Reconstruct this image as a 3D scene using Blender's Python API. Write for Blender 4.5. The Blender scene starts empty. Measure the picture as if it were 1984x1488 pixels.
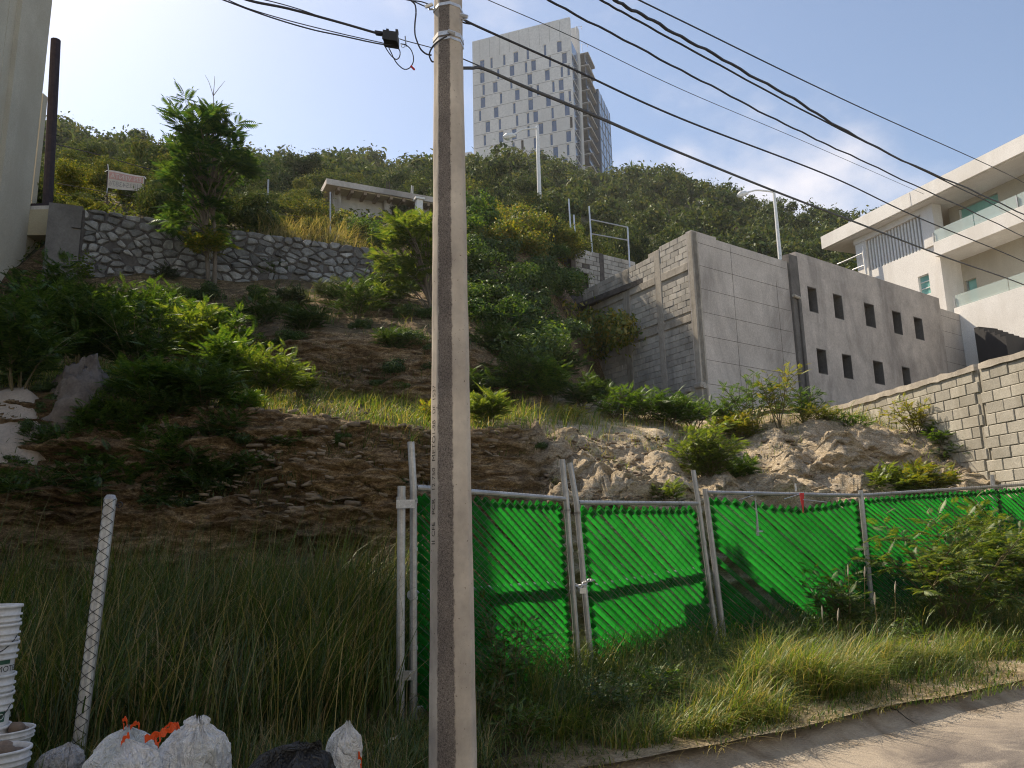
import bpy, math, random
import numpy as np
from mathutils import Vector, Matrix

# ------------------------------------------------------------------ camera, sky, sun, exposure
PITCH, ROLL, FPX, CAMZ = math.radians(11.5), 0.022, 1527.0, 1.6
SUN_AZ, SUN_EL = math.radians(45.0), math.radians(48.0)      # azimuth: degrees to the left of straight ahead
sc = bpy.context.scene
C = sc.collection
cam_d = bpy.data.cameras.new('camera')
cam = bpy.data.objects.new('camera', cam_d)
C.objects.link(cam)
_f = Vector((0, math.cos(PITCH), math.sin(PITCH)))
_r0, _u0 = Vector((1, 0, 0)), Vector((0, -math.sin(PITCH), math.cos(PITCH)))
_r = math.cos(ROLL) * _r0 - math.sin(ROLL) * _u0
_u = math.sin(ROLL) * _r0 + math.cos(ROLL) * _u0
cam.matrix_world = Matrix(((_r.x, _u.x, -_f.x, 0), (_r.y, _u.y, -_f.y, 0), (_r.z, _u.z, -_f.z, CAMZ), (0, 0, 0, 1)))
cam_d.sensor_width = 36.0
cam_d.lens = 36.0 * FPX / 1984.0
cam_d.clip_end = 3000
sc.camera = cam
sc.view_settings.view_transform = 'Standard'
sc.view_settings.look = 'None'
sc.view_settings.exposure = 0.8
sc.view_settings.gamma = 1.0
sc.render.resolution_x, sc.render.resolution_y = 1024, 768
sc.cycles.use_denoising = True
sc.cycles.denoiser = 'OPENIMAGEDENOISE'
sc.cycles.denoising_input_passes = 'RGB_ALBEDO_NORMAL'
sc.cycles.denoising_prefilter = 'NONE'
sc.cycles.filter_width = 1.1
sc.view_settings.use_white_balance = True
sc.view_settings.white_balance_temperature = 6900
sc.cycles.max_bounces = 6
sc.cycles.volume_bounces = 0
sc.cycles.diffuse_bounces = 3
sc.cycles.glossy_bounces = 2
sc.cycles.transmission_bounces = 4
sc.cycles.transparent_max_bounces = 8

sun_dir = Vector((-math.sin(SUN_AZ) * math.cos(SUN_EL), math.cos(SUN_AZ) * math.cos(SUN_EL), math.sin(SUN_EL)))
world = bpy.data.worlds.new('World')
sc.world = world
world.use_nodes = True
wn, wl = world.node_tree.nodes, world.node_tree.links
wn.clear()
w_out = wn.new('ShaderNodeOutputWorld')
w_bg = wn.new('ShaderNodeBackground')
w_bg.inputs['Strength'].default_value = 0.105
sky = wn.new('ShaderNodeTexSky')
sky.sky_type = 'NISHITA'
sky.sun_disc = False
sky.sun_elevation = SUN_EL
sky.sun_rotation = -SUN_AZ
sky.altitude = 500
sky.air_density = 1.0
sky.dust_density = 1.0
sky.ozone_density = 1.2
# thin clouds, everywhere in the sky where the noise is high
tc = wn.new('ShaderNodeTexCoord')
cmap = wn.new('ShaderNodeMapping')
cmap.inputs['Location'].default_value = (0.35, 0.1, 0.62)
cmap.inputs['Scale'].default_value = (1.0, 1.0, 1.6)
cn = wn.new('ShaderNodeTexNoise')
cn.inputs['Scale'].default_value = 2.3
cn.inputs['Detail'].default_value = 7
cn.inputs['Roughness'].default_value = 0.52
cr = wn.new('ShaderNodeMapRange')
cr.interpolation_type = 'SMOOTHSTEP'
cr.inputs['From Min'].default_value = 0.53
cr.inputs['From Max'].default_value = 0.74
cmix = wn.new('ShaderNodeMix')
cmix.data_type = 'RGBA'
cmix.inputs['B'].default_value = (6.6, 6.3, 6.5, 1)
wl.new(tc.outputs['Generated'], cmap.inputs['Vector'])
wl.new(cmap.outputs['Vector'], cn.inputs['Vector'])
wl.new(cn.outputs['Fac'], cr.inputs['Value'])
wl.new(cr.outputs['Result'], cmix.inputs['Factor'])
wl.new(sky.outputs['Color'], cmix.inputs['A'])
wl.new(cmix.outputs['Result'], w_bg.inputs['Color'])
wl.new(w_bg.outputs['Background'], w_out.inputs['Surface'])

sun_d = bpy.data.lights.new('sun', 'SUN')
sun_d.energy = 4.6
sun_d.angle = math.radians(0.55)
sun_d.color = (1.0, 0.88, 0.72)
sun = bpy.data.objects.new('sun', sun_d)
C.objects.link(sun)
sun.rotation_euler = sun_dir.to_track_quat('Z', 'Y').to_euler()

# ------------------------------------------------------------------ helpers
def ray(px, py):
    a, b = (px - 992.0) / FPX, (744.0 - py) / FPX
    return _f + _r * a + _u * b

def at(px, py, Y):
    d = ray(px, py)
    t = Y / d.y
    return Vector((d.x * t, Y, CAMZ + d.z * t))

def tag(o, label=None, cat=None, group=None, kind=None):
    if label: o['label'] = label
    if cat:
        o['category'] = cat
        o['kind'] = 'thing'
    if group: o['group'] = group
    if kind: o['kind'] = kind
    return o

def empty(name, loc=(0, 0, 0), label=None, cat=None, group=None):
    o = bpy.data.objects.new(name, None)
    o.empty_display_size = 0.1
    o.location = loc
    C.objects.link(o)
    return tag(o, label, cat, group)

def link(name, me, parent=None, loc=None):
    o = bpy.data.objects.new(name, me)
    C.objects.link(o)
    if parent is not None:
        o.parent = parent
        if loc is None:
            pl = parent.location.copy()
            if parent.parent is not None: pl += parent.parent.location
            o.location = -pl          # meshes hold world coordinates
    if loc is not None: o.location = loc
    return o

def np_mesh(name, V, F, mat=None, smooth=False):
    """V (n,3), F (m,k) constant k"""
    V = np.ascontiguousarray(V, dtype=np.float32)
    F = np.ascontiguousarray(F, dtype=np.int32)
    me = bpy.data.meshes.new(name)
    me.vertices.add(len(V)); me.vertices.foreach_set('co', V.ravel())
    m, k = F.shape
    me.loops.add(m * k); me.loops.foreach_set('vertex_index', F.ravel())
    me.polygons.add(m)
    me.polygons.foreach_set('loop_start', np.arange(0, m * k, k, dtype=np.int32))
    me.polygons.foreach_set('loop_total', np.full(m, k, dtype=np.int32))
    if smooth: me.polygons.foreach_set('use_smooth', np.ones(m, dtype=bool))
    me.update(calc_edges=True)
    if mat: me.materials.append(mat)
    return me

class MB:
    def __init__(s): s.v, s.f = [], []
    def add(s, vs, fs):
        o = len(s.v)
        s.v += [tuple(v) for v in vs]
        s.f += [tuple(i + o for i in f) for f in fs]
        return s
    def hexa(s, p):      # 8 points: bottom 0-3, top 4-7
        return s.add(p, [(3, 2, 1, 0), (4, 5, 6, 7), (0, 1, 5, 4), (1, 2, 6, 5), (2, 3, 7, 6), (3, 0, 4, 7)])
    def box(s, x0, x1, y0, y1, z0, z1):
        return s.hexa([(x0, y0, z0), (x1, y0, z0), (x1, y1, z0), (x0, y1, z0), (x0, y0, z1), (x1, y0, z1), (x1, y1, z1), (x0, y1, z1)])
    def tube(s, pts, rad, n=8, caps=True, rot=0.0):
        pts = [Vector(p) for p in pts]
        if not isinstance(rad, (list, tuple)): rad = [rad] * len(pts)
        o = len(s.v); ref = None
        for i, p in enumerate(pts):
            t = (pts[min(i + 1, len(pts) - 1)] - pts[max(i - 1, 0)]).normalized()
            if ref is None:
                ref = Vector((0, 0, 1)) if abs(t.z) < 0.9 else Vector((1, 0, 0))
            a = t.cross(ref).normalized(); b = t.cross(a).normalized()
            ref = -b if False else ref
            for k in range(n):
                an = 2 * math.pi * k / n + rot
                q = p + (a * math.cos(an) + b * math.sin(an)) * rad[i]
                s.v.append(tuple(q))
        for i in range(len(pts) - 1):
            for k in range(n):
                k2 = (k + 1) % n
                s.f.append((o + i * n + k, o + i * n + k2, o + (i + 1) * n + k2, o + (i + 1) * n + k))
        if caps:
            s.f.append(tuple(o + k for k in range(n))[::-1])
            s.f.append(tuple(o + (len(pts) - 1) * n + k for k in range(n)))
        return s
    def lathe(s, c, prof, n=24, cap_bottom=True, cap_top=False):
        o = len(s.v); c = Vector(c)
        for r, z in prof:
            for k in range(n):
                an = 2 * math.pi * k / n
                s.v.append((c.x + r * math.cos(an), c.y + r * math.sin(an), c.z + z))
        m = len(prof)
        for i in range(m - 1):
            for k in range(n):
                k2 = (k + 1) % n
                s.f.append((o + i * n + k, o + i * n + k2, o + (i + 1) * n + k2, o + (i + 1) * n + k))
        if cap_bottom: s.f.append(tuple(o + k for k in range(n))[::-1])
        if cap_top: s.f.append(tuple(o + (m - 1) * n + k for k in range(n)))
        return s
    def mesh(s, name, mat=None, smooth=False):
        me = bpy.data.meshes.new(name)
        me.from_pydata(s.v, [], s.f)
        if smooth:
            me.polygons.foreach_set('use_smooth', np.ones(len(me.polygons), dtype=bool))
        if mat: me.materials.append(mat)
        me.update()
        return me
    def build(s, name, mat, parent=None, smooth=False, loc=None):
        return link(name, s.mesh(name, mat, smooth), parent, loc)

class Frame:
    """a vertical plane: origin O (xy), unit direction e along it, outward normal n (xy)"""
    def __init__(s, O, e, n):
        s.O, s.e, s.n = Vector((O[0], O[1], 0)), Vector((e[0], e[1], 0)).normalized(), Vector((n[0], n[1], 0)).normalized()
    def uv(s, px, py, d=0.0):
        r = ray(px, py); o = Vector((0, 0, CAMZ)); P0 = s.O + s.n * d
        t = (P0 - o).dot(s.n) / r.dot(s.n)
        p = o + r * t
        return (p - P0).dot(s.e), p.z
    def p(s, u, z, d=0.0):
        q = s.O + s.e * u + s.n * d
        return Vector((q.x, q.y, z))
    def box(s, mb, u0, u1, z0, z1, d0, d1):
        if u0 > u1: u0, u1 = u1, u0
        if d0 > d1: d0, d1 = d1, d0
        pts = [s.p(u0, z0, d1), s.p(u1, z0, d1), s.p(u1, z0, d0), s.p(u0, z0, d0), s.p(u0, z1, d1), s.p(u1, z1, d1), s.p(u1, z1, d0), s.p(u0, z1, d0)]
        if s.e.cross(Vector((0, 0, 1))).dot(s.n) < 0:
            pts = [pts[i] for i in (1, 0, 3, 2, 5, 4, 7, 6)]
        return mb.hexa(pts)
    def block(s, mb, u0, u1, z0, z1, d0, d1, ch=0.01):
        """box whose outer face is chamfered"""
        q = lambda a: a
        P = []
        for d, c in ((d0, 0), (d1 - ch, 0), (d1, ch)):
            P += [s.p(u0 + c, z0 + c, d), s.p(u1 - c, z0 + c, d), s.p(u1 - c, z1 - c, d), s.p(u0 + c, z1 - c, d)]
        F = []
        for i in (0, 4):
            for k in range(4):
                k2 = (k + 1) % 4
                F.append((i + k, i + k2, i + 4 + k2, i + 4 + k))
        F.append((8, 9, 10, 11)); F.append((3, 2, 1, 0))
        if s.e.cross(Vector((0, 0, 1))).dot(s.n) < 0:
            F = [f[::-1] for f in F]
        return mb.add(P, F)

# numpy noise -------------------------------------------------------
_rng0 = np.random.default_rng(7)
_LAT = _rng0.random((64, 64, 64)).astype(np.float32)
def vnoise(x, y, z=0.0):
    x, y, z = np.broadcast_arrays(np.asarray(x, float), np.asarray(y, float), np.asarray(z, float))
    xi, yi, zi = np.floor(x).astype(int), np.floor(y).astype(int), np.floor(z).astype(int)
    fx, fy, fz = x - xi, y - yi, z - zi
    fx, fy, fz = fx * fx * (3 - 2 * fx), fy * fy * (3 - 2 * fy), fz * fz * (3 - 2 * fz)
    g = lambda a, b, c: _LAT[(xi + a) % 64, (yi + b) % 64, (zi + c) % 64]
    l = lambda a, b, t: a + (b - a) * t
    return l(l(l(g(0, 0, 0), g(1, 0, 0), fx), l(g(0, 1, 0), g(1, 1, 0), fx), fy), l(l(g(0, 0, 1), g(1, 0, 1), fx), l(g(0, 1, 1), g(1, 1, 1), fx), fy), fz) * 2 - 1
def fbm(x, y, z=0.0, o=4):
    s, a = 0.0, 1.0
    for i in range(o):
        s = s + a * vnoise(np.asarray(x) * 2 ** i + 13.1 * i, np.asarray(y) * 2 ** i + 7.7 * i, np.asarray(z) * 2 ** i + 3.3 * i)
        a *= 0.5
    return s

# materials -----------------------------------------------------------
def _new(name):
    m = bpy.data.materials.new(name); m.use_nodes = True
    n, l = m.node_tree.nodes, m.node_tree.links
    n.clear()
    out = n.new('ShaderNodeOutputMaterial')
    return m, n, l, out

def ramp(n, stops, interp='LINEAR'):
    r = n.new('ShaderNodeValToRGB')
    r.color_ramp.interpolation = interp
    e = r.color_ramp.elements
    while len(e) < len(stops): e.new(0.5)
    for k, (p, c) in enumerate(stops):
        e[k].position = p
        e[k].color = (*c, 1) if len(c) == 3 else c
    return r

def noise(n, l, scale, detail=5, rough=0.6, vec=None, stretch=None, dist=0.0):
    t = n.new('ShaderNodeTexNoise')
    t.inputs['Scale'].default_value = scale
    t.inputs['Detail'].default_value = detail
    t.inputs['Roughness'].default_value = rough
    t.inputs['Distortion'].default_value = dist
    if vec is None:
        vec = n.new('ShaderNodeTexCoord').outputs['Object']
    if stretch:
        mp = n.new('ShaderNodeMapping')
        mp.inputs['Scale'].default_value = stretch
        l.new(vec, mp.inputs['Vector']); vec = mp.outputs['Vector']
    l.new(vec, t.inputs['Vector'])
    return t

def mixc(n, l, fac, a, b, mode='MIX'):
    m = n.new('ShaderNodeMix'); m.data_type = 'RGBA'; m.blend_type = mode
    for sock, v in (('Factor', fac), ('A', a), ('B', b)):
        s = m.inputs[sock] if sock == 'Factor' else m.inputs[sock]
        if sock != 'Factor':
            s = [i for i in m.inputs if i.name == sock and i.type == 'RGBA'][0]
        else:
            s = [i for i in m.inputs if i.name == 'Factor' and i.type == 'VALUE'][0]
        if isinstance(v, (int, float)): s.default_value = v
        elif isinstance(v, tuple): s.default_value = (*v, 1) if len(v) == 3 else v
        else: l.new(v, s)
    return [o for o in m.outputs if o.type == 'RGBA'][0]

def worn(name, dark, light, scale=3.0, rough=0.85, bump=0.3, bscale=40, stain=None, stain_scale=0.6, stretch=None, metallic=0.0, spec=0.3, island=0.0, coords='Object'):
    """rough mineral / painted surface: two tones by noise, optional stain, fine bump"""
    m, n, l, out = _new(name)
    b = n.new('ShaderNodeBsdfPrincipled')
    vec = n.new('ShaderNodeTexCoord').outputs[coords]
    n1 = noise(n, l, scale, 6, 0.65, vec, stretch)
    r1 = ramp(n, [(0.3, dark), (0.7, light)])
    l.new(n1.outputs['Fac'], r1.inputs['Fac'])
    col = r1.outputs['Color']
    n3 = noise(n, l, bscale, 4, 0.7, vec)
    r3 = ramp(n, [(0.35, (0.72, 0.72, 0.72)), (0.65, (1.1, 1.1, 1.1))])
    l.new(n3.outputs['Fac'], r3.inputs['Fac'])
    col = mixc(n, l, 0.55, col, r3.outputs['Color'], 'MULTIPLY')
    if stain:
        n2 = noise(n, l, stain_scale, 7, 0.68, vec, (1, 1, 0.35), 0.6)
        r2 = ramp(n, [(0.46, (0, 0, 0)), (0.66, (1, 1, 1))])
        l.new(n2.outputs['Fac'], r2.inputs['Fac'])
        mm = n.new('ShaderNodeMath'); mm.operation = 'MULTIPLY'; mm.inputs[1].default_value = 0.75
        l.new(r2.outputs['Color'], mm.inputs[0])
        col = mixc(n, l, mm.outputs[0], col, stain)
    if island:
        oi = n.new('ShaderNodeObjectInfo')
        rr = ramp(n, [(0.0, (1 - island,) * 3), (1.0, (1 + island,) * 3)])
        l.new(oi.outputs['Random'], rr.inputs['Fac'])
        col = mixc(n, l, 1.0, col, rr.outputs['Color'], 'MULTIPLY')
    l.new(col, b.inputs['Base Color'])
    b.inputs['Roughness'].default_value = rough
    b.inputs['Metallic'].default_value = metallic
    b.inputs['Specular IOR Level'].default_value = spec
    if bump:
        bp = n.new('ShaderNodeBump'); bp.inputs['Strength'].default_value = bump; bp.inputs['Distance'].default_value = 0.02
        l.new(n3.outputs['Fac'], bp.inputs['Height']); l.new(bp.outputs['Normal'], b.inputs['Normal'])
    l.new(b.outputs['BSDF'], out.inputs['Surface'])
    return m

def leafy(name, cols, trans=0.45, rough=0.5, obj_var=0.0, gloss=0.06):
    """two-sided leaf: colour differs leaf by leaf, light passes through"""
    m, n, l, out = _new(name)
    g = n.new('ShaderNodeNewGeometry')
    k = len(cols)
    r = ramp(n, [((i + 0.5) / k, c) for i, c in enumerate(cols)])
    l.new(g.outputs['Random Per Island'], r.inputs['Fac'])
    col = r.outputs['Color']
    if obj_var:
        oi = n.new('ShaderNodeObjectInfo')
        rr = ramp(n, [(0.0, (1 - obj_var, 1 - obj_var * .8, 1 - obj_var)), (0.5, (1, 1, 1)), (1.0, (1 + obj_var * 1.2, 1 + obj_var, 1 - obj_var * .4))])
        l.new(oi.outputs['Random'], rr.inputs['Fac'])
        col = mixc(n, l, 1.0, col, rr.outputs['Color'], 'MULTIPLY')
    d = n.new('ShaderNodeBsdfDiffuse'); t = n.new('ShaderNodeBsdfTranslucent')
    gl = n.new('ShaderNodeBsdfGlossy'); gl.inputs['Roughness'].default_value = rough
    gl.inputs['Color'].default_value = (0.6, 0.65, 0.6, 1)
    l.new(col, d.inputs['Color'])
    tcol = mixc(n, l, 1.0, col, (1.5, 1.45, 0.75), 'MULTIPLY')
    l.new(tcol, t.inputs['Color'])
    m1 = n.new('ShaderNodeMixShader'); m1.inputs[0].default_value = trans
    l.new(d.outputs[0], m1.inputs[1]); l.new(t.outputs[0], m1.inputs[2])
    m2 = n.new('ShaderNodeMixShader'); m2.inputs[0].default_value = gloss
    l.new(m1.outputs[0], m2.inputs[1]); l.new(gl.outputs[0], m2.inputs[2])
    l.new(m2.outputs[0], out.inputs['Surface'])
    return m

def plain(name, col, rough=0.5, metallic=0.0, spec=0.5, var=0.12, scale=8):
    return worn(name, tuple(c * (1 - var) for c in col), tuple(c * (1 + var) for c in col), scale, rough, 0.0, 60, metallic=metallic, spec=spec)

def glassy(name, tint, rough=0.08, alpha=0.35):
    m, n, l, out = _new(name)
    b = n.new('ShaderNodeBsdfPrincipled')
    b.inputs['Base Color'].default_value = (*tint, 1); b.inputs['Roughness'].default_value = rough
    b.inputs['Specular IOR Level'].default_value = 0.8
    t = n.new('ShaderNodeBsdfTransparent'); t.inputs['Color'].default_value = (*[min(1, 0.75 + 0.25 * c) for c in tint], 1)
    mx = n.new('ShaderNodeMixShader'); mx.inputs[0].default_value = alpha
    l.new(t.outputs[0], mx.inputs[1]); l.new(b.outputs[0], mx.inputs[2]); l.new(mx.outputs[0], out.inputs['Surface'])
    return m

M = {}
M['conc_pole'] = worn('pole_concrete', (0.38, 0.33, 0.27), (0.50, 0.45, 0.38), 5, 0.9, 0.5, 90, (0.33, 0.29, 0.25), 3)
M['pole_rough_unused'] = worn('pole_rough_aggregate', (0.12, 0.105, 0.10), (0.27, 0.24, 0.22), 40, 0.95, 1.0, 130, (0.20, 0.17, 0.16), 5)
def pole_material():
    m, n, l, out = _new('pole_concrete_with_rough_face')
    b = n.new('ShaderNodeBsdfPrincipled'); vec = n.new('ShaderNodeTexCoord').outputs['Object']
    a = n.new('ShaderNodeAttribute'); a.attribute_name = 'rough_face'
    ne = noise(n, l, 22, 6, 0.7, vec)
    ma = n.new('ShaderNodeMath'); ma.operation = 'MULTIPLY_ADD'; ma.inputs[1].default_value = 1.5; ma.inputs[2].default_value = -0.75
    l.new(ne.outputs['Fac'], ma.inputs[0])
    ad = n.new('ShaderNodeMath'); ad.operation = 'ADD'; l.new(a.outputs['Fac'], ad.inputs[0]); l.new(ma.outputs[0], ad.inputs[1])
    mk = n.new('ShaderNodeMapRange'); mk.inputs['From Min'].default_value = 0.35; mk.inputs['From Max'].default_value = 0.65; l.new(ad.outputs[0], mk.inputs['Value'])
    n1 = noise(n, l, 4, 6, 0.6, vec, (1, 1, .4)); r1 = ramp(n, [(0.3, (0.44, 0.39, 0.335)), (0.7, (0.60, 0.545, 0.475))]); l.new(n1.outputs['Fac'], r1.inputs['Fac'])
    n2 = noise(n, l, 130, 3, 0.8, vec); r2 = ramp(n, [(0.32, (0.08, 0.07, 0.064)), (0.5, (0.24, 0.21, 0.19)), (0.7, (0.38, 0.335, 0.30))]); l.new(n2.outputs['Fac'], r2.inputs['Fac'])
    n3 = noise(n, l, 2.2, 6, 0.65, vec); r3 = ramp(n, [(0.35, (0.66, 0.65, 0.66)), (0.65, (1.1, 1.08, 1.05))]); l.new(n3.outputs['Fac'], r3.inputs['Fac'])
    col = mixc(n, l, mk.outputs['Result'], r1.outputs['Color'], r2.outputs['Color'])
    col = mixc(n, l, 1.0, col, r3.outputs['Color'], 'MULTIPLY')
    n4 = noise(n, l, 60, 2, 0.5, vec); r4 = ramp(n, [(0.26, (0.35, 0.33, 0.3)), (0.32, (1, 1, 1))]); l.new(n4.outputs['Fac'], r4.inputs['Fac'])
    col = mixc(n, l, 0.8, col, r4.outputs['Color'], 'MULTIPLY')
    l.new(col, b.inputs['Base Color']); b.inputs['Roughness'].default_value = 0.93; b.inputs['Specular IOR Level'].default_value = 0.2
    mu = n.new('ShaderNodeMath'); mu.operation = 'MULTIPLY_ADD'; mu.inputs[1].default_value = 0.8; mu.inputs[2].default_value = 0.2; l.new(mk.outputs['Result'], mu.inputs[0])
    bp = n.new('ShaderNodeBump'); bp.inputs['Distance'].default_value = 0.008; l.new(mu.outputs[0], bp.inputs['Strength']); l.new(n2.outputs['Fac'], bp.inputs['Height']); l.new(bp.outputs[0], b.inputs['Normal'])
    l.new(b.outputs[0], out.inputs['Surface']); return m
M['conc_pole'] = pole_material()
M['ink'] = plain('engraved_shadow', (0.09, 0.08, 0.07), 0.95, spec=0.1)
M['galv'] = worn('galvanised_steel', (0.34, 0.35, 0.36), (0.50, 0.51, 0.52), 12, 0.45, 0.08, 60, (0.28, 0.27, 0.26), 6, metallic=0.55)
M['galv_bright'] = worn('bright_clamp_steel', (0.55, 0.56, 0.57), (0.72, 0.73, 0.74), 12, 0.35, 0.05, 60, metallic=0.6)
M['rust'] = worn('rusty_steel', (0.028, 0.022, 0.028), (0.055, 0.04, 0.045), 9, 0.85, 0.3, 60)
M['black'] = plain('black_rubber', (0.016, 0.016, 0.02), 0.55)
M['cable'] = plain('cable_sheath', (0.025, 0.025, 0.032), 0.6)
M['cable_grey'] = plain('grey_cable_sheath', (0.07, 0.07, 0.072), 0.6)
M['conc'] = worn('weathered_concrete', (0.48, 0.435, 0.39), (0.62, 0.565, 0.51), 1.0, 0.92, 0.4, 18, (0.25, 0.225, 0.205), 0.45)
M['conc_dark'] = worn('stained_concrete', (0.12, 0.11, 0.10), (0.20, 0.185, 0.17), 1.6, 0.92, 0.4, 18, (0.07, 0.065, 0.06), 0.8)
M['plaster'] = worn('rough_plaster', (0.42, 0.375, 0.335), (0.60, 0.54, 0.485), 1.6, 0.93, 0.6, 14, (0.20, 0.18, 0.165), 0.5)
M['block'] = worn('concrete_block', (0.42, 0.395, 0.35), (0.56, 0.525, 0.47), 3, 0.93, 0.4, 45, (0.25, 0.235, 0.21), 1.2, island=0.16)
M['block_tan'] = worn('tan_concrete_block', (0.37, 0.35, 0.30), (0.49, 0.465, 0.405), 3, 0.93, 0.4, 45, (0.29, 0.27, 0.22), 1.5, island=0.14)
M['mortar_tan'] = worn('tan_mortar', (0.32, 0.30, 0.25), (0.43, 0.405, 0.345), 4, 0.95, 0.5, 35, (0.22, 0.195, 0.15), 1.5)
M['mortar'] = worn('mortar', (0.38, 0.345, 0.295), (0.52, 0.475, 0.41), 4, 0.95, 0.5, 35, (0.2, 0.18, 0.15), 1.5)
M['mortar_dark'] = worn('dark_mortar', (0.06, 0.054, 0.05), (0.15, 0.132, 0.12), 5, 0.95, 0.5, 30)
M['stone'] = worn('limestone_rubble', (0.13, 0.13, 0.125), (0.36, 0.35, 0.33), 4, 0.9, 0.6, 30, (0.10, 0.09, 0.08), 1.6, island=0.4)
M['tower'] = worn('tower_concrete', (0.66, 0.635, 0.60), (0.76, 0.73, 0.695), 0.12, 0.9, 0.1, 2.0, (0.54, 0.52, 0.49), 0.08)
M['tower_groove'] = plain('panel_joint', (0.24, 0.23, 0.22), 0.9)
M['tower_glass'] = plain('blue_window_glass', (0.05, 0.10, 0.20), 0.12, 0.0, 0.9, 0.25, 0.2)
M['tower_glass_dark'] = plain('dark_curtain_glass', (0.045, 0.075, 0.12), 0.08, 0.0, 0.9, 0.3, 0.15)
M['tower_glass_sky'] = plain('pale_curtain_glass', (0.12, 0.21, 0.35), 0.07, 0.0, 1.0, 0.15, 0.15)
M['void'] = plain('dark_interior', (0.02, 0.02, 0.022), 0.9, spec=0.1)  # near-black, unlit depth put into the colour
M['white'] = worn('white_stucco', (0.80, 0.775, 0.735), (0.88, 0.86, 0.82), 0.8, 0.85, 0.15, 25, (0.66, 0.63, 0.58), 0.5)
M['white_metal'] = plain('white_paint', (0.78, 0.78, 0.76), 0.45)
M['louver'] = plain('louver_aluminium', (0.50, 0.49, 0.47), 0.5, 0.2)
M['teal_glass'] = plain('teal_window_glass', (0.24, 0.52, 0.47), 0.1, 0.0, 0.8, 0.2, 0.8)
M['rail_glass'] = glassy('clear_railing_glass', (0.72, 0.82, 0.78), 0.06, 0.35)
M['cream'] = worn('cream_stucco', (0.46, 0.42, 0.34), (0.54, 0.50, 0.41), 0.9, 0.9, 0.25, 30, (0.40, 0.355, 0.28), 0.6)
M['ochre'] = worn('ochre_stucco', (0.40, 0.34, 0.22), (0.48, 0.41, 0.28), 0.9, 0.9, 0.25, 30, (0.33, 0.27, 0.18), 0.7)
M['timber'] = worn('weathered_timber', (0.20, 0.14, 0.09), (0.32, 0.24, 0.16), 4, 0.85, 0.3, 30)
M['bark'] = worn('bark', (0.10, 0.08, 0.06), (0.2, 0.16, 0.12), 9, 0.95, 0.6, 50, stretch=(1, 1, 0.2))
M['stem'] = worn('plant_stem', (0.09, 0.075, 0.04), (0.17, 0.14, 0.075), 9, 0.9, 0.3, 50)
M['banner'] = plain('sun_bleached_banner', (0.62, 0.57, 0.52), 0.8, var=0.08, scale=3)
M['banner_red'] = plain('faded_red_print', (0.58, 0.34, 0.31), 0.8, var=0.12, scale=14)
M['banner_ink'] = plain('faded_grey_print', (0.36, 0.33, 0.32), 0.8, var=0.15, scale=14)
M['red_cloth'] = plain('red_ribbon', (0.55, 0.03, 0.03), 0.7)
M['orange_tie'] = plain('orange_drawstring', (0.75, 0.09, 0.015), 0.45)
M['bucket'] = worn('white_bucket_plastic', (0.58, 0.60, 0.63), (0.72, 0.73, 0.75), 4, 0.5, 0.05, 30, (0.42, 0.40, 0.38), 3)
M['bucket_green'] = plain('bucket_green_print', (0.02, 0.09, 0.06), 0.5)
M['letter_black'] = plain('printed_black', (0.02, 0.02, 0.02), 0.6)
M['letter_white'] = plain('printed_white', (0.6, 0.62, 0.62), 0.6)
def bag_film(name, dark, light, stain, rough=0.32):
    m = worn(name, dark, light, 5, rough, 0.0, 26, stain, 2.5, spec=0.6)
    n, l = m.node_tree.nodes, m.node_tree.links
    b = [q for q in n if q.type == 'BSDF_PRINCIPLED'][0]
    vec = n.new('ShaderNodeTexCoord').outputs['Object']
    h = None
    for sc_, st, di in ((9, (1, 1, .6), 1.4), (24, (1, 1, .7), 1.0), (55, (1, 1, 1), .6)):
        t = noise(n, l, sc_, 3, 0.55, vec, st, di)
        a = n.new('ShaderNodeMath'); a.operation = 'SUBTRACT'; a.inputs[1].default_value = 0.5; l.new(t.outputs['Fac'], a.inputs[0])
        c = n.new('ShaderNodeMath'); c.operation = 'ABSOLUTE'; l.new(a.outputs[0], c.inputs[0])
        d = n.new('ShaderNodeMath'); d.operation = 'POWER'; d.inputs[1].default_value = 0.5; l.new(c.outputs[0], d.inputs[0])   # sharp valleys: creases
        e = n.new('ShaderNodeMath'); e.operation = 'MULTIPLY'; e.inputs[1].default_value = 9.0 / sc_; l.new(d.outputs[0], e.inputs[0])
        if h is None: h = e.outputs[0]
        else:
            f = n.new('ShaderNodeMath'); f.operation = 'ADD'; l.new(h, f.inputs[0]); l.new(e.outputs[0], f.inputs[1]); h = f.outputs[0]
    bp = n.new('ShaderNodeBump'); bp.inputs['Strength'].default_value = 0.85; bp.inputs['Distance'].default_value = 0.035
    l.new(h, bp.inputs['Height']); l.new(bp.outputs[0], b.inputs['Normal'])
    return m
M['bin_white'] = bag_film('white_bag_film', (0.58, 0.59, 0.61), (0.74, 0.75, 0.76), (0.36, 0.41, 0.41))
M['bin_black'] = bag_film('black_bag_film', (0.006, 0.006, 0.007), (0.014, 0.014, 0.016), (0.01, 0.01, 0.01), 0.36)
M['bin_grey'] = bag_film('grey_bag_film', (0.30, 0.30, 0.31), (0.42, 0.42, 0.43), (0.2, 0.2, 0.2), 0.4)
M['blue_litter'] = plain('blue_plastic', (0.03, 0.13, 0.28), 0.35)
M['cobble'] = worn('river_stone', (0.14, 0.10, 0.075), (0.26, 0.2, 0.16), 9, 0.85, 0.2, 40, island=0.3)
M['straw'] = leafy('dry_straw', [(0.30, 0.22, 0.10), (0.42, 0.32, 0.16), (0.22, 0.15, 0.07)], 0.25)
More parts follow.
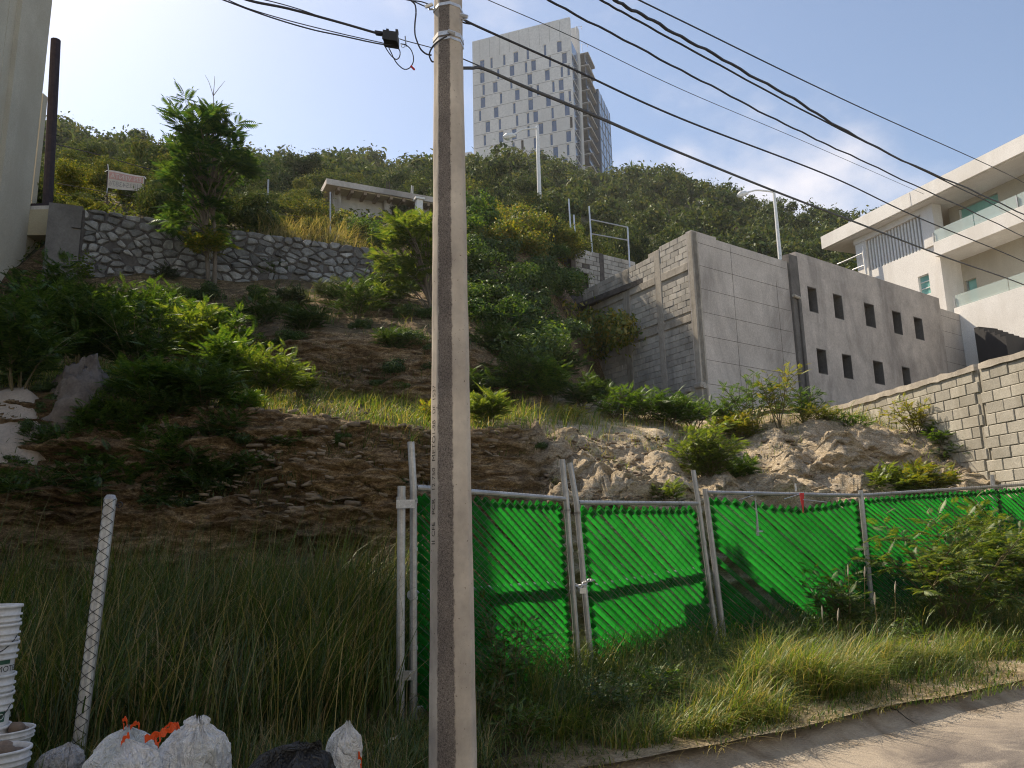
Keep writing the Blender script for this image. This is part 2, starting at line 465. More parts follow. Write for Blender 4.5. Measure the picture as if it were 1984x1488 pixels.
# ------------------------------------------------------------------ terrain
# columns: photo x, then (distance, photo y) of: cliff foot, cliff top, terrace back, bank top, above the bank, crest
COLS = [
 (-700, (8.0, None), (10.5, 800), (14, 740), (19.5, 640), (20.5, 560), (85, 263)),
 (-200, (8.2, None), (10.5, 770), (14, 720), (19.5, 620), (20.3, 540), (85, 278)),
 (0,    (8.5, None), (10.6, 765), (14, 700), (19.5, 590), (20.3, 520), (85, 290)),
 (110,  (9.0, None), (10.8, 760), (14.5, 700), (20.5, 545), (21.0, 425), (87, 300)),
 (250,  (9.4, None), (10.9, 775), (14.8, 715), (21.05, 530), (21.5, 425), (90, 321)),
 (450,  (9.8, None), (11.0, 790), (15.0, 738), (22.0, 545), (22.4, 455), (95, 340)),
 (600,  (10.1, None), (11.1, 803), (15.3, 760), (22.7, 545), (23.1, 472), (98, 348)),
 (700,  (10.3, None), (11.2, 815), (15.5, 775), (23.3, 545), (23.7, 486), (100, 345)),
 (830,  (10.5, None), (11.3, 830), (15.6, 785), (23.3, 540), (24.5, 470), (105, 355)),
 (920,  (10.7, None), (11.5, 835), (16.0, 790), (22.5, 560), (25.0, 470), (110, 356)),
 (1035, (10.9, None), (11.7, 838), (16.2, 792), (22.0, 600), (27.0, 480), (112, 356)),
 (1062, (10.4, None), (12.6, 850), (16.4, 795), (22.5, 620), (28.0, 490), (112, 356)),
 (1200, (10.5, None), (13.6, 848), (17.0, 800), (29.0, 765), (36.0, 560), (112, 369)),
 (1290, (10.8, None), (13.8, 880), (16.0, 815), (30.0, 775), (37.0, 580), (108, 370)),
 (1345, (11.8, None), (13.9, 938), (16.2, 835), (30.0, 780), (38.0, 600), (105, 380)),
 (1420, (12.4, None), (14.8, 915), (17.0, 820), (30.0, 790), (40.0, 640), (100, 395)),
 (1500, (12.7, None), (15.3, 850), (17.0, 795), (30.0, 800), (40.0, 660), (95, 415)),
 (1600, (12.9, None), (15.6, 835), (17.5, 798), (30.0, 810), (42.0, 670), (90, 438)),
 (1720, (13.2, None), (15.6, 838), (17.5, 810), (30.0, 815), (42.0, 670), (85, 465)),
 (1850, (13.6, None), (15.6, 862), (17.2, 845), (30.0, 830), (42.0, 670), (85, 490)),
 (1984, (14.2, None), (15.4, 885), (17.2, 868), (30.0, 840), (42.0, 670), (85, 520)),
 (2500, (14.0, None), (15.2, 900), (18.0, 880), (30.0, 850), (42.0, 680), (85, 560)),
]
def verge_z(x):          # kerbside ground rises a little to the right, with the road
    return 0.16 + np.clip(np.asarray(x) - 1.5, 0, 14) * 0.028
def road_z(x):
    return np.clip(np.asarray(x) - 1.5, 0, 30) * 0.028
_kb, _kY, _kZ = [], [], []
for col in COLS:
    px = col[0]
    b = at(px, 850, 10).x / 10
    Ys, Zs = [], []
    c3, c4 = col[3], col[4]
    wcut = float(np.interp(px, [380, 560, 900, 1000], [0, 1, 1, 0]))
    cut = (c3[0] + (c4[0] - c3[0]) * (.33 - .18 * wcut), c3[1] + (c4[1] - c3[1]) * (.33 + .22 * wcut))
    wb = float(np.interp(px, [1040, 1062], [0, 1]))
    c1, c2 = col[1], col[2]
    zf_ = float(verge_z(b * c1[0])) + 0.12
    brow_Y = c1[0] + (c2[0] - c1[0]) * (.5 + wb * (.17 - .5))
    brow_z = (1 - wb) * (.5 * zf_ + .5 * at(px, c2[1], c2[0]).z) + wb * at(px, 972, brow_Y).z
    for k, (Y, py) in enumerate([c1, (brow_Y, brow_z), c2, c3, cut] + list(col[4:])):
        if k == 1:
            Ys.append(Y); Zs.append(py); continue
        Ys.append(Y)
        Zs.append(float(verge_z(b * Y)) + 0.12 if py is None else at(px, py, Y).z)
    # behind the crest the hill levels off
    Ys.append(col[-1][0] + 40); Zs.append(Zs[-1] + 1.0)
    Ys.append(col[-1][0] + 95); Zs.append(Zs[-1] + 4.0)
    _kb.append(b); _kY.append(Ys); _kZ.append(Zs)
_kb, _kY, _kZ = np.array(_kb), np.array(_kY), np.array(_kZ)
def kerb_y(x):           # line of the kerb's road edge
    return 5.1 + 0.557 * (np.asarray(x, float) - 0.0)
def knots(b):
    Y = np.stack([np.interp(b, _kb, _kY[:, k]) for k in range(_kY.shape[1])])
    Z = np.stack([np.interp(b, _kb, _kZ[:, k]) for k in range(_kZ.shape[1])])
    return Y, Z
def ground(x, y):
    x, y = np.broadcast_arrays(np.asarray(x, float), np.asarray(y, float))
    b = x / np.maximum(y, 0.5)
    Y, Z = knots(b)
    z = verge_z(x) + 0.10 * np.clip((y - kerb_y(x)) / 3.0, 0, 1)
    for k in range(len(Y) - 1):
        t = np.clip((y - Y[k]) / np.maximum(Y[k + 1] - Y[k], 1e-3), 0, 1)
        z = np.where(y >= Y[k], Z[k] + (Z[k + 1] - Z[k]) * t, z)
    far = np.clip((y - 8) / 20, 0, 1)
    z = z + (0.05 + 0.10 * far) * fbm(x * 0.7, y * 0.7, 1.5, 3) + np.clip((y - 30) / 50, 0, 1) * 1.2 * fbm(x * 0.08, y * 0.08, 4.5, 3)
    return z
def gz(x, y): return float(ground(x, y))
def hit(px, py, y0=5.0, y1=150.0):
    """where the photo's sight line through (px,py) meets the ground"""
    d = ray(px, py)
    ys = np.concatenate([np.arange(y0, 17, 0.10), np.arange(17, 40, 0.25), np.arange(40, y1, 1.2)])
    xs, zs = d.x / d.y * ys, CAMZ + d.z / d.y * ys
    g = ground(xs, ys)
    k = np.argmax(g >= zs)
    if g[k] < zs[k]: k = len(ys) - 1
    if 0 < k and g[k] >= zs[k]:
        a, c = zs[k - 1] - g[k - 1], g[k] - zs[k]; t = a / max(a + c, 1e-6)
        yy = ys[k - 1] + (ys[k] - ys[k - 1]) * t; xx = d.x / d.y * yy
        return Vector((xx, yy, gz(xx, yy)))
    return Vector((xs[k], ys[k], g[k]))

def terrain_material(name, hill=False):
    m, n, l, out = _new(name)
    b = n.new('ShaderNodeBsdfPrincipled')
    vec = n.new('ShaderNodeTexCoord').outputs['Object']
    if not hill:
        # layered shale: bands follow the height, broken by noise
        lay = noise(n, l, 1.0, 10, 0.80, vec, (5.0, 5.0, 15.0), 0.9)
        r1 = ramp(n, [(0.30, (0.05, 0.033, 0.022)), (0.45, (0.15, 0.105, 0.065)), (0.56, (0.29, 0.215, 0.135)), (0.68, (0.54, 0.44, 0.31))])
        l.new(lay.outputs['Fac'], r1.inputs['Fac'])
        big = noise(n, l, 0.35, 5, 0.6, vec)
        soilw = noise(n, l, 1.1, 6, 0.7, vec)
        r2 = ramp(n, [(0.40, (0.6, 0.56, 0.5)), (0.6, (1.5, 1.45, 1.35))])
        l.new(big.outputs['Fac'], r2.inputs['Fac'])
        rock = mixc(n, l, 1.0, r1.outputs['Color'], r2.outputs['Color'], 'MULTIPLY')
        # paler limestone on the spur
        sx = n.new('ShaderNodeSeparateXYZ'); l.new(vec, sx.inputs[0])
        mr = n.new('ShaderNodeMapRange'); mr.inputs['From Min'].default_value = -0.2; mr.inputs['From Max'].default_value = 0.9
        wob = n.new('ShaderNodeMath'); wob.operation = 'MULTIPLY_ADD'; wob.inputs[1].default_value = 1.6; wob.inputs[2].default_value = -0.9
        l.new(soilw.outputs['Fac'], wob.inputs[0])
        sm = n.new('ShaderNodeMath'); sm.operation = 'ADD'; l.new(sx.outputs['X'], sm.inputs[0]); l.new(wob.outputs[0], sm.inputs[1])
        l.new(sm.outputs[0], mr.inputs['Value'])
        mz = n.new('ShaderNodeMapRange'); mz.inputs['From Min'].default_value = 5.6; mz.inputs['From Max'].default_value = 4.6
        l.new(sx.outputs['Z'], mz.inputs['Value'])
        both = n.new('ShaderNodeMath'); both.operation = 'MULTIPLY'; l.new(mr.outputs['Result'], both.inputs[0]); l.new(mz.outputs['Result'], both.inputs[1])
        pale = ramp(n, [(0.28, (0.16, 0.115, 0.07)), (0.42, (0.42, 0.33, 0.22)), (0.56, (0.62, 0.53, 0.40)), (0.72, (0.72, 0.65, 0.54))])
        l.new(lay.outputs['Fac'], pale.inputs['Fac'])
        rock = mixc(n, l, both.outputs[0], rock, pale.outputs['Color'])
        soil = noise(n, l, 2.5, 6, 0.65, vec)
        r3 = ramp(n, [(0.35, (0.06, 0.05, 0.025)), (0.6, (0.16, 0.12, 0.065)), (0.75, (0.24, 0.20, 0.12))])
        l.new(soil.outputs['Fac'], r3.inputs['Fac'])
        flat = r3.outputs['Color']
        palef = ramp(n, [(0.34, (0.22, 0.17, 0.10)), (0.48, (0.46, 0.37, 0.24)), (0.64, (0.66, 0.56, 0.42))]); l.new(soil.outputs['Fac'], palef.inputs['Fac'])
    else:
        soil = noise(n, l, 0.10, 6, 0.6, vec)
        r3 = ramp(n, [(0.42, (0.05, 0.05, 0.022)), (0.55, (0.11, 0.085, 0.04)), (0.66, (0.27, 0.125, 0.055))])
        l.new(soil.outputs['Fac'], r3.inputs['Fac'])
        flat = r3.outputs['Color']; rock = flat
        lay = noise(n, l, 1.5, 6, 0.7, vec)
    g = n.new('ShaderNodeNewGeometry')
    s2 = n.new('ShaderNodeSeparateXYZ'); l.new(g.outputs['Normal'], s2.inputs[0])
    mr2 = n.new('ShaderNodeMapRange'); mr2.inputs['From Min'].default_value = 0.76; mr2.inputs['From Max'].default_value = 0.94
    l.new(s2.outputs['Z'], mr2.inputs['Value'])
    if not hill:
        flat = mixc(n, l, both.outputs[0], flat, palef.outputs['Color'])
    col = mixc(n, l, mr2.outputs['Result'], rock, flat)
    if not hill:
        fr = noise(n, l, 30, 5, 0.8, vec, (1, 1, 1.7)); frr = ramp(n, [(0.36, (0.45, 0.43, 0.42)), (0.5, (0.95, 0.95, 0.95)), (0.64, (1.5, 1.48, 1.42))]); l.new(fr.outputs['Fac'], frr.inputs['Fac'])
        col = mixc(n, l, 0.85, col, frr.outputs['Color'], 'MULTIPLY')
    l.new(col, b.inputs['Base Color'])
    b.inputs['Roughness'].default_value = 0.95; b.inputs['Specular IOR Level'].default_value = 0.15
    fine = noise(n, l, 16, 7, 0.8, vec, (1, 1, 2.6))
    add = n.new('ShaderNodeMath'); add.operation = 'ADD'
    l.new(lay.outputs['Fac'], add.inputs[0]); l.new(fine.outputs['Fac'], add.inputs[1])
    bp = n.new('ShaderNodeBump'); bp.inputs['Strength'].default_value = 0.9; bp.inputs['Distance'].default_value = 0.06
    l.new(add.outputs[0], bp.inputs['Height']); l.new(bp.outputs['Normal'], b.inputs['Normal'])
    l.new(b.outputs[0], out.inputs['Surface'])
    return m
M['terrain'] = terrain_material('shale_and_soil')
M['hill'] = terrain_material('hill_soil', True)

def build_terrain():
    bs = np.concatenate([np.linspace(-1.4, -0.82, 30)[:-1], np.linspace(-0.82, 0.82, 640), np.linspace(0.82, 1.4, 30)[1:]])
    Y, Z = knots(bs)
    n_rows = [34, 60, 70, 60, 80, 80, 14, 70, 6, 6]
    segs = []
    # verge: from the kerb back edge to the cliff foot
    ky = np.maximum(5.1 / np.maximum(1 - 0.557 * bs, 0.22), 2.0) + 0.22   # y where x=b*y meets the kerb line, plus kerb width
    ky = np.minimum(ky, Y[0] - 0.6)
    rows_y, rows_t = [], []
    for i in range(n_rows[0]):
        t = i / n_rows[0]
        rows_y.append(ky + (Y[0] - ky) * t); rows_t.append(-1)
    for k in range(6):
        if k == 0: src = 0
    for k in range(len(Y) - 1):
        nr = n_rows[k + 1] if k + 1 < len(n_rows) else 6
        for i in range(nr):
            t = i / nr
            if k == 6: t = t ** 1.3
            rows_y.append(Y[k] + (Y[k + 1] - Y[k]) * t); rows_t.append(k)
    rows_y.append(Y[-1]); rows_t.append(len(Y) - 1)
    YY = np.array(rows_y); XX = bs[None, :] * YY
    ZZ = ground(XX, YY)
    # break the steep faces into ledges: push along y by layered noise
    k = np.array(rows_t)[:, None]
    st = np.where((k == 0) | (k == 1), 1.0, np.where(k == 3, 0.95, np.where(k == 4, .45, 0.0)))
    # soften near the ends of the steep rows
    t = np.zeros(len(rows_t))
    for kk in ((0, 1), (3,), (4,)):
        idx = np.where(np.isin(np.array(rows_t), kk))[0]
        t[idx] = np.sin(np.linspace(0.04, 0.96, len(idx)) * math.pi) ** 0.5
    st = st * t[:, None]
    k = np.array(rows_t)[:, None]
    lay = fbm(XX * 0.9, ZZ * 5.0, YY * 0.3, 5)
    big = fbm(XX * 0.55 + 5, ZZ * 0.8, YY * 0.2 + 2, 3)
    fine = fbm(XX * 4.0, ZZ * 14.0, YY, 3)
    lx = ZZ * 3.1 + 1.2 * fbm(XX * .45, YY * .2, 8.0, 3) + .25 * fbm(XX * 2.2, ZZ * .5, 3.0, 2)
    ledge = (lx - np.floor(lx)); lx2 = ZZ * 8.7 + 1.5 * fbm(XX * .8, YY * .3, 1.0, 3); ledge2 = lx2 - np.floor(lx2)
    blk = vnoise(XX * 2.3 + np.floor(lx) * 7.3, np.floor(lx) * 3.1, 0.5); blk2 = vnoise(XX * 6.0 + np.floor(lx2) * 5.1, np.floor(lx2) * 1.7, 2.5)
    rock = np.clip((XX + .3) / .8, 0, 1)
    YY = YY - st * (0.18 * lay + 0.32 * big + 0.07 * fine + .20 * ledge * (1 + .9 * blk) + .09 * ledge2 * (1 + .9 * blk2) * (1 - .55 * rock) + rock * (.08 * blk + .05 * blk2 + .12 * fbm(XX * 1.4, ZZ * 1.4, YY, 3)))
    ZZ = ZZ + st * 0.05 * fbm(XX * 3, YY * 3, 3.0, 3)
    top_ = np.where(k == 2, np.clip(1 - (YY - Y[2]) / 2.2, 0, 1), np.where(k == 1, 1.0, 0.0)) * rock
    slab = np.floor((fbm(XX * 1.1, YY * 1.6, 2.0, 3) + .35 * fbm(XX * 3.1, YY * 4.2, 4.0, 2)) * 5.0) / 5.0
    ZZ = ZZ + top_ * .20 * slab
    ZZ = ZZ + top_ * (.10 * fbm(XX * 1.8, YY * 1.8, 5.0, 4) + .05 * np.abs(vnoise(XX * 5, YY * 5, 1.0)))
    nr, nc = YY.shape
    V = np.stack([XX, YY, ZZ], -1).reshape(-1, 3)
    split = [i for i, kk in enumerate(rows_t) if kk == 6][0] + 2     # hill starts above the bank
    def grid(r0, r1):
        r = np.arange(r0, r1 - 1)[:, None] * nc + np.arange(nc - 1)[None, :]
        return np.stack([r, r + 1, r + nc + 1, r + nc], -1).reshape(-1, 4)
    V1 = V[:split * nc]; F1 = grid(0, split)
    link('terrain', np_mesh('terrain', V1, F1, M['terrain'], True))['kind'] = 'structure'
    V2 = V[(split - 1) * nc:]; r = np.arange(0, nr - split)[:, None] * nc + np.arange(nc - 1)[None, :]
    F2 = np.stack([r, r + 1, r + nc + 1, r + nc], -1).reshape(-1, 4)
    link('hill', np_mesh('hill', V2, F2, M['hill'], True))['kind'] = 'structure'
build_terrain()

# wide ground sheet to the horizon, lying under everything
m, n, l, out = _new('far_ground_soil')
b_ = n.new('ShaderNodeBsdfPrincipled'); t_ = noise(n, l, 0.02, 5); r_ = ramp(n, [(0.4, (0.10, 0.09, 0.06)), (0.6, (0.2, 0.17, 0.12))])
l.new(t_.outputs['Fac'], r_.inputs['Fac']); l.new(r_.outputs['Color'], b_.inputs['Base Color']); b_.inputs['Roughness'].default_value = 0.95
l.new(b_.outputs[0], out.inputs['Surface'])
MB().add([(-400, -400, -0.35), (400, -400, -0.35), (400, 400, -0.35), (-400, 400, -0.35)], [(0, 1, 2, 3)]).build('ground', m)['kind'] = 'structure'

# road: worn asphalt with exposed pale dust
m, n, l, out = _new('worn_asphalt')
b_ = n.new('ShaderNodeBsdfPrincipled')
vec = n.new('ShaderNodeTexCoord').outputs['Object']
a1 = noise(n, l, 1.3, 8, 0.7, vec, None, 0.8)
r1 = ramp(n, [(0.40, (0.11, 0.095, 0.09)), (0.52, (0.19, 0.165, 0.145)), (0.60, (0.33, 0.285, 0.235)), (0.72, (0.43, 0.375, 0.31))])
l.new(a1.outputs['Fac'], r1.inputs['Fac'])
a2 = noise(n, l, 120, 3, 0.8, vec)
r2 = ramp(n, [(0.3, (0.55, 0.55, 0.55)), (0.7, (1.3, 1.3, 1.3))]); l.new(a2.outputs['Fac'], r2.inputs['Fac'])
sp_ = n.new('ShaderNodeSeparateXYZ'); l.new(vec, sp_.inputs[0])
k1 = n.new('ShaderNodeMath'); k1.operation = 'MULTIPLY_ADD'; k1.inputs[1].default_value = -0.557; l.new(sp_.outputs['X'], k1.inputs[0]); l.new(sp_.outputs['Y'], k1.inputs[2])
k2 = n.new('ShaderNodeMath'); k2.operation = 'MULTIPLY_ADD'; k2.inputs[1].default_value = 1.3; l.new(a1.outputs['Fac'], k2.inputs[0]); l.new(k1.outputs[0], k2.inputs[2])
k3 = n.new('ShaderNodeMapRange'); k3.inputs['From Min'].default_value = 4.9; k3.inputs['From Max'].default_value = 5.65; l.new(k2.outputs[0], k3.inputs['Value'])
dusty = mixc(n, l, k3.outputs['Result'], r1.outputs['Color'], (0.38, 0.32, 0.25))      # dust washed against the kerb
l.new(mixc(n, l, 1.0, dusty, r2.outputs['Color'], 'MULTIPLY'), b_.inputs['Base Color'])
b_.inputs['Roughness'].default_value = 0.93
bp = n.new('ShaderNodeBump'); bp.inputs['Strength'].default_value = 0.9; bp.inputs['Distance'].default_value = 0.012
l.new(a2.outputs['Fac'], bp.inputs['Height']); l.new(bp.outputs[0], b_.inputs['Normal']); l.new(b_.outputs[0], out.inputs['Surface'])
M['asphalt'] = m
def strip(name, mat, off0, off1, zf0, zf1, nx=240, ny=6, x0=-40, x1=40, rough=0.0):
    xs = np.linspace(x0, x1, nx)
    U = np.linspace(0, 1, ny)
    # unit normal to the kerb line, pointing to the fence
    nxn, nyn = -0.4866, 0.8736
    V = []
    for u in U:
        o = off0 + (off1 - off0) * u
        X = xs + nxn * o; Y = kerb_y(xs) + nyn * o
        Zz = road_z(xs) + zf0 + (zf1 - zf0) * u
        V.append(np.stack([X, Y, Zz], -1))
    V = np.array(V)
    if rough: V[..., 2] += rough * fbm(V[..., 0] * 2.5, V[..., 1] * 2.5, 0.5, 3)
    r = np.arange(ny - 1)[:, None] * nx + np.arange(nx - 1)[None, :]
    F = np.stack([r, r + 1, r + nx + 1, r + nx], -1).reshape(-1, 4)
    return link(name, np_mesh(name, V.reshape(-1, 3), F, mat, True))
strip('road', M['asphalt'], -30, 0.0, 0.0, 0.0, 240, 40, rough=0.003)['kind'] = 'structure'
M['kerb'] = worn('kerb_concrete', (0.30, 0.255, 0.20), (0.48, 0.415, 0.33), 2.5, 0.93, 0.8, 50, (0.17, 0.125, 0.08), 2.6)
# gutter apron, then the kerb with a rolled face
def kerb():
    prof = [(-0.14, -0.02), (-0.06, 0.006), (0.02, 0.016), (0.12, 0.05), (0.20, 0.085), (0.27, 0.105), (0.36, 0.125), (0.42, 0.12), (0.46, 0.02)]
    xs = np.linspace(-12, 16, 220)
    root = empty('kerb', (0, 5.1, 0)); root['kind'] = 'structure'
    # cast in lengths of about 1 m
    cuts = np.arange(-12, 16, 1.02)
    for i in range(len(cuts) - 1):
        xx = np.linspace(cuts[i] + 0.001, cuts[i + 1] - 0.001, 17)
        V = []
        jz = random.Random(i).uniform(-0.004, 0.004)
        for o, dz in prof:
            w = (0.03 if o > .05 else .003) * fbm(xx * 2.6, o * 6.0 + 0 * xx, 2.0, 4)
            V.append(np.stack([xx - 0.4866 * o, kerb_y(xx) + 0.8736 * o, road_z(xx) + dz + w + (jz if dz > 0.02 else 0)], -1))
        V = np.array(V); nr, nc = V.shape[:2]
        r = np.arange(nr - 1)[:, None] * nc + np.arange(nc - 1)[None, :]
        F = np.stack([r, r + 1, r + nc + 1, r + nc], -1).reshape(-1, 4)
        link('kerb_stone', np_mesh('kerb_stone', V.reshape(-1, 3), F, M['kerb'], True), root)
kerb()
rnd = random.Random(11)
# ------------------------------------------------------------------ tower on the hill
def build_tower():
    Cn = at(1114, 300, 165)
    el = Vector((-math.sin(math.radians(70)), math.cos(math.radians(70)), 0))
    F = Frame((Cn.x, Cn.y), el, (-math.cos(math.radians(70)), -math.sin(math.radians(70))))
    S = Frame((Cn.x, Cn.y), (-F.n.x, -F.n.y), (-el.x, -el.y))    # side face, u runs backwards
    k = 4.65
    P = lambda x, y: (900 + x / k, 20 + y / k)
    rows = [
     [(158, 495, 1), (242, 476, 0), (357, 447, 0), (462, 420, 1), (569, 395, 0), (724, 355, 0), (853, 322, 1)],
     [(159, 611, 1), (302, 575, 0), (427, 545, 1), (553, 514, 0), (621, 497, 1), (769, 463, 0), (899, 428, 1)],
     [(171, 718, 0), (276, 697, 1), (420, 662, 0), (587, 620, 1), (745, 582, 1), (876, 549, 0), (936, 534, 0)],
     [(166, 834, 1), (328, 796, 0), (474, 760, 1), (591, 735, 1), (660, 716, 0), (800, 684, 0), (870, 668, 1)],
     [(139, 953, 0), (284, 921, 1), (448, 882, 0), (595, 847, 1), (755, 812, 1), (876, 780, 1), (947, 767, 0)],
     [(209, 1052, 1), (317, 1029, 0), (473, 994, 0), (571, 971, 0), (640, 957, 1), (792, 922, 0), (924, 897, 1)],
     [(182, 1173, 0), (329, 1143, 1), (447, 1117, 1), (575, 1088, 0), (687, 1063, 1), (807, 1037, 1), (961, 1003, 2)],
     [(303, 1265, 2), (440, 1237, 0), (521, 1219, 2), (644, 1194, 1), (783, 1163, 0), (937, 1127, 1)],
     [(495, 1338, 1), (615, 1311, 1), (690, 1290, 0), (820, 1276, 1), (932, 1252, 0)],
     [(770, 1372, 0), (907, 1360, 1)],
    ]
    uL = F.uv(*P(75, 700))[0]
    zt = F.uv(*P(975, 52))[1]
    zs = [sum(F.uv(*P(x, y))[1] for x, y, w in r) / len(r) for r in rows]
    h = (zs[0] - zs[7]) / 7.0
    z0 = zs[0]
    root = empty('office_tower', (Cn.x, Cn.y, zs[-1] - 14), 'tall raw concrete office tower with scattered narrow windows standing on the hilltop', 'tower')
    W = MB(); wh = h * 0.84
    zprev = zt
    glass_me = {}
    D = 0.2
    jm = MB()
    for i, r in enumerate(rows):
        zc = z0 - i * h
        a, b = zc - wh / 2, zc + wh / 2
        F.box(W, 0, uL, b, zprev, -0.9, 0)
        cuts = sorted((F.uv(*P(x, y))[0], w) for x, y, w in r)
        u = 0.0
        for uc, w in cuts:
            hw = (0.60 if w == 1 else 0.32)
            if uc - hw > u: F.box(W, u, uc - hw, a, b, -0.9, 0)
            key = w
            mb = MB(); F.box(mb, uc - hw, uc + hw, a, b, -D - 0.1, -D)
            win = mb.build('window', M['void'] if w == 2 else M['tower_glass'], root)
            fr = MB()
            for (p, q, s, t) in ((uc - hw, uc - hw + .05, a, b), (uc + hw - .05, uc + hw, a, b), (uc - hw + .05, uc + hw - .05, b - .05, b), (uc - hw + .05, uc + hw - .05, a, a + .05)):
                F.box(fr, p, q, s, t, -D, -D + 0.06)
            fr.build('frame', M['white_metal'] if w != 2 else M['tower_groove'], win)
            u = uc + hw
        F.box(W, u, uL, a, b, -0.9, 0)
        # thin cast joint at each floor, and a few vertical ones
        F.box(jm, 0.2, uL - 0.2, a - h * .10 - 0.05, a - h * .10 + 0.05, 0, 0.02)
        zprev = a
    F.box(W, 0, uL, zprev - 18, zprev, -0.9, 0)
    for q in np.linspace(2.5, uL - 2, 9):
        F.box(jm, q - .03, q + .03, z0 + wh * .6, zt - 0.4, 0, 0.02)
    W.build('wall', M['tower'], root)
    jm.build('panel_joint', M['tower_groove'], root)['kind'] = 'stuff'
    # left return, back and roof
    B = MB(); S.box(B, 0.91, 24, zprev - 18, zt - 6, uL and -uL + 0.0, -uL + 0.9); B.build('rear_wall', M['tower'], root)
    B = MB(); S.box(B, 0.91, 24, zt - 7, zt - 6.4, -uL + 0.91, -0.4); B.build('roof', M['conc_dark'], root)
    # side: glass strip
    zg = S.uv(1121, 75)[1]
    zb = zprev - 18
    nfl = 13
    for i in range(14):
        zc = z0 + 0.5 * h - i * h
        if zc - h < zb: break
        top = min(zc, zg)
        mb = MB(); S.box(mb, 1.0, 6.5, zc - h + 0.12, top, -0.5, -0.12)
        mb.build('glass_panel', M['tower_glass_dark'] if i > 0 else M['tower_glass_sky'], root)
        mb = MB(); S.box(mb, 0.95, 6.5, zc - h, zc - h + 0.12, -0.5, -0.02); mb.build('mullion', M['white_metal'], root)
    mb = MB(); S.box(mb, 6.5, 8.2, zb, zg + 2.2, -1.5, 0.2); mb.build('stair_wall', M['tower'], root)
    # balconies: one slab per floor
    zbal = S.uv(1146, 119, 2.0)[1]
    for i in range(11):
        z = zbal - i * h
        if z < zb + 2: break
        mb = MB(); S.box(mb, 8.2, 15.0, z - 0.35, z, -2.0, 2.1)
        mb.build('balcony_slab', M['conc_dark'], root)  # dark tone paints in the shaded undersides
        mb = MB(); S.box(mb, 8.15, 15.05, z + .002, z + .12, -2.0, 2.2); mb.build('balcony_edge', M['tower'], root)
        mb = MB(); S.box(mb, 8.3, 14.9, z - h * .72, z - 0.352, 1.2, 1.5); mb.build('balcony_screen', M['tower_glass_dark'], root)
    mb = MB(); S.box(mb, 8.2, 15.5, zb, zbal - 1, -2.6, -2.0); mb.build('balcony_back_glass', M['tower_glass_dark'], root)
    # lower glazed block behind the balconies
    zk = S.uv(1158, 152, 3.6)[1]
    i = 0; z = zk
    while z - h > zb:
        mb = MB(); S.box(mb, 15.5, 28, z - h + 0.14, z, -4, 2.6)
        o = mb.build('glass_block', M['tower_glass_sky'], root)
        mb = MB(); S.box(mb, 15.45, 28.05, z - h, z - h + 0.14, -4, 2.7); mb.build('floor_edge', M['tower_glass_dark'], root)
        for q in (15.6, 18.6, 21.7, 24.8, 27.9):
            mb = MB(); S.box(mb, q - .06, q + .06, z - h + .14, z, 2.6, 2.68); mb.build('mullion', M['tower_groove'], o)
        mb = MB(); S.box(mb, 15.40, 15.49, z - h + .15, z - .05, 0.4, 2.5); mb.build('end_glass', M['tower_glass_dark'], o)
        z -= h
    # roof-edge davits
    for (x, y) in ((1012, 190), (1065, 350)):
        p = S.p(*S.uv(*P(x - 6, y + 20)), 0); mb = MB()
        mb.tube([p, p + Vector((0, 0, 2.0)), p + Vector((1.4, 0, 2.0)), p + Vector((1.4, 0, 1.2))], 0.08, 5); mb.build('davit', M['galv'], root)
    # podium to the side
    mb = MB(); u0 = uL; z1 = F.uv(925, 290)[1]
    F.box(mb, uL + 0.02, uL + 16, z1 - 25, z1 - 1.0, -8, 1.5); mb.build('podium', M['tower'], root)
build_tower()

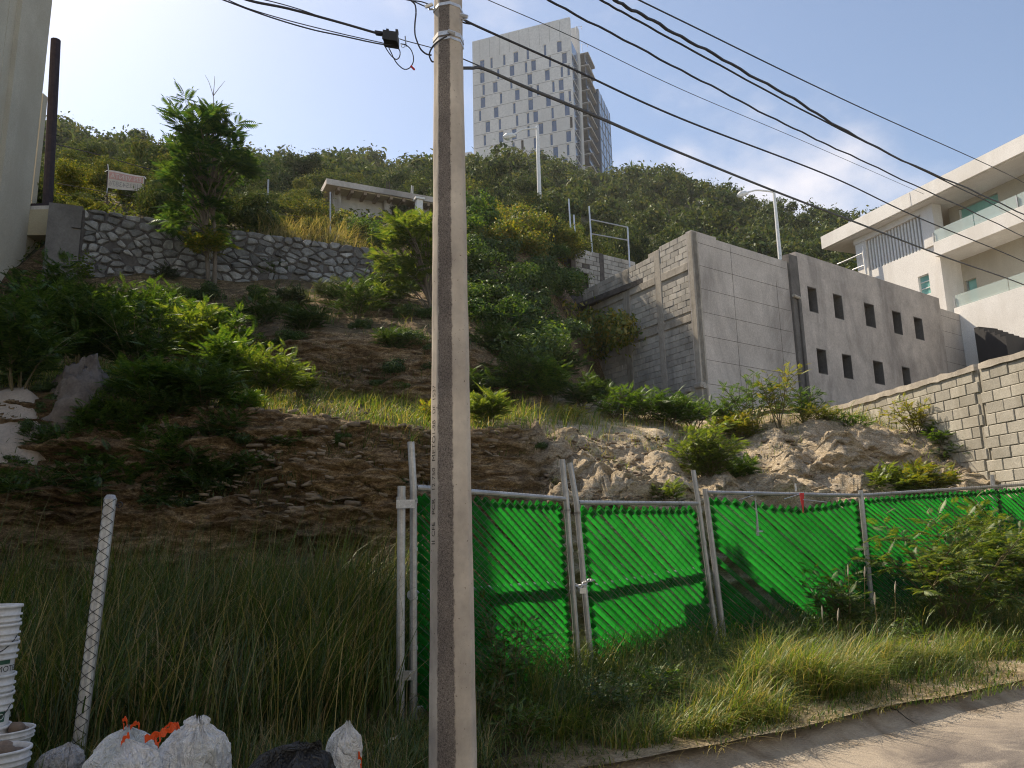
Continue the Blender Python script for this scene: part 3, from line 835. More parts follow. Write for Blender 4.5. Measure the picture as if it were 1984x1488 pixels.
# ------------------------------------------------------------------ bare concrete building
def build_concrete_building():
    Cx, Cy = 5.9, 24.0
    L = Frame((Cx, Cy), (-0.5, 0.866), (-0.866, -0.5))
    R = Frame((Cx, Cy), (0.809, 0.588), (0.588, -0.809))
    k = 4.377
    P = lambda x, y: (1090 + x / k, 440 + y / k)
    zt = L.uv(1338, 446)[1]
    zb = 4.6
    uE = L.uv(*P(110, 700))[0]
    root = empty('concrete_building', (Cx, Cy, zb), 'unfinished grey building, block side wall and plastered wall with small dark openings', 'building')
    # --- left face: columns, beams, blocks
    cols = []
    for xa, xb, y in ((1085, 1145, 700), (800, 850, 700), (528, 582, 850), (288, 320, 900)):
        ua, ub = L.uv(*P(xb, y))[0], L.uv(*P(xa, y))[0]
        cols.append((max(ua, 0.0), max(ub, ua + 0.25)))
    cols[0] = (0.0, 0.26)
    b1 = L.uv(*P(1080, 322))[1]; b2 = L.uv(*P(1130, 752))[1]
    beams = [(b1 - 0.13, b1 + 0.13), (b2 - 0.12, b2 + 0.12)]
    u_step = L.uv(*P(718, 240))[0]; z_low = L.uv(*P(500, 370))[1]
    zmid = zt - 0.06
    uc3 = cols[1]
    def top(u): return zt if u < uc3[0] else (zmid if u < u_step else z_low)
    mb = MB(); L.box(mb, 0.0, u_step, zb, zmid - 0.02, -0.26, -0.035); L.box(mb, u_step + .001, uE, zb, z_low - 0.02, -0.26, -0.035); L.box(mb, 0.0, uc3[0], zmid - 0.019, zt - 0.02, -0.26, -0.035)
    mb.build('mortar_bed', M['mortar'], root)
    for i, (a, b) in enumerate(cols):
        mb = MB(); L.block(mb, a, b, zb, (top(a) if i else zt) - 0.04, -0.2, 0.012 if i else 0.02, 0.015)
        mb.build('column', M['mortar'], root)
    for a, b in beams:
        prev = 0.262
        for (ca, cb) in cols[1:] + [(uE, uE)]:
            mb = MB(); L.block(mb, prev + .002, ca - .002, a, b, -0.2, 0.0 + (0.016), 0.012); mb.build('beam', M['mortar'], root)
            prev = cb
    # lintel ledge left open under the upper beam
    # blocks
    blocks = []
    ch = 0.202
    z = zb; row = 0
    nrow = int((zt - zb) / ch)
    for row in range(nrow):
        z0_ = zt - 0.02 - (row + 1) * ch; z1_ = z0_ + ch - 0.010
        if any(z1_ > a + .03 and z0_ < b - .03 for a, b in beams): continue
        u = 0.27 - (0.2 if row % 2 else 0.0)
        while u < uE:
            a, b = max(u, 0.262), min(u + 0.39, uE)
            for ca, cb in cols[1:]:
                if a < cb and b > ca:
                    if a < ca and b > cb: b = ca - 0.004
                    elif a < ca: b = ca - 0.004
                    else: a = cb + 0.004
            u += 0.404
            if b - a < 0.09 or z1_ > top((a + b) / 2) or (z1_ > z_low and b > u_step and a < u_step): continue
            blocks.append((a, b, z0_, z1_))
    blocks.sort(key=lambda q: -q[2])
    rest = MB()
    for i, (a, b, z0_, z1_) in enumerate(blocks):
        j = rnd.uniform(-0.006, 0.006)
        if i < 300:
            mb = MB(); L.block(mb, a, b, z0_, z1_, -0.04, 0.0 + j, 0.008); mb.build('block', M['block'], root)
        else:
            L.block(rest, a, b, z0_, z1_, -0.04, j, 0.008)
    if rest.v: rest.build('lower_block_courses', M['block'], root)['kind'] = 'stuff'
    # --- right face
    q = lambda x, y: (1320 + x / 2.976, 500 + y / 2.976)
    wins = []
    for (x0, x1, y0, y1) in ((725, 770, 165, 300), (873, 918, 207, 345), (1053, 1103, 262, 400), (1215, 1258, 310, 440), (1340, 1382, 350, 475)):
        ym = (y0 + y1) / 2
        wins.append((R.uv(*q(x0 + 3, ym))[0], R.uv(*q(x1 + 10, ym))[0], R.uv(*q(x0 + 22, y1))[1], R.uv(*q(x0 + 22, y0))[1], 0))
    for (x0, x1, y0, y1) in ((777, 825, 515, 655), (925, 972, 553, 695), (1105, 1155, 598, 735), (1272, 1310, 638, 760)):
        ym = (y0 + y1) / 2
        wins.append((R.uv(*q(x0 + 3, ym))[0], R.uv(*q(x1 + 10, ym))[0], R.uv(*q(x0 + 22, y1))[1], R.uv(*q(x0 + 22, y0))[1], 1))
    zu = [np.mean([w[2] for w in wins if w[4] == r]) for r in (0, 1)], [np.mean([w[3] for w in wins if w[4] == r]) for r in (0, 1)]
    uP = R.uv(1540, 600)[0]
    uS = R.uv(1815, 560)[0]
    uR = R.uv(1912, 650)[0]
    zA = zt; zB = R.uv(1450, 484)[1]; zC = R.uv(1700, 540)[1]; zD = R.uv(1860, 608)[1]
    uA = R.uv(1388, 470)[0]
    mb = MB(); R.box(mb, 0.002, uA, zb, zA, -0.25, 0.0); R.box(mb, uA + .002, uP - 0.2, zb, zB, -0.25, -0.002)
    mb.build('plaster_wall', M['conc'], root)
    # scored joints of the smooth wall are thin dark fillets just proud, painting the groove shade
    gm = MB()
    for zq in np.arange(zb + 1.0, zB - 0.1, 0.78): R.box(gm, 0.03, uP - 0.25, zq, zq + 0.012, 0.0, 0.004)
    for i, uq in enumerate((1.9, 4.3)): R.box(gm, uq, uq + 0.012, zb + 1, zB - 0.1 - 0.78 * (i % 2), 0.0045, 0.006)
    gm.build('scored_joint', M['conc_dark'], root)['kind'] = 'stuff'
    # rainwater pilaster
    mb = MB(); R.block(mb, uP - 0.19, uP + 0.32, zb, zC - 0.2, -0.2, 0.10, 0.02); mb.build('pilaster', M['conc_dark'], root)
    mb = MB(); p = R.p(uP + 0.1, zb, 0.15); mb.tube([p, p + Vector((0, 0, zB - zb - 1.4))], 0.055, 8); mb.build('downpipe', M['conc_dark'], root)
    mb = MB(); p = R.p(uP - 0.25, zB - 1.32, 0.16); mb.tube([p, R.p(uP + 0.15, zB - 1.36, 0.16)], 0.06, 8); mb.build('spout', M['mortar'], root)
    # wall with openings
    W = MB()
    def stripw(u0, u1, z0, z1): R.box(W, u0, u1, z0, z1, -0.28, 0.03)
    ug = uP + 0.322
    stripw(ug, uS, zu[1][0], zC)
    for r in (0, 1):
        ws = sorted(w for w in wins if w[4] == r); u = ug
        for w in ws:
            stripw(u, w[0], zu[0][r], zu[1][r]); u = w[1]
        stripw(u, uS, zu[0][r], zu[1][r])
    stripw(ug, uS, zu[1][1], zu[0][0]); stripw(ug, uS, zb, zu[0][1])
    W.build('pierced_wall', M['plaster'], root)
    for w in wins:
        mb = MB()
        z0_, z1_ = zu[0][w[4]], zu[1][w[4]]
        # unglazed opening: a rough cement reveal lining the hole
        for (p, s, t, v) in ((w[0], w[0] + .03, z0_, z1_), (w[1] - .03, w[1], z0_, z1_), (w[0] + .03, w[1] - .03, z0_, z0_ + .03), (w[0] + .03, w[1] - .03, z1_ - .03, z1_)):
            R.box(mb, p, s, t, v, -0.45, 0.022)
        mb.build('window_opening', M['conc_dark'], root)
    mb = MB(); R.box(mb, uS + .002, uR, zb, zD, -0.25, -0.06); R.box(mb, uR - .9, uR - .3, zD, zD + .25, -0.25, -0.062)
    mb.build('end_wall', M['conc'], root)
    mb = MB()
    for zq in np.arange(zb + 3, zD - 0.2, 0.7): R.box(mb, uS + .05, uR - .05, zq, zq + 0.012, -0.06, -0.056)
    mb.build('scored_joint', M['conc_dark'], root)['kind'] = 'stuff'  # dark fillets again, groove shade painted on
    # inside: slab, back wall; their dark colour paints in the unlit interior
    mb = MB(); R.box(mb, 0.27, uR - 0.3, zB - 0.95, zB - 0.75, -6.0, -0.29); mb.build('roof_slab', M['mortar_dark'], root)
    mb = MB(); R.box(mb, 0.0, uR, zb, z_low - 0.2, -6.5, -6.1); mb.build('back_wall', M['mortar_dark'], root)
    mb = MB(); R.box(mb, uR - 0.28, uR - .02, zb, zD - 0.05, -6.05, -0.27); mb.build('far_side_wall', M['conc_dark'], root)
    # ruined footing at the corner
    mb = MB()
    for i in range(26):
        u, zz, dd = rnd.uniform(-0.2, 2.2), zb + rnd.uniform(0.4, 1.7), rnd.uniform(0.0, 0.25)
        s = rnd.uniform(0.08, 0.2); L.block(mb, u, u + s * 1.8, zz, zz + s, -0.1, dd, 0.03)
    mb.build('crumbling_footing', M['mortar'], root)['kind'] = 'stuff'
    return L, R, uE
bL, bR, b_uE = build_concrete_building()

# small roofless block room behind it
def build_block_room():
    k = 4.51
    P = lambda x, y: (900 + x / k, 330 + y / k)
    o = at(*P(925, 690), 31.0)
    R = Frame((o.x, o.y), (0.829, 0.559), (0.559, -0.829))
    L = Frame((o.x, o.y), (-0.559, 0.829), (-0.829, -0.559))
    zt = R.uv(*P(960, 675))[1]; zb = zt - 5
    u1 = R.uv(*P(1500, 850))[0]
    root = empty('block_room', (o.x, o.y, zb), 'roofless room of rough blocks with a square dark opening, behind the unfinished building', 'building')
    w0, w1 = R.uv(*P(985, 960))[0], R.uv(*P(1085, 960))[0]
    wz1, wz0 = R.uv(*P(1035, 895))[1], R.uv(*P(1035, 1040))[1]
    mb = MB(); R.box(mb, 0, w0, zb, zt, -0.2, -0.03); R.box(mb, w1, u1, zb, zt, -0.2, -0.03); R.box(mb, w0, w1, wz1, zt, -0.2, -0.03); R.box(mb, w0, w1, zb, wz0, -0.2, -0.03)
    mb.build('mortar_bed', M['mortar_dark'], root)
    z = zt
    row = 0
    while z > wz0 - 0.6:
        u = -0.2 * (row % 2)
        while u < u1:
            a, b = max(u, 0.25), min(u + 0.39, u1)
            if a < w1 and b > w0 and z - 0.2 < wz1 and z > wz0:
                if a < w0: b = w0
                elif b > w1: a = w1
                else: a = b
            if b - a > 0.08 and not (row in (3, 5) and abs(a - (0.6 if row == 3 else 2.2)) < 0.2):
                mb = MB(); R.block(mb, a, b, z - 0.19, z, -0.035, rnd.uniform(-.008, .008), 0.01); mb.build('block', M['block'], root)
            u += 0.404
        z -= 0.205; row += 1
    for ua in (0.0, 1.55):
        mb = MB(); R.block(mb, ua, ua + 0.24, zb, zt + (0.02 if ua else .1), -0.19, 0.02, 0.01); mb.build('column', M['mortar_dark'], root)
    mb = MB(); L.box(mb, 0.01, 2.2, zb, zt - 0.1, -0.2, -0.01); mb.build('side_wall', M['conc_dark'], root)
    mb = MB(); R.box(mb, 0.25, u1, zb, zt - 0.5, -3.2, -3.0); mb.build('back_wall', M['conc_dark'], root)
build_block_room()

# ------------------------------------------------------------------ cracked block wall
def build_block_wall():
    A, B = Vector((7.45, 19.4, 0)), Vector((9.2, 10.8, 0))
    e = (B - A).normalized()
    F = Frame((A.x, A.y), (e.x, e.y), (e.y, -e.x))
    if F.n.x > 0: F.n = -F.n
    Lw = (B - A).length
    zt = F.uv(1800, 732)[1]
    zb = 2.2
    root = empty('block_wall', (A.x, A.y, zb), 'pale block boundary wall with a stepped open crack, below the unfinished building', 'wall')
    mb = MB(); ucr = F.uv(1905, 800)[0]
    # bed split by the crack
    F.box(mb, 0, ucr - 0.02, zb, zt - 0.12, -0.15, -0.025); F.box(mb, ucr + 0.02, Lw, zb, zt - 0.10, -0.15, -0.025)
    mb.build('mortar_bed', M['mortar_tan'], root)
    mb = MB(); F.box(mb, 0, Lw, zb, zt - 0.3, -0.22, -0.16); mb.build('rear_face', M['mortar_dark'], root)
    pitch = 0.204; row = 0; z = zt - 0.12
    while z > zb:
        u = -0.2 * (row % 2)
        off = 0.05 * math.sin(row * 2.1)
        while u < Lw:
            a, b = max(u, 0), min(u + 0.393, Lw)
            uc = ucr + off + 0.03 * row * (-0.3)
            gap = max(0.014, 0.075 - 0.006 * row) if row < 11 else 0.005
            if a < uc < b:
                parts = [(a, uc - gap), (uc + gap, b)]
            else: parts = [(a, b)]
            for (p, s) in parts:
                if s - p > 0.06:
                    if row in (0, 1) and abs(p - uc) < 0.1 and s < uc: continue
                    dz = -0.02 if p > uc else 0.0
                    mb = MB(); F.block(mb, p, s, z - pitch + 0.009 + dz, z + dz, -0.03, rnd.uniform(-.006, .008), 0.01); mb.build('block', M['block_tan'], root)
            u += 0.404
        z -= pitch; row += 1
    # rough mortar cap
    for (a, b) in ((0, 2.2), (2.2, 4.1), (4.1, ucr - .05), (ucr + .06, Lw)):
        n_ = 14; V = []; Fc = []
        mb = MB(); us = np.linspace(a, b, n_)
        for i, u in enumerate(us):
            t = 0.03 * fbm(u * 4, 0.3, 0.7); s = 0.025 * fbm(u * 5, 4.3, 0.7)
            V += [F.p(u, zt - 0.13 + s, -0.16), F.p(u, zt - 0.13 + s, 0.03), F.p(u, zt - 0.01 + t, 0.02), F.p(u, zt + t, -0.15)]
        for i in range(n_ - 1):
            o_ = i * 4
            for q in range(4): Fc.append((o_ + q, o_ + (q + 1) % 4, o_ + 4 + (q + 1) % 4, o_ + 4 + q))
        Fc += [(0, 1, 2, 3), tuple((n_ - 1) * 4 + q for q in (3, 2, 1, 0))]
        mb.add(V, Fc); mb.build('mortar_cap', M['mortar'], root)
build_block_wall()

# ------------------------------------------------------------------ white house
def build_white_house():
    o = at(1800, 450, 36)
    an = math.radians(21.5)
    F = Frame((o.x, o.y), (math.sin(an), -math.cos(an)), (-math.cos(an), -math.sin(an)))
    k = 3.542
    P = lambda x, y: (1580 + x / k, 280 + y / k)
    uv = lambda x, y, d=0: F.uv(*P(x, y), d)
    root = empty('white_house', (o.x, o.y, 8), 'white modern house with deep flat roof, louvred terrace screen and glass balconies', 'house')
    OV = 0.7; RC = -1.3
    uT = uv(40, 680, OV)[0]; z1 = uv(40, 632, OV)[1]; z0 = uv(45, 718, OV)[1]
    uEnd = F.uv(2300, 300)[0]
    def b(name, mat, u0, u1, za, zb, d0, d1, parent=root):
        mb = MB(); F.box(mb, u0, u1, za, zb, d0, d1); return mb.build(name, M[mat], parent)
    b('roof', 'white', uT, uEnd, z0, z1, -11, OV)
    b('soffit', 'white', uT + .1, uEnd - .1, z0 - .03, z0 - .002, -10.9, OV - .15)
    uA = uv(320, 800)[0]; uB = uv(745, 600)[0]; uC = uv(800, 600)[0]
    zh = uv(330, 668)[1]; zl = uv(560, 792)[1]
    b('header_beam', 'white', uA - .35, uB, zh, z0 - .035, -0.35, 0.1)
    b('column', 'white', uA - .3, uA + .42, zl - 1.5, zh - .003, -0.4, 0.06)
    # louvres
    u0, u1 = uA + 0.55, uB - 0.1
    n = 18
    mb = MB(); F.box(mb, 0, 0.09, 0, zh - zl - .01, -0.22, 0.0)
    for i in range(n):
        u = u0 + (u1 - u0) * i / (n - 1)
        mb = MB(); F.box(mb, u - .05, u + .05, zl + .003, zh - .003, -0.26, -0.02); mb.build('louver_slat', M['white_metal'], root)
    b('terrace_back_wall', 'cream', uA, uB, zl - 3, z0 - .04, -4.2, -4.0)
    b('fascia_joint', 'louver', uB + .05, uB + .07, z0 + .02, z1 - .05, OV, OV + .012)
    # wall under the louvres with one window
    wx0, wx1 = uv(708, 960)[0], uv(785, 960)[0]; wz1, wz0 = uv(740, 895)[1], uv(755, 1030)[1]
    zb = zl - 9
    for (p, q, s, t) in ((uA - .3 + .73, wx0, zb, zl), (wx1, uC, zb, zl), (wx0, wx1, wz1, zl), (wx0, wx1, zb, wz0)):
        b('wall', 'white', p, q, s, t, -0.3, 0)
    b('wall', 'white', uA - .3, uA - .3 + .729, zb, zl - 1.5, -0.4, -.002)
    win = b('window', 'teal_glass', wx0, wx1, wz0, wz1, -0.22, -0.16)
    for q in (0.0, 0.33, 0.66, 0.97):
        z = wz0 + (wz1 - wz0) * q; b('frame', 'white_metal', wx0, wx1, z, z + .04, -0.159, -0.12, win)
    b('column', 'white', uB + .002, uC + .25, zl - .05, z0 - .035, -0.5, 0.1)
    b('end_wall', 'white', uC + .002, uC + .25, zb, zl - .052, RC - .3, 0.02)
    # upper balcony
    zf = uv(805, 686, 0.2)[1]; zs = uv(825, 772, 0.3)[1]
    b('balcony_slab', 'white', uC + .26, uEnd, zs, zf, RC - .4, 0.35)
    uw0, uw1 = uv(985, 520, RC)[0], uv(1262, 420, RC)[0]; wt, wb = uv(1120, 385, RC)[1], uv(1135, 548, RC)[1]
    for (p, q, s, t) in ((uC, uw0, zf, z0 - .035), (uw1, uEnd, zf, z0 - .035), (uw0, uw1, wt, z0 - .035), (uw0, uw1, zf, wb)):
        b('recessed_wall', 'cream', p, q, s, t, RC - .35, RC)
    win = b('window', 'teal_glass', uw0, uw1, wb, wt, RC - .25, RC - .18)
    b('frame', 'white_metal', uw0, uw1, wb, wb + .07, RC - .179, RC - .1, win); b('frame', 'white_metal', uw0, uw1, wb + (wt - wb) * .33, wb + (wt - wb) * .33 + .06, RC - .179, RC - .1, win)
    b('frame', 'white_metal', uw0, uw0 + .06, wb + .08, wt, RC - .177, RC - .09, win); b('frame', 'white_metal', (uw0 + uw1) / 2, (uw0 + uw1) / 2 + .05, wb + .08, wb + (wt - wb) * .32, RC - .177, RC - .09, win)
    zr = uv(805, 597, 0.25)[1]
    def railing(u0, u1, za, zb_, d, step=2.1):
        u = u0
        while u < u1:
            g = b('glass_railing_panel', 'rail_glass', u + .02, min(u + step, u1) - .02, za + .03, zb_, d - .015, d)
            u += step
        u = u0
        while u < u1 + .01:
            b('railing_post', 'galv', u - .025, u + .025, za - .15, zb_ - .1, d + .012, d + .06); u += step * 2
    railing(uC + .3, uEnd, zf, zr, 0.28)
    # lower storey
    zf2 = uv(897, 1146, 0.3)[1]; zr2 = uv(892, 1058, 0.3)[1]
    un0, un1 = uv(868, 960, RC)[0], uv(915, 960, RC)[0]; nt, nb = uv(885, 882, RC)[1], uv(905, 1040, RC)[1]
    ud0, ud1 = uv(1030, 980, RC)[0], uv(1110, 980, RC)[0]; dt = uv(1060, 925, RC)[1]
    segs = sorted([(un0, un1, nb, nt), (ud0, ud1, zf2, dt)])
    u = uC
    for (p, q, s, t) in segs:
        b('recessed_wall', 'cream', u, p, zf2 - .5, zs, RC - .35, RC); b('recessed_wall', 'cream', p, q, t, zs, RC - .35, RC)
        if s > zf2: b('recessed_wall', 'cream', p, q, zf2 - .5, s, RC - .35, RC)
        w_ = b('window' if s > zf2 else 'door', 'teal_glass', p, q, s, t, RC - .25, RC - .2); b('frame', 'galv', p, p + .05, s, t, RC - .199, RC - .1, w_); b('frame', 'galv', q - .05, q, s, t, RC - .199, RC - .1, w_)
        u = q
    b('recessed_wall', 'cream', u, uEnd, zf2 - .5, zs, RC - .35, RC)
    b('parapet', 'white', uC + .9, uEnd, zb - 3, zf2, RC + .01, 0.4)
    b('floor_slab', 'white', uC + .26, uC + .898, zb, zf2 - .1, RC + .01, 0.0)
    railing(uC + .95, uEnd, zf2, zr2, 0.3, 2.6)
    # stepped black stair flank
    st = MB()
    x0, x1 = uv(1165, 1330, 1.0)[0], uv(1375, 1330, 1.0)[0]; zz0 = uv(1270, 1420, 1.0)[1] - 1; zz1 = uv(1170, 1262, 1.0)[1]; zz2 = uv(1370, 1320, 1.0)[1]
    for i in range(6):
        F.box(st, x0 + (x1 - x0) * i / 6, x0 + (x1 - x0) * (i + 1) / 6 - .001, zz0, zz1 + (zz2 - zz1) * i / 5, 0.45, 1.6)
    o2 = st.build('stair_flank', M['black'], root)
    # body behind
    b('body', 'white', uT + 2.5, uEnd, zb, z0 - .5, -10.5, -4.21)
    # rooftop washing-line bracket at the far end
    p0, p1 = F.p(*uv(150, 822, .3), .3), F.p(*uv(325, 745, .3), .3)
    mb = MB(); mb.tube([p0, p1], 0.04, 6); p2, p3 = F.p(*uv(255, 860, .3), .3), F.p(*uv(335, 830, .3), .3); mb.tube([p2, p3], 0.04, 6)
    mb.tube([F.p(*uv(322, 700, .3), .3), F.p(*uv(350, 890, .3), .3)], 0.06, 6); mb.build('pipe_bracket', M['white_metal'], root)
build_white_house()

# ------------------------------------------------------------------ cream house at the edge of the lot
def build_cream_house():
    cx, cy = -13.75, 20.5
    p = at(42, 300, cy); cx = p.x
    root = empty('cream_house', (cx, cy, 6), 'cream stucco house wall rising beside the rubble retaining wall', 'house')
    def b(name, mat, x0, x1, y0, y1, z0, z1):
        return MB().box(x0, x1, y0, y1, z0, z1).build(name, M[mat], root)
    b('tall_wall', 'cream', cx - 9, cx, 19.3, cy, 4, 23.5)
    b('long_wall', 'cream', cx - 9, cx - .012, 6.5, 19.298, 1.0, 23.0)  # unseen stretch, length and height set to shade the lot
    b('corner_pier', 'cream', cx - .6, cx + .14, 19.6, cy + .4, 4, 23.4)
    b('roof_edge', 'void', cx - 9.5, cx + .5, 6.3, 14.5, 23.01, 23.4)
    q = lambda px, py, Y=cy + .6: at(px, py, Y)
    # ledge joining the retaining wall; near-black panel below paints the shade of the hollow
    a, c = q(40, 412), q(100, 460)
    b('ledge', 'ochre', cx + .1, c.x, cy + .402, cy + 1.4, c.z, a.z)
    b('ledge_leg', 'ochre', cx + .1, q(57, 480).x, cy + .42, cy + 1.3, c.z - 4.0, c.z - .003)
    b('recess', 'void', q(57, 480).x + .01, c.x - .05, cy + 1.0, cy + 1.3, c.z - 4, c.z - .004)
    b('slab', 'conc', q(62, 402).x, q(119, 402).x, cy + .5, cy + 1.6, q(90, 408).z, q(90, 401).z)
    # stair rail further back
    for i in range(7):
        a, c = at(66 + i * .2, 120 + i * 9, 24), at(76, 124 + i * 9.5, 24)
        MB().tube([at(60, 118 + i * 9, 24), at(75 - i * .4, 130 + i * 8, 24)], 0.02, 4).build('rail_bar', M['white_metal'], root)
    MB().tube([at(77, 119, 24), at(69, 184, 24)], 0.03, 5).build('rail_post', M['white_metal'], root)
    a, c = at(40, 185, 24), at(72, 330, 24)
    b('upper_volume', 'cream', a.x - 6, c.x, 23.9, 24.15, 8, a.z)
    # steel column standing on the slab
    po = empty('steel_column', at(92, 402, cy + 1.0), 'dark rusty steel column standing on a slab beside the cream house', 'column')
    mb = MB(); t, bt = at(108, 78, cy + 1.0), at(92, 402, cy + 1.0)
    mb.tube([bt, (bt + t) / 2, t], 0.14, 10); mb.build('shaft', M['rust'], po)
    MB().box(bt.x - .3, bt.x + .3, bt.y - .3, bt.y + .3, bt.z - .06, bt.z - .002).build('base_plate', M['rust'], po)
build_cream_house()

# ------------------------------------------------------------------ rubble retaining wall
def poly_clip(poly, a, b, c):
    out = []
    for i in range(len(poly)):
        p, q = poly[i], poly[(i + 1) % len(poly)]
        dp, dq = a * p[0] + b * p[1] - c, a * q[0] + b * q[1] - c
        if dp <= 0: out.append(p)
        if dp * dq < 0:
            t = dp / (dp - dq); out.append((p[0] + (q[0] - p[0]) * t, p[1] + (q[1] - p[1]) * t))
    return out
def build_stone_wall():
    o = at(165, 405, 20.4)
    F = Frame((o.x, o.y), (0.93, 0.36), (0.36, -0.93))
    uE, zE = F.uv(725, 482); z0 = F.uv(165, 405)[1]
    zb = z0 - 3.0
    root = empty('stone_wall', (o.x, o.y, zb), 'dark retaining wall of irregular limestone rubble set in deep joints', 'wall')
    topz = lambda u: z0 + (zE - z0) * u / uE
    V = [F.p(0, zb, -.4), F.p(uE, zb, -.4), F.p(uE, zb, 0), F.p(0, zb, 0)]
    mb = MB(); mb.hexa([F.p(-.05, zb, 0), F.p(uE, zb, 0), F.p(uE, zb, -.5), F.p(-.05, zb, -.5), F.p(-.05, topz(0) - .03, 0), F.p(uE, topz(uE) - .03, 0), F.p(uE, topz(uE) - .03, -.5), F.p(-.05, topz(0) - .03, -.5)])
    mb.build('mortar_core', M['mortar_dark'], root)
    r = random.Random(5)
    H = 2.35
    seeds = []
    v = 0.0
    while v < H:
        hh = r.uniform(0.11, 0.27); u = -0.2 + r.uniform(0, .3)
        while u < uE + .2:
            w = r.choice((r.uniform(.16, .3), r.uniform(.25, .5), r.uniform(.4, .75)))
            seeds.append((u + w / 2, v + hh / 2 + r.uniform(-.10, .10))); u += w
        v += hh
    asp = 1.55
    S = [(u, v * asp) for u, v in seeds]
    cnt = 0
    rest = MB()
    for i, (su, sv) in enumerate(S):
        poly = [(0.0, 0.0), (uE, 0.0), (uE, H * asp), (0.0, H * asp)]
        for j, (tu, tv) in enumerate(S):
            if i != j and abs(tu - su) < 1.6 and abs(tv - sv) < 1.4:
                a, b_ = tu - su, tv - sv
                poly = poly_clip(poly, a, b_, (tu * tu + tv * tv - su * su - sv * sv) / 2)
                if not poly: break
        if len(poly) < 3: continue
        cx_, cy_ = sum(p[0] for p in poly) / len(poly), sum(p[1] for p in poly) / len(poly)
        # cut corners
        pp = []
        for q in range(len(poly)):
            p0, p1 = poly[q], poly[(q + 1) % len(poly)]
            for t in (0.22, 0.78): pp.append((p0[0] + (p1[0] - p0[0]) * t, p0[1] + (p1[1] - p0[1]) * t))
        d = r.uniform(0.015, 0.12); n_ = len(pp)
        pp = [(p[0] + r.uniform(-.02, .02), p[1] + r.uniform(-.02, .02)) for p in pp]
        Vv = []
        sh = 1 - 0.05 / max(0.12, math.sqrt((max(p[0] for p in poly) - min(p[0] for p in poly)) * 0.3)) * r.uniform(.5, 1.5)
        for s, dd in ((sh, -.02), (sh * .97, d * .6), (sh * .80, d)):
            for p in pp:
                u, vv = cx_ + (p[0] - cx_) * s, (cy_ + (p[1] - cy_) * s) / asp
                jit = r.uniform(-.012, .012) if dd > 0 else 0
                Vv.append(F.p(u, topz(u) - vv, dd + jit))
        Vv.append(F.p(cx_, topz(cx_) - cy_ / asp, d + r.uniform(-.01, .03)))
        Fc = []
        for ring in (0, n_):
            for q in range(n_): Fc.append((ring + q, ring + n_ + q, ring + n_ + (q + 1) % n_, ring + (q + 1) % n_))
        for q in range(n_): Fc.append((2 * n_ + q, 3 * n_, 2 * n_ + (q + 1) % n_))
        cnt += 1
        if r.random() < .05: continue
        if cnt <= 300: MB().add(Vv, Fc).build('stone', M['stone'], root)
        else: rest.add(Vv, Fc)
    if rest.v: rest.build('lower_stones', M['stone'], root)['kind'] = 'stuff'
    # plastered stretch beside the house
    u0 = F.uv(95, 405)[0]
    mb = MB(); F.box(mb, u0, -.052, zb, z0 + .05, -.5, .06); F.box(mb, u0 + .6, -.053, z0 - .62, z0 - .56, 0.06, .13)
    mb.build('plastered_stretch', M['conc_dark'], root)
    return F
sF = build_stone_wall()

# ------------------------------------------------------------------ abandoned house with timber eaves
def build_eaves_house():
    o = at(645, 354, 34)
    F = Frame((o.x, o.y), (0.90, 0.43), (0.43, -0.90))
    k = 6.469
    P = lambda x, y: (600 + x / k, 330 + y / k)
    root = empty('block_house', (o.x, o.y, 10), 'low abandoned block house with a flat slab roof and timber eaves, half buried in scrub', 'house')
    z1 = F.uv(*P(330, 120))[1]; u1 = F.uv(985, 425)[0]
    def b(name, mat, u0, u1, za, zb, d0, d1):
        mb = MB(); F.box(mb, u0, u1, za, zb, d0, d1); return mb.build(name, M[mat], root)
    b('roof_slab', 'conc', -.3, u1, z1 - .28, z1, -5, 0)
    b('wall', 'block', .6, u1 - .4, z1 - 4.2, z1 - .285, -4.6, -0.9)
    b('plinth', 'plaster', .5, u1 - .3, z1 - 4.2, z1 - 1.55, -4.7, -0.6)
    for px_ in (380, 1025, 1500):
        u = F.uv(*P(px_, 300))[0]; b('column', 'mortar', u - .18, u + .18, z1 - 1.55, z1 - .29, -.9, -.55)
    n_ = 14
    for i in range(n_):
        u = .3 + (u1 - .8) * i / (n_ - 1); b('eave_joist', 'timber', u - .07, u + .07, z1 - .48, z1 - .285, -0.88, -.05)
    for i in range(n_ - 1):
        u = .3 + (u1 - .8) * i / (n_ - 1); w = (u1 - .8) / (n_ - 1); b('eave_board', 'ochre', u + .08, u + w - .08, z1 - .34, z1 - .286, -0.87, -.1)
    # little capped flue and starter bars
    u, z = F.uv(*P(1330, 420)); b('flue', 'white', u - .15, u + .15, z - 1.2, z - .02, .3, .6); b('flue_cap', 'white', u - .23, u + .23, z - .018, z + .08, .22, .68)
    for x in (1010, 1025, 1040, 1315, 1340):
        u, z = F.uv(*P(x, 330)); p = F.p(u, z1, -.6); MB().tube([p, p + Vector((rnd.uniform(-.05, .05), 0, .7))], .018, 4).build('starter_bar', M['white_metal'] if x > 1200 else M['rust'], root)
build_eaves_house()

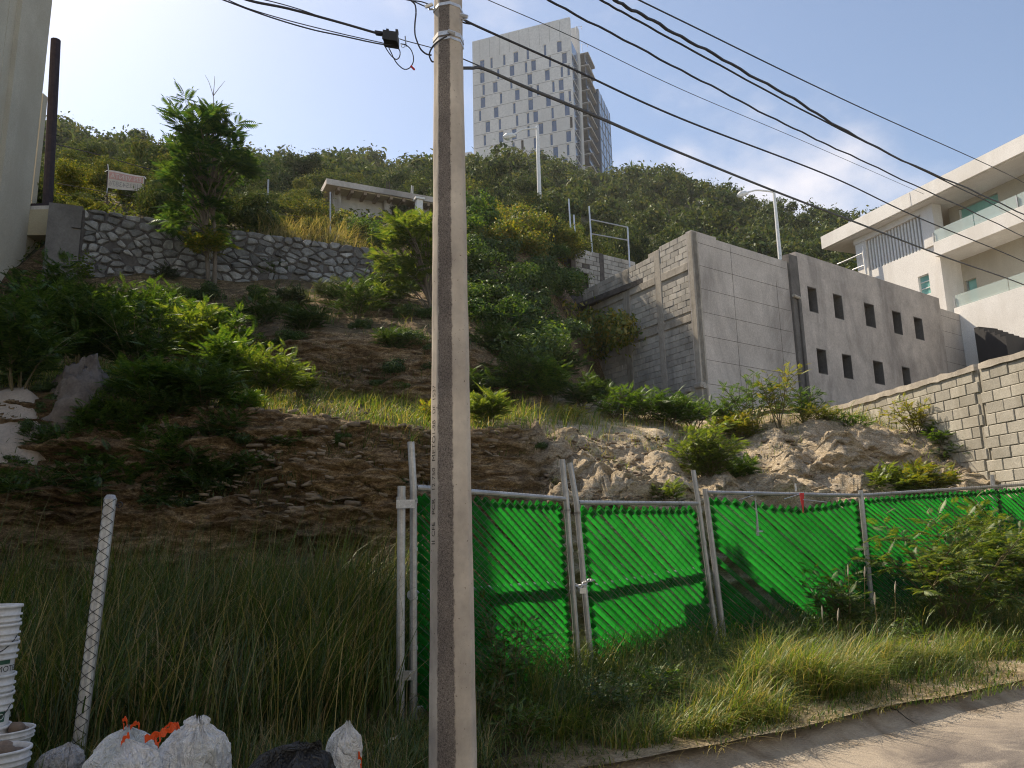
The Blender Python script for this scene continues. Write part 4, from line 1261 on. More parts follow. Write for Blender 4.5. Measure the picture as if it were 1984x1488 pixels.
# ------------------------------------------------------------------ unseen houses added behind the viewer to bounce sunlight onto the lot
def bounce_houses():
    for i, (x0, x1, h_, mt, lab) in enumerate(((-24, -7.2, 8.5, 'cream', 'cream two-storey house across the street behind the viewer'), (-7, 8, 10.0, 'white', 'white three-storey house across the street behind the viewer'), (8.2, 25, 8.4, 'cream', 'low cream house across the street up the road'))):
        root = empty('street_house', ((x0 + x1) / 2, -5, 0), lab, 'house')
        m_ = M['white'] if mt == 'white' else M['street_cream']
        W = MB(); nst = 3 if h_ > 9 else 2; sh = h_ / nst
        xs_ = np.linspace(x0 + 1.2, x1 - 3.0, 4); u = x0
        for q in xs_:
            W.box(u, q, -15, -5, 0, h_); 
            for k in range(nst):
                W.box(q, q + 1.8, -15, -5, k * sh, k * sh + .9); W.box(q, q + 1.8, -15, -5, k * sh + 2.2, (k + 1) * sh); W.box(q, q + 1.8, -15, -5.3, k * sh + .9, k * sh + 2.2)
            u = q + 1.8
        W.box(u, x1, -15, -5, 0, h_)
        W.build('wall', m_, root)
        for q in xs_:
            for k in range(nst):
                MB().box(q + .05, q + 1.75, -5.29, -5.25, k * sh + .95, k * sh + 2.15).build('window', M['teal_glass'], root)
        MB().box(x0 - .2, x1 + .15, -15.2, -4.8, h_ + .003, h_ + .25).build('roof', m_, root)
M['street_cream'] = worn('sunny_cream_stucco', (0.68, 0.62, 0.52), (0.78, 0.72, 0.61), 0.9, 0.9, 0.2, 30)
bounce_houses()
# ------------------------------------------------------------------ concrete utility pole
PY = 4.8
PX = at(877, 1400, PY).x
def pole_R(z): return 0.1425 - 0.0084 * z
def text_mesh(txt, size, mat, align='LEFT', extrude=0.0):
    cu = bpy.data.curves.new('lettering', 'FONT')
    cu.body = txt; cu.size = size; cu.align_x = align; cu.extrude = extrude
    tmp = bpy.data.objects.new('lettering_tmp', cu); C.objects.link(tmp)
    dg = bpy.context.evaluated_depsgraph_get()
    me = bpy.data.meshes.new_from_object(tmp.evaluated_get(dg))
    bpy.data.objects.remove(tmp); bpy.data.curves.remove(cu)
    me.materials.clear(); me.materials.append(mat)
    return me
def build_pole():
    root = empty('utility_pole', (PX, PY, 0.1), 'eight-sided concrete utility pole with rough dark face and incised lettering', 'utility pole')
    V, Fc, mats = [], [], []
    zs = np.concatenate([np.arange(-0.2, 6.2, 0.06), [7.5, 9.0]])
    SUB = 7
    for z in zs:
        R = pole_R(z)
        ring = [(R * math.sin(math.radians(-80 + 45 * k)), -R * math.cos(math.radians(-80 + 45 * k))) for k in range(8)]
        for k in range(8):
            a, b = ring[k], ring[(k + 1) % 8]
            nx_, ny_ = math.sin(math.radians(-80 + 45 * k + 22.5)), -math.cos(math.radians(-80 + 45 * k + 22.5))
            for s in range(SUB):
                t = s / SUB
                t2 = min(max(t, 0.035), 0.965) if s else 0.0
                d = 0.0018 * float(fbm(t * 4 + k * 5, z * 9, 0.5, 2)) if k != 1 else 0.0042 * float(fbm(t * 9 + k * 5, z * 28, 0.5, 3))
                if s == 0: d -= 0.002 + 0.003 * max(0.0, float(fbm(k * 3.0, z * 5, 7.0, 2)))
                V.append((PX + a[0] + (b[0] - a[0]) * t + nx_ * d, PY + a[1] + (b[1] - a[1]) * t + ny_ * d, z))
    n_ = 8 * SUB
    for i in range(len(zs) - 1):
        for q in range(n_):
            q2 = (q + 1) % n_
            Fc.append((i * n_ + q, i * n_ + q2, (i + 1) * n_ + q2, (i + 1) * n_ + q))
    me = np_mesh('shaft', np.array(V), np.array(Fc), M['conc_pole'])
    at_ = me.attributes.new('rough_face', 'FLOAT', 'POINT')
    msk = np.tile([1.0 if SUB < q < 2 * SUB else (0.5 if q in (SUB, 2 * SUB) else 0.0) for q in range(n_)], len(zs))
    at_.data.foreach_set('value', msk.astype(np.float32))
    link('shaft', me, root)
    # incised lettering on the narrow face, reading upwards: dark flat letters paint the groove shade
    an = math.radians(-57.5)
    nrm = Vector((math.sin(an), -math.cos(an), 0)); side = Vector((math.cos(an), math.sin(an), 0))
    def letters(txt, px_, py_, size):
        z = at(px_, py_, PY - 0.1).z
        d = pole_R(z) * math.cos(math.radians(22.5)) + 0.0025
        lean = 0.0084 * math.cos(math.radians(22.5))
        me = text_mesh(txt, size, M['ink'], 'LEFT')
        o = bpy.data.objects.new('incised_lettering', me); C.objects.link(o); o.parent = root
        up = (Vector((0, 0, 1)) - nrm * lean).normalized()
        org = Vector((PX, PY, z)) + nrm * d + side * (size * 0.36)
        # text x -> up, text y -> -side, normal -> nrm
        yv = -side
        mw = Matrix(((up.x, yv.x, nrm.x, org.x), (up.y, yv.y, nrm.y, org.y), (up.z, yv.z, nrm.z, org.z), (0, 0, 0, 1)))
        o.matrix_local = Matrix.Translation(-Vector(root.location)) @ mw
    letters('II', 846, 1056, 0.06)
    letters('CFE', 847, 1040, 0.052); letters('PCR', 848, 997, 0.052); letters('12-750', 848, 951, 0.05)
    letters('METO', 847, 893, 0.058); letters('1-98', 848, 842, 0.052); letters('DE', 849, 800, 0.046); letters('1537', 849, 775, 0.05)
    # steel bands
    def band(z, hgt, out):
        mb = MB(); R0 = pole_R(z) + out
        P0 = [(PX + (R0) * math.sin(math.radians(-80 + 45 * k)), PY - R0 * math.cos(math.radians(-80 + 45 * k))) for k in range(8)]
        P1 = [(PX + (R0 - .02) * math.sin(math.radians(-80 + 45 * k)), PY - (R0 - .02) * math.cos(math.radians(-80 + 45 * k))) for k in range(8)]
        V_ = [(x, y, z) for x, y in P0] + [(x, y, z + hgt) for x, y in P0] + [(x, y, z + hgt) for x, y in P1] + [(x, y, z) for x, y in P1]
        F_ = []
        for r_ in range(4):
            for k in range(8): F_.append((r_ * 8 + k, r_ * 8 + (k + 1) % 8, ((r_ + 1) % 4) * 8 + (k + 1) % 8, ((r_ + 1) % 4) * 8 + k))
        mb.add(V_, F_); mb.build('steel_band', M['galv_bright'], root)
    zb_ = at(862, 72, PY - .1).z
    band(zb_ - .01, 0.018, 0.004); band(zb_ + .022, 0.03, 0.006); band(at(862, 8, PY - .1).z, 0.022, 0.005)
    # hooks and eye rings
    def ring(px_, py_, r_, name='eye_ring', mat='galv'):
        c = at(px_, py_, PY); mb = MB()
        mb.tube([c + Vector((math.cos(t) * r_, 0.02 * math.sin(t), math.sin(t) * r_)) for t in np.linspace(0, 2 * math.pi, 14)], 0.006, 6); mb.build(name, M[mat], root)
    ring(832, 10, 0.022); ring(836, 18, 0.016); ring(896, 36, 0.024)
    for px_, py_ in ((838, 8), (892, 28), (868, 60)):
        c = at(px_, py_, PY - .12); MB().tube([c, c + Vector((0.05 * (1 if px_ > 850 else -1), 0.0, -.02))], 0.012, 6).build('hook_bolt', M['galv_bright'], root)
build_pole()

# ------------------------------------------------------------------ cables
def spline(pts, n_=10):
    P = [Vector(p) for p in pts]; out = []
    for i in range(len(P) - 1):
        p0, p1, p2, p3 = P[max(i - 1, 0)], P[i], P[i + 1], P[min(i + 2, len(P) - 1)]
        for k in range(n_):
            t = k / n_
            out.append(0.5 * ((2 * p1) + (p2 - p0) * t + (2 * p0 - 5 * p1 + 4 * p2 - p3) * t * t + (3 * p1 - p0 - 3 * p2 + p3) * t ** 3))
    out.append(P[-1]); return out
def cable(pix, Y0, Y1, rad, label, mat='cable', wob=0.0, cat='cable', name='overhead_cable', group='overhead cables'):
    """pixels along a cable; distance runs from Y0 to Y1 along the street"""
    xa, xb = pix[0][0], pix[-1][0]
    pts = []
    for px_, py_ in pix:
        t = (px_ - xa) / (xb - xa) if xb != xa else 0
        pts.append(at(px_, py_, 1.0 / ((1 - t) / Y0 + t / Y1)))
    # run on past the picture edge to the next pole
    if abs(xb - 1984) < 40:
        d = (pts[-1] - pts[-2]); d = d.normalized(); last = pts[-1]
        for s in (6, 14, 24): pts.append(last + Vector((d.x * s, d.y * s, d.z * s * 0.6 + 0.004 * s * s)))
    sp = spline(pts, 12)
    if wob:
        sp = [p + Vector((0, 0, wob * math.sin(i * 1.9) + wob * .6 * math.sin(i * .73))) for i, p in enumerate(sp)]
    o = MB().tube(sp, rad, 6).build(name, M[mat])
    return tag(o, label, cat, group)
E_ = 1984
cable([(893, 132), (915, 132), (939, 134), (1023, 171), (1130, 215), (1231, 259), (1320, 297), (1495, 368), (1656, 430), (1837, 500), (E_, 552)], 4.85, 15, 0.011, 'thick grey cable leaving the pole lowest of the cables running to the white house', 'cable_grey')
cable([(896, 36), (929, 53), (1097, 128), (1320, 230), (1612, 343), (1780, 422), (E_, 507)], 4.85, 15, 0.0085, 'black cable tied to the eye ring below the pole top')
cable([(892, 112), (939, 132), (1023, 168), (1130, 212), (1231, 256.5)], 4.83, 7.2, 0.004, 'thin wire joining the thick grey cable beside the pole', 'cable_grey')
cable([(935, -6), (946, 0), (1110, 72), (1320, 173), (1560, 275), (1790, 376)], 5.2, 13, 0.0035, 'hair-thin grey wire crossing in front of the tower roof', 'cable_grey')
cable([(1040, -15), (1063, 0), (1320, 136), (1538, 249), (1723, 336), (E_, 459)], 5.3, 15, 0.0095, 'black wavy cable passing over the tower, between thin wire and cable pair', wob=0.006)
cable([(1140, -13), (1164, 0), (1320, 86), (1656, 265), (E_, 427)], 5.3, 15, 0.009, 'lower black cable of the close pair passing right of the tower'.replace(' right of', ' beside'), wob=0.003)
cable([(1165, -14), (1191, 0), (1320, 71), (1522, 183), (1723, 298), (E_, 416)], 5.3, 15, 0.0135, 'heavy twisted black cable, upper one of the close pair', wob=0.009)
cable([(1215, -11), (1238, 0), (1320, 40), (1656, 203), (E_, 354)], 5.3, 15, 0.0065, 'topmost black cable crossing the open blue sky')
cable([(892, 40), (899, 44), (908, 46), (917, 47), (929, 53)], 4.86, 4.95, 0.0055, 'short curled tail wire beside the eye ring')
# splice side
cable([(400, -30), (480, 0), (560, 17), (660, 44), (722, 62), (742, 67)], 3.9, 4.6, 0.0075, 'thick sheathed cable ending at the black splice box')
cable([(415, -20), (514, 0), (580, 18), (640, 40)], 3.9, 4.3, 0.003, 'thin wire lashed above the thick sheathed cable')
cable([(380, -20), (433, 0), (520, 32), (600, 56), (660, 69), (742, 86), (772, 84)], 3.9, 4.62, 0.0042, 'black drop wire sagging below the splice cable')
cable([(430, -6), (480, 16), (560, 40), (660, 65), (745, 84)], 3.9, 4.6, 0.003, 'second thinner drop wire running beside the sagging one')
cable([(774, 75), (786, 79), (835, 92)], 4.63, 4.8, 0.003, 'taut thin wire between splice box and pole', 'cable_grey')
cable([(760, -8), (790, 0), (815, 3), (830, 8)], 4.7, 4.8, 0.004, 'upper wire of the pair reaching the pole from above the splice box')
cable([(760, -12), (795, 0), (820, 11), (833, 16)], 4.7, 4.8, 0.004, 'lower wire of the pair reaching the pole from above the splice box')
cable([(795, 0), (804, 9), (806, 25), (804, 45), (804, 65), (808, 80), (815, 95), (825, 104), (836, 107)], 4.74, 4.74, 0.0055, 'slack black wire hanging down against the pole')
cable([(866, 70), (855, 76), (842, 86), (834, 98), (832, 108), (836, 118), (840, 120)], 4.66, 4.66, 0.0055, 'looped black wire bent around the pole edge')
def loops():
    pts = []
    for (px_, py_) in ((744, 87), (752, 100), (760, 110), (768, 115), (774, 110), (775, 100), (770, 93), (758, 90)): pts.append(at(px_, py_, 4.6))
    tag(MB().tube(spline(pts, 8), 0.0035, 6).build('cable_loop', M['cable']), 'small slack loop of wire under the splice box', 'cable', 'overhead cables')
    pts = []
    for (px_, py_) in ((750, 86), (758, 102), (764, 115), (772, 126), (783, 134), (793, 132), (800, 122), (801, 110), (796, 96), (786, 87), (776, 85)): pts.append(at(px_, py_, 4.6))
    lo = empty('cable_loop', at(783, 130, 4.6), 'large slack loop of wire with a red tip under the splice box', 'cable', 'overhead cables')
    MB().tube(spline(pts, 8), 0.0035, 6).build('wire', M['cable'], lo)
    MB().tube([at(796, 128, 4.6), at(803, 135, 4.6)], 0.007, 6).build('red_tip', M['red_cloth'], lo)
    bx = empty('splice_box', at(758, 76, 4.6), 'small black splice box hanging on the cable beside the pole', 'splice box')
    def hx(x0, y0, x1, y1, d0, d1, nm, mt='black'):
        a, b, c, d = at(x0, y0 + (x1 - x0) * .16, 4.6), at(x1, y0 + (x1 - x0) * .32, 4.6), at(x1, y1 + (x1 - x0) * .16, 4.6), at(x0, y1, 4.6)
        dv0, dv1 = Vector((0, d0, 0)), Vector((0, d1, 0))
        MB().hexa([d + dv0, c + dv0, c + dv1, d + dv1, a + dv0, b + dv0, b + dv1, a + dv1]).build(nm, M[mt], bx)
    hx(744, 62, 772, 84, -.05, .04, 'case'); hx(749, 58, 754, 64, -.02, .01, 'lug'); hx(767, 59, 772, 66, -.02, .01, 'lug')
    hx(727, 59, 746, 65, -.02, .02, 'boot'); hx(743, 76, 758, 85, -.056, -.046, 'clip')
    MB().tube([at(785, 70, 4.63), at(787, 90, 4.63)], 0.004, 5).build('tie_hook', M['galv'], bx)
    MB().tube([at(781, 89, 4.63) + Vector((math.cos(t) * .012, 0, math.sin(t) * .012)) for t in np.linspace(0, 6.3, 10)], 0.002, 5).build('tie_ring', M['galv'], bx)
loops()
# cable over the hillside behind the steel column
o = tag(MB().tube(spline([at(60, 268, 26), at(180, 297, 26), at(300, 330, 26.5), at(420, 352, 27)], 8), 0.02, 5).build('overhead_cable', M['cable']), 'dark cable crossing low in front of the hillside scrub', 'cable', 'overhead cables')

# ------------------------------------------------------------------ gate and slatted fence
def slat_material():
    m, n, l, out = _new('green_privacy_slat')
    oi = n.new('ShaderNodeObjectInfo')
    r = ramp(n, [(0, (0.004, 0.13, 0.014)), (1, (0.008, 0.185, 0.022))]); l.new(oi.outputs['Random'], r.inputs['Fac'])
    nz = noise(n, l, 3, 4, 0.6); r2 = ramp(n, [(0.35, (0.8, 0.8, 0.8)), (0.7, (1.1, 1.1, 1.1))]); l.new(nz.outputs['Fac'], r2.inputs['Fac'])
    col = mixc(n, l, 1.0, r.outputs['Color'], r2.outputs['Color'], 'MULTIPLY')
    d = n.new('ShaderNodeBsdfPrincipled'); l.new(col, d.inputs['Base Color']); d.inputs['Roughness'].default_value = 0.42
    d.inputs['Specular IOR Level'].default_value = 0.25
    t = n.new('ShaderNodeBsdfTranslucent'); tc_ = mixc(n, l, 1.0, col, (1.6, 1.5, 1.2), 'MULTIPLY'); l.new(tc_, t.inputs['Color'])
    mx = n.new('ShaderNodeMixShader'); mx.inputs[0].default_value = 0.62
    l.new(d.outputs[0], mx.inputs[1]); l.new(t.outputs[0], mx.inputs[2]); l.new(mx.outputs[0], out.inputs['Surface'])
    return m
M['slat'] = slat_material()
M['wire'] = plain('dull_wire', (0.12, 0.13, 0.12), 0.6, 0.3)
SP, SL = 0.142, 0.76
class Quad:
    """panel spanned by four corners: bottom-left, bottom-right, top-left, top-right"""
    def __init__(s, BL, BR, TL, TR):
        s.c = [Vector(q) for q in (BL, BR, TL, TR)]
        s.W = ((BR - BL).length + (TR - TL).length) / 2; s.H = ((TL - BL).length + (TR - BR).length) / 2
        s.n = (BR - BL).cross(TL - BL).normalized()
        if s.n.y > 0: s.n = -s.n            # towards the street
    def p(s, x, h, d=0.0):
        a, b = x / s.W, h / s.H
        BL, BR, TL, TR = s.c
        return BL * (1 - a) * (1 - b) + BR * a * (1 - b) + TL * (1 - a) * b + TR * a * b + s.n * d
def slats(Q, root, top_gap=0.06, edge=0.07, skip=(), r_=random.Random(3), bend=None, sag=None, SP=0.142):
    W, H = Q.W - edge, Q.H
    L0 = edge
    dirv = Vector((1, -SL)).normalized(); nrm = Vector((SL, 1)).normalized()
    hw = 0.0368 * SP / 0.142
    i = 0
    c = -H / SL
    s0 = L0 - (H / SL)
    n_ = int((W - L0 + H / SL) / SP) + 1
    for i in range(n_):
        xs = s0 + (i + 0.5) * SP        # where the slat's line meets h=0 .. shift
        # line: h = H - SL*(x - xt), xt = x at top
        xt = xs + 0.0
        x0, h0 = xt, H - top_gap
        if x0 < L0: h0 = H - top_gap - SL * (L0 - x0); x0 = L0
        x1 = xt + (H - top_gap - 0.05) / SL; h1 = 0.05
        if x1 > W: h1 = H - top_gap - SL * (W - xt); x1 = W
        if h0 < 0.1 or x1 - x0 < 0.05 or h1 > H: continue
        if i in skip: continue
        sgap = sag(x0) if sag else 0.0
        if h0 > H - top_gap - 1e-6: h0 -= sgap + r_.uniform(0, .02)
        if sgap: x0 += sgap / SL
        h_off = r_.uniform(-.004, .004); V = []; F_ = []
        nseg = max(3, int(math.hypot(x1 - x0, h1 - h0) / 0.16))
        jit = r_.uniform(-.004, .004)
        tw = r_.uniform(-.004, .004)
        for k in range(nseg + 1):
            t = k / nseg
            x, h = x0 + (x1 - x0) * t, h0 + (h1 - h0) * t
            wv = 0.005 * math.sin((x * 2 + h) * 2.3 + i * .4) + jit
            for q, dd in ((-1, tw - .006), (0, 0.010), (1, -tw - .006)):
                xx = x + nrm.x * hw * q * (0.96 + .04 * math.cos(k)); hh = h + nrm.y * hw * q
                V.append(Q.p(xx, hh + h_off, dd + wv - 0.008))
        for k in range(nseg):
            o_ = k * 3
            F_ += [(o_, o_ + 3, o_ + 4, o_ + 1), (o_ + 1, o_ + 4, o_ + 5, o_ + 2)]
        # folded-back ends: a second layer, so the ends let less light through
        for ea, eb in ((0.0, 0.075), (1 - 0.0, -0.075)):
            Lr = math.hypot(x1 - x0, h1 - h0); b0 = len(V)
            for t in (ea, ea + eb * 1.0 / max(Lr, .2)):
                x, h = x0 + (x1 - x0) * t, h0 + (h1 - h0) * t
                for q in (-1, 1): V.append(Q.p(x + nrm.x * hw * q * 1.1, h + nrm.y * hw * q * 1.1, -0.022))
            F_.append((b0, b0 + 2, b0 + 3, b0 + 1))
            b0 = len(V)
            for t in (ea, ea + eb * 1.0 / max(Lr, .2)):
                x, h = x0 + (x1 - x0) * t, h0 + (h1 - h0) * t
                for q in (-1, 1): V.append(Q.p(x + nrm.x * hw * q * 1.05, h + nrm.y * hw * q * 1.05, -0.034))
            F_.append((b0, b0 + 2, b0 + 3, b0 + 1))
        MB().add(V, F_).build('slat', M['slat'], root)
def chain_link(Q, root, x0=0.03, x1=None, rad=0.0018, sp=SP, step=1.0):
    """woven wires: too fine to pick apart"""
    x1 = x1 or Q.W - 0.03
    mb = MB(); n_ = int((x1 - x0 + Q.H / SL) / sp)
    for i in range(n_ + 1):
        for sgn in (1, -1):
            if sgn == 1: xa = x0 - Q.H / SL + i * sp
            else: xa = x0 + i * sp
            pts = []
            for t in np.linspace(0, 1, 9):
                h = 0.03 + (Q.H - 0.04) * t
                x = xa + h / SL if sgn == 1 else xa - h / SL
                if x0 <= x <= x1: pts.append(Q.p(x, h, 0.012 + 0.004 * sgn))
            if len(pts) > 1: mb.tube(pts, rad, 3, False)
    # twisted barbs along the top
    for x in np.arange(x0, x1, sp / 2):
        mb.tube([Q.p(x, Q.H - .03, .02), Q.p(x + .02, Q.H + .05, .02)], rad * 1.1, 3, False)
    mb.build('chain_link_mesh', M['wire'], root)['kind'] = 'stuff'
def clampring(p, d, R, name, root, mat='galv'):
    MB().tube([p - d * 0.014, p + d * 0.014], R, 10).build(name, M[mat], root)
g1 = Quad(at(801, 1392, 6.75), at(1124, 1338, 8.3), at(801, 942, 6.75), at(1097, 965, 8.3))
g2 = Quad(at(1150, 1335, 8.5), at(1392, 1262, 10.25), at(1117, 972, 8.5), at(1353, 974, 10.25))
f3 = Quad(at(1404, 1250, 10.4), at(1695, 1222, 11.7), at(1370, 954, 10.4), at(1664, 960, 11.7))
f4 = Quad(at(1695, 1222, 11.7), at(2235, 1180, 14.2), at(1664, 960, 11.7), at(2190, 925, 14.2))
def gate_leaf(Q, label, tops, sp=0.142):
    root = empty('gate_leaf', Q.c[0], label, 'gate', 'the two leaves of the slatted gate')
    for k, (x, tp) in enumerate(((0.0, tops[0]), (Q.W, tops[1]))):
        b, t = Q.p(x, -0.04, 0), Q.p(x, Q.H, 0)
        top = at(*tp, t.y)
        st = MB().tube([b, t, top], 0.031, 12).build('stile', M['galv'], root)
        d = (t - b).normalized()
        for h in (0.15, .55, .95, 1.35, 1.75, Q.H - .12): clampring(Q.p(x, h), d, 0.037, 'tension_band', st)
    MB().tube([Q.p(0.03, Q.H - .01), Q.p(Q.W - .03, Q.H - .01)], 0.026, 10).build('top_rail', M['galv'], root)
    MB().tube([Q.p(0.03, .97, -.085), Q.p(Q.W - .03, 1.02, -.085)], 0.036, 10).build('middle_rail', M['galv'], root)
    MB().tube([Q.p(0.03, .05, -.07), Q.p(Q.W - .03, .05, -.07)], 0.024, 8).build('bottom_rail', M['galv'], root)
    slats(Q, root, SP=sp); chain_link(Q, root, sp=sp)
    return root
leafA = gate_leaf(g1, 'green slatted gate leaf partly hidden by the concrete utility pole', ((796, 856), (1089, 890)), 0.108)
leafB = gate_leaf(g2, 'narrower green slatted gate leaf between the chain lock and the fence run', ((1104, 897), (1343, 911)))
# grass wisp growing from the first stile is added with the plants
def fence_run():
    root = empty('slat_fence', f3.c[0], 'green slatted chain-link fence with sagging slats, continuing beyond the gate', 'fence')
    for (px0, py0, px1, py1, Y) in ((1366, 947, 1406, 1262, 10.42), (1667, 950, 1696, 1235, 11.72), (1922, 920, 1950, 1215, 12.9)):
        MB().tube([at(px1, py1, Y), at(px0, py0, Y)], 0.036, 10).build('post', M['galv'], root)
    MB().tube([f3.p(0, f3.H), f3.p(f3.W, f3.H)], 0.026, 8).build('top_rail', M['galv'], root)
    MB().tube([f4.p(0, f4.H), f4.p(f4.W, f4.H)], 0.024, 8).build('top_rail', M['galv'], root)
    slats(f3, root, top_gap=0.07, edge=0.03, skip=(9, 11), sag=lambda x: 0.10 * math.sin(min(max((x - .3) / 2.2, 0), 1) * math.pi)); slats(f4, root, 0.05, 0.03, SP=0.104)
    chain_link(f3, root, 0.0, f3.W); chain_link(f4, root, 0.0, f4.W, sp=0.104)
    # loose brace bar hanging down the mesh, with its clip
    a, b = at(1463, 965, 10.6), at(1468, 1038, 10.6)
    MB().tube([a, (a + b) / 2 + Vector((0.005, -.01, 0)), b], [0.006, .012, .022], 6).build('loose_bar', M['galv'], root)
    c = at(1471, 1030, 10.58); MB().tube([c - Vector((.03, 0, 0)), c + Vector((.045, 0, 0.004))], 0.012, 6).build('bar_clip', M['galv_bright'], root)
    a, b = at(1541, 937, 11.05), at(1542, 952, 11.05); MB().tube([a, b], 0.012, 6).build('rail_spur', M['galv_bright'], root)
    for (x0, y0, x1, y1) in ((1432, 968, 1462, 959), (1519, 967, 1550, 957), (1556, 968, 1602, 973)):
        MB().tube([at(x0, y0, 10.7), at(x1, y1, 10.9)], 0.005, 4).build('tie_wire', M['galv_bright'], root)
fence_run()
o = MB()
a, b, c, d = at(1549, 955, 10.95), at(1558, 955, 10.95), at(1557, 993, 10.93), at(1556, 994, 10.93)
o.add([a, b, c, d, a + Vector((0, .01, 0)), b + Vector((0, .01, 0)), c + Vector((0, .012, 0)), d + Vector((0, .012, 0))], [(0, 1, 2, 3), (7, 6, 5, 4), (0, 4, 5, 1), (1, 5, 6, 2), (2, 6, 7, 3), (3, 7, 4, 0)])
tag(o.build('ribbon', M['red_cloth']), 'short red cloth ribbon tied to the fence top rail', 'ribbon')
# hinge post, hinges, chain
def hinge_post():
    root = empty('hinge_post', at(777, 1415, 6.65), 'short galvanised hinge post beside the first gate stile', 'post')
    b, t = at(775, 1425, 6.66), at(778, 942, 6.66)
    MB().tube([b, t], 0.034, 12).build('tube', M['galv'], root)
    for py_ in (977, 1307):
        p = at(787, py_, 6.64)
        MB().box(p.x - .075, p.x + .075, p.y - .055, p.y - .035, p.z - .035, p.z + .035).build('hinge_plate', M['galv_bright'] if py_ < 1000 else M['galv'], root)
        for dx in (-.055, .04):
            for dz in (-.018, .018): MB().tube([p + Vector((dx, -.07, dz)), p + Vector((dx, -.03, dz))], .008, 6).build('bolt', M['galv_bright'], root)
    clampring(at(777, 966, 6.66), Vector((0, 0, 1)), .042, 'band', root)
hinge_post()
def lock_chain():
    root = empty('lock_chain', at(1128, 1133, 8.3), 'bright steel chain looped round the two meeting gate stiles', 'chain')
    for i in range(9):
        t = i / 8
        c = at(1108 + 40 * t, 1130 + 6 * math.sin(t * 5), 8.33 - .05 * math.sin(t * 3.1))
        ax = Vector((1, 0, 0)); bx = Vector((0, .35, 1)) if i % 2 else Vector((0, 1, -.35))
        bx.normalize()
        MB().tube([c + ax * math.cos(q) * .026 + bx * math.sin(q) * .014 for q in np.linspace(0, 2 * math.pi, 10)], .0052, 5).build('chain_ring', M['galv_bright'], root)
    c = at(1129, 1143, 8.27)
    MB().box(c.x - .03, c.x + .03, c.y - .018, c.y + .018, c.z - .035, c.z + .02).build('padlock', M['galv_bright'], root)
lock_chain()
def leaning_post():
    b, t = at(146, 1500, 5.55), at(214, 966, 5.75)
    root = empty('leaning_post', b, 'leaning galvanised post with torn wire mesh, behind the grey bag', 'post')
    MB().tube([b, (b + t) / 2, t], 0.043, 14).build('tube', M['galv'], root)
    d = (t - b).normalized()
    MB().tube([t - d * .01, t + d * .025], [.047, .03], 12).build('cap', M['galv'], root)
    # remnant of mesh
    mb = MB()
    side = d.cross(Vector((0, 1, 0))).normalized()
    for i in range(22):
        p = b + (t - b) * (i / 22.0 + .02); L_ = (t - b).length / 22
        for sg in (1, -1):
            pts = []
            for q in np.linspace(-1.3, 1.3, 7):
                an = q; pts.append(p + side * math.sin(an) * .0455 + Vector((0, -1, 0)) * math.cos(an) * .0455 + d * (L_ * q / 2.6 * sg))
            mb.tube(pts, .0026, 3, False)
    mb.build('torn_mesh', M['black'], root)['kind'] = 'stuff'
    c = at(232, 978, 5.75); MB().tube([t - d * .05, c], .004, 4).build('wire_end', M['black'], root)
    MB().tube([c + Vector((math.cos(q) * .02, 0, math.sin(q) * .02)) for q in np.linspace(0, 6.2, 9)], .004, 5).build('wire_eye', M['black'], root)
leaning_post()

# ------------------------------------------------------------------ street lamps
def street_lamp(label, base, top, head, Y):
    B, T, Hd = at(*base, Y), at(*top, Y), at(*head, Y - .8)
    B = Vector((T.x, T.y, min(B.z - 2, T.z - 7)))
    root = empty('street_lamp', B, label, 'street lamp', 'street lamps on the hillside')
    MB().tube([B, (B + T) / 2, T], [.16, .13, .10], 8).build('post', M['white_metal'], root)
    sp = spline([T - Vector((0, 0, .15)), T + (Hd - T) * .55 + Vector((0, 0, .1)), T + (Hd - T) * .8 + Vector((0, 0, .06)), Hd], 5)
    MB().tube(sp, .055, 6).build('arm', M['white_metal'], root)
    d = (Hd - T); d.z = 0; d.normalize()
    mb = MB(); mb.tube([Hd - d * .25, Hd, Hd + d * .35 + Vector((0, 0, -.16)), Hd + d * .6 + Vector((0, 0, -.28))], [.08, .17, .22, .10], 8); mb.build('lamp_head', M['white_metal'], root)
    mb = MB(); mb.tube([Hd + d * .1 + Vector((0, 0, -.12)), Hd + d * .3 + Vector((0, 0, -.28)), Hd + d * .5 + Vector((0, 0, -.34))], [.09, .15, .07], 8); mb.build('lens', M['rail_glass'], root)
street_lamp('white street lamp standing in front of the tower', (1052, 440), (1041, 244), (992, 262), 46)
street_lamp('white street lamp rising behind the unfinished grey building', (1520, 500), (1499, 368), (1443, 374), 50)

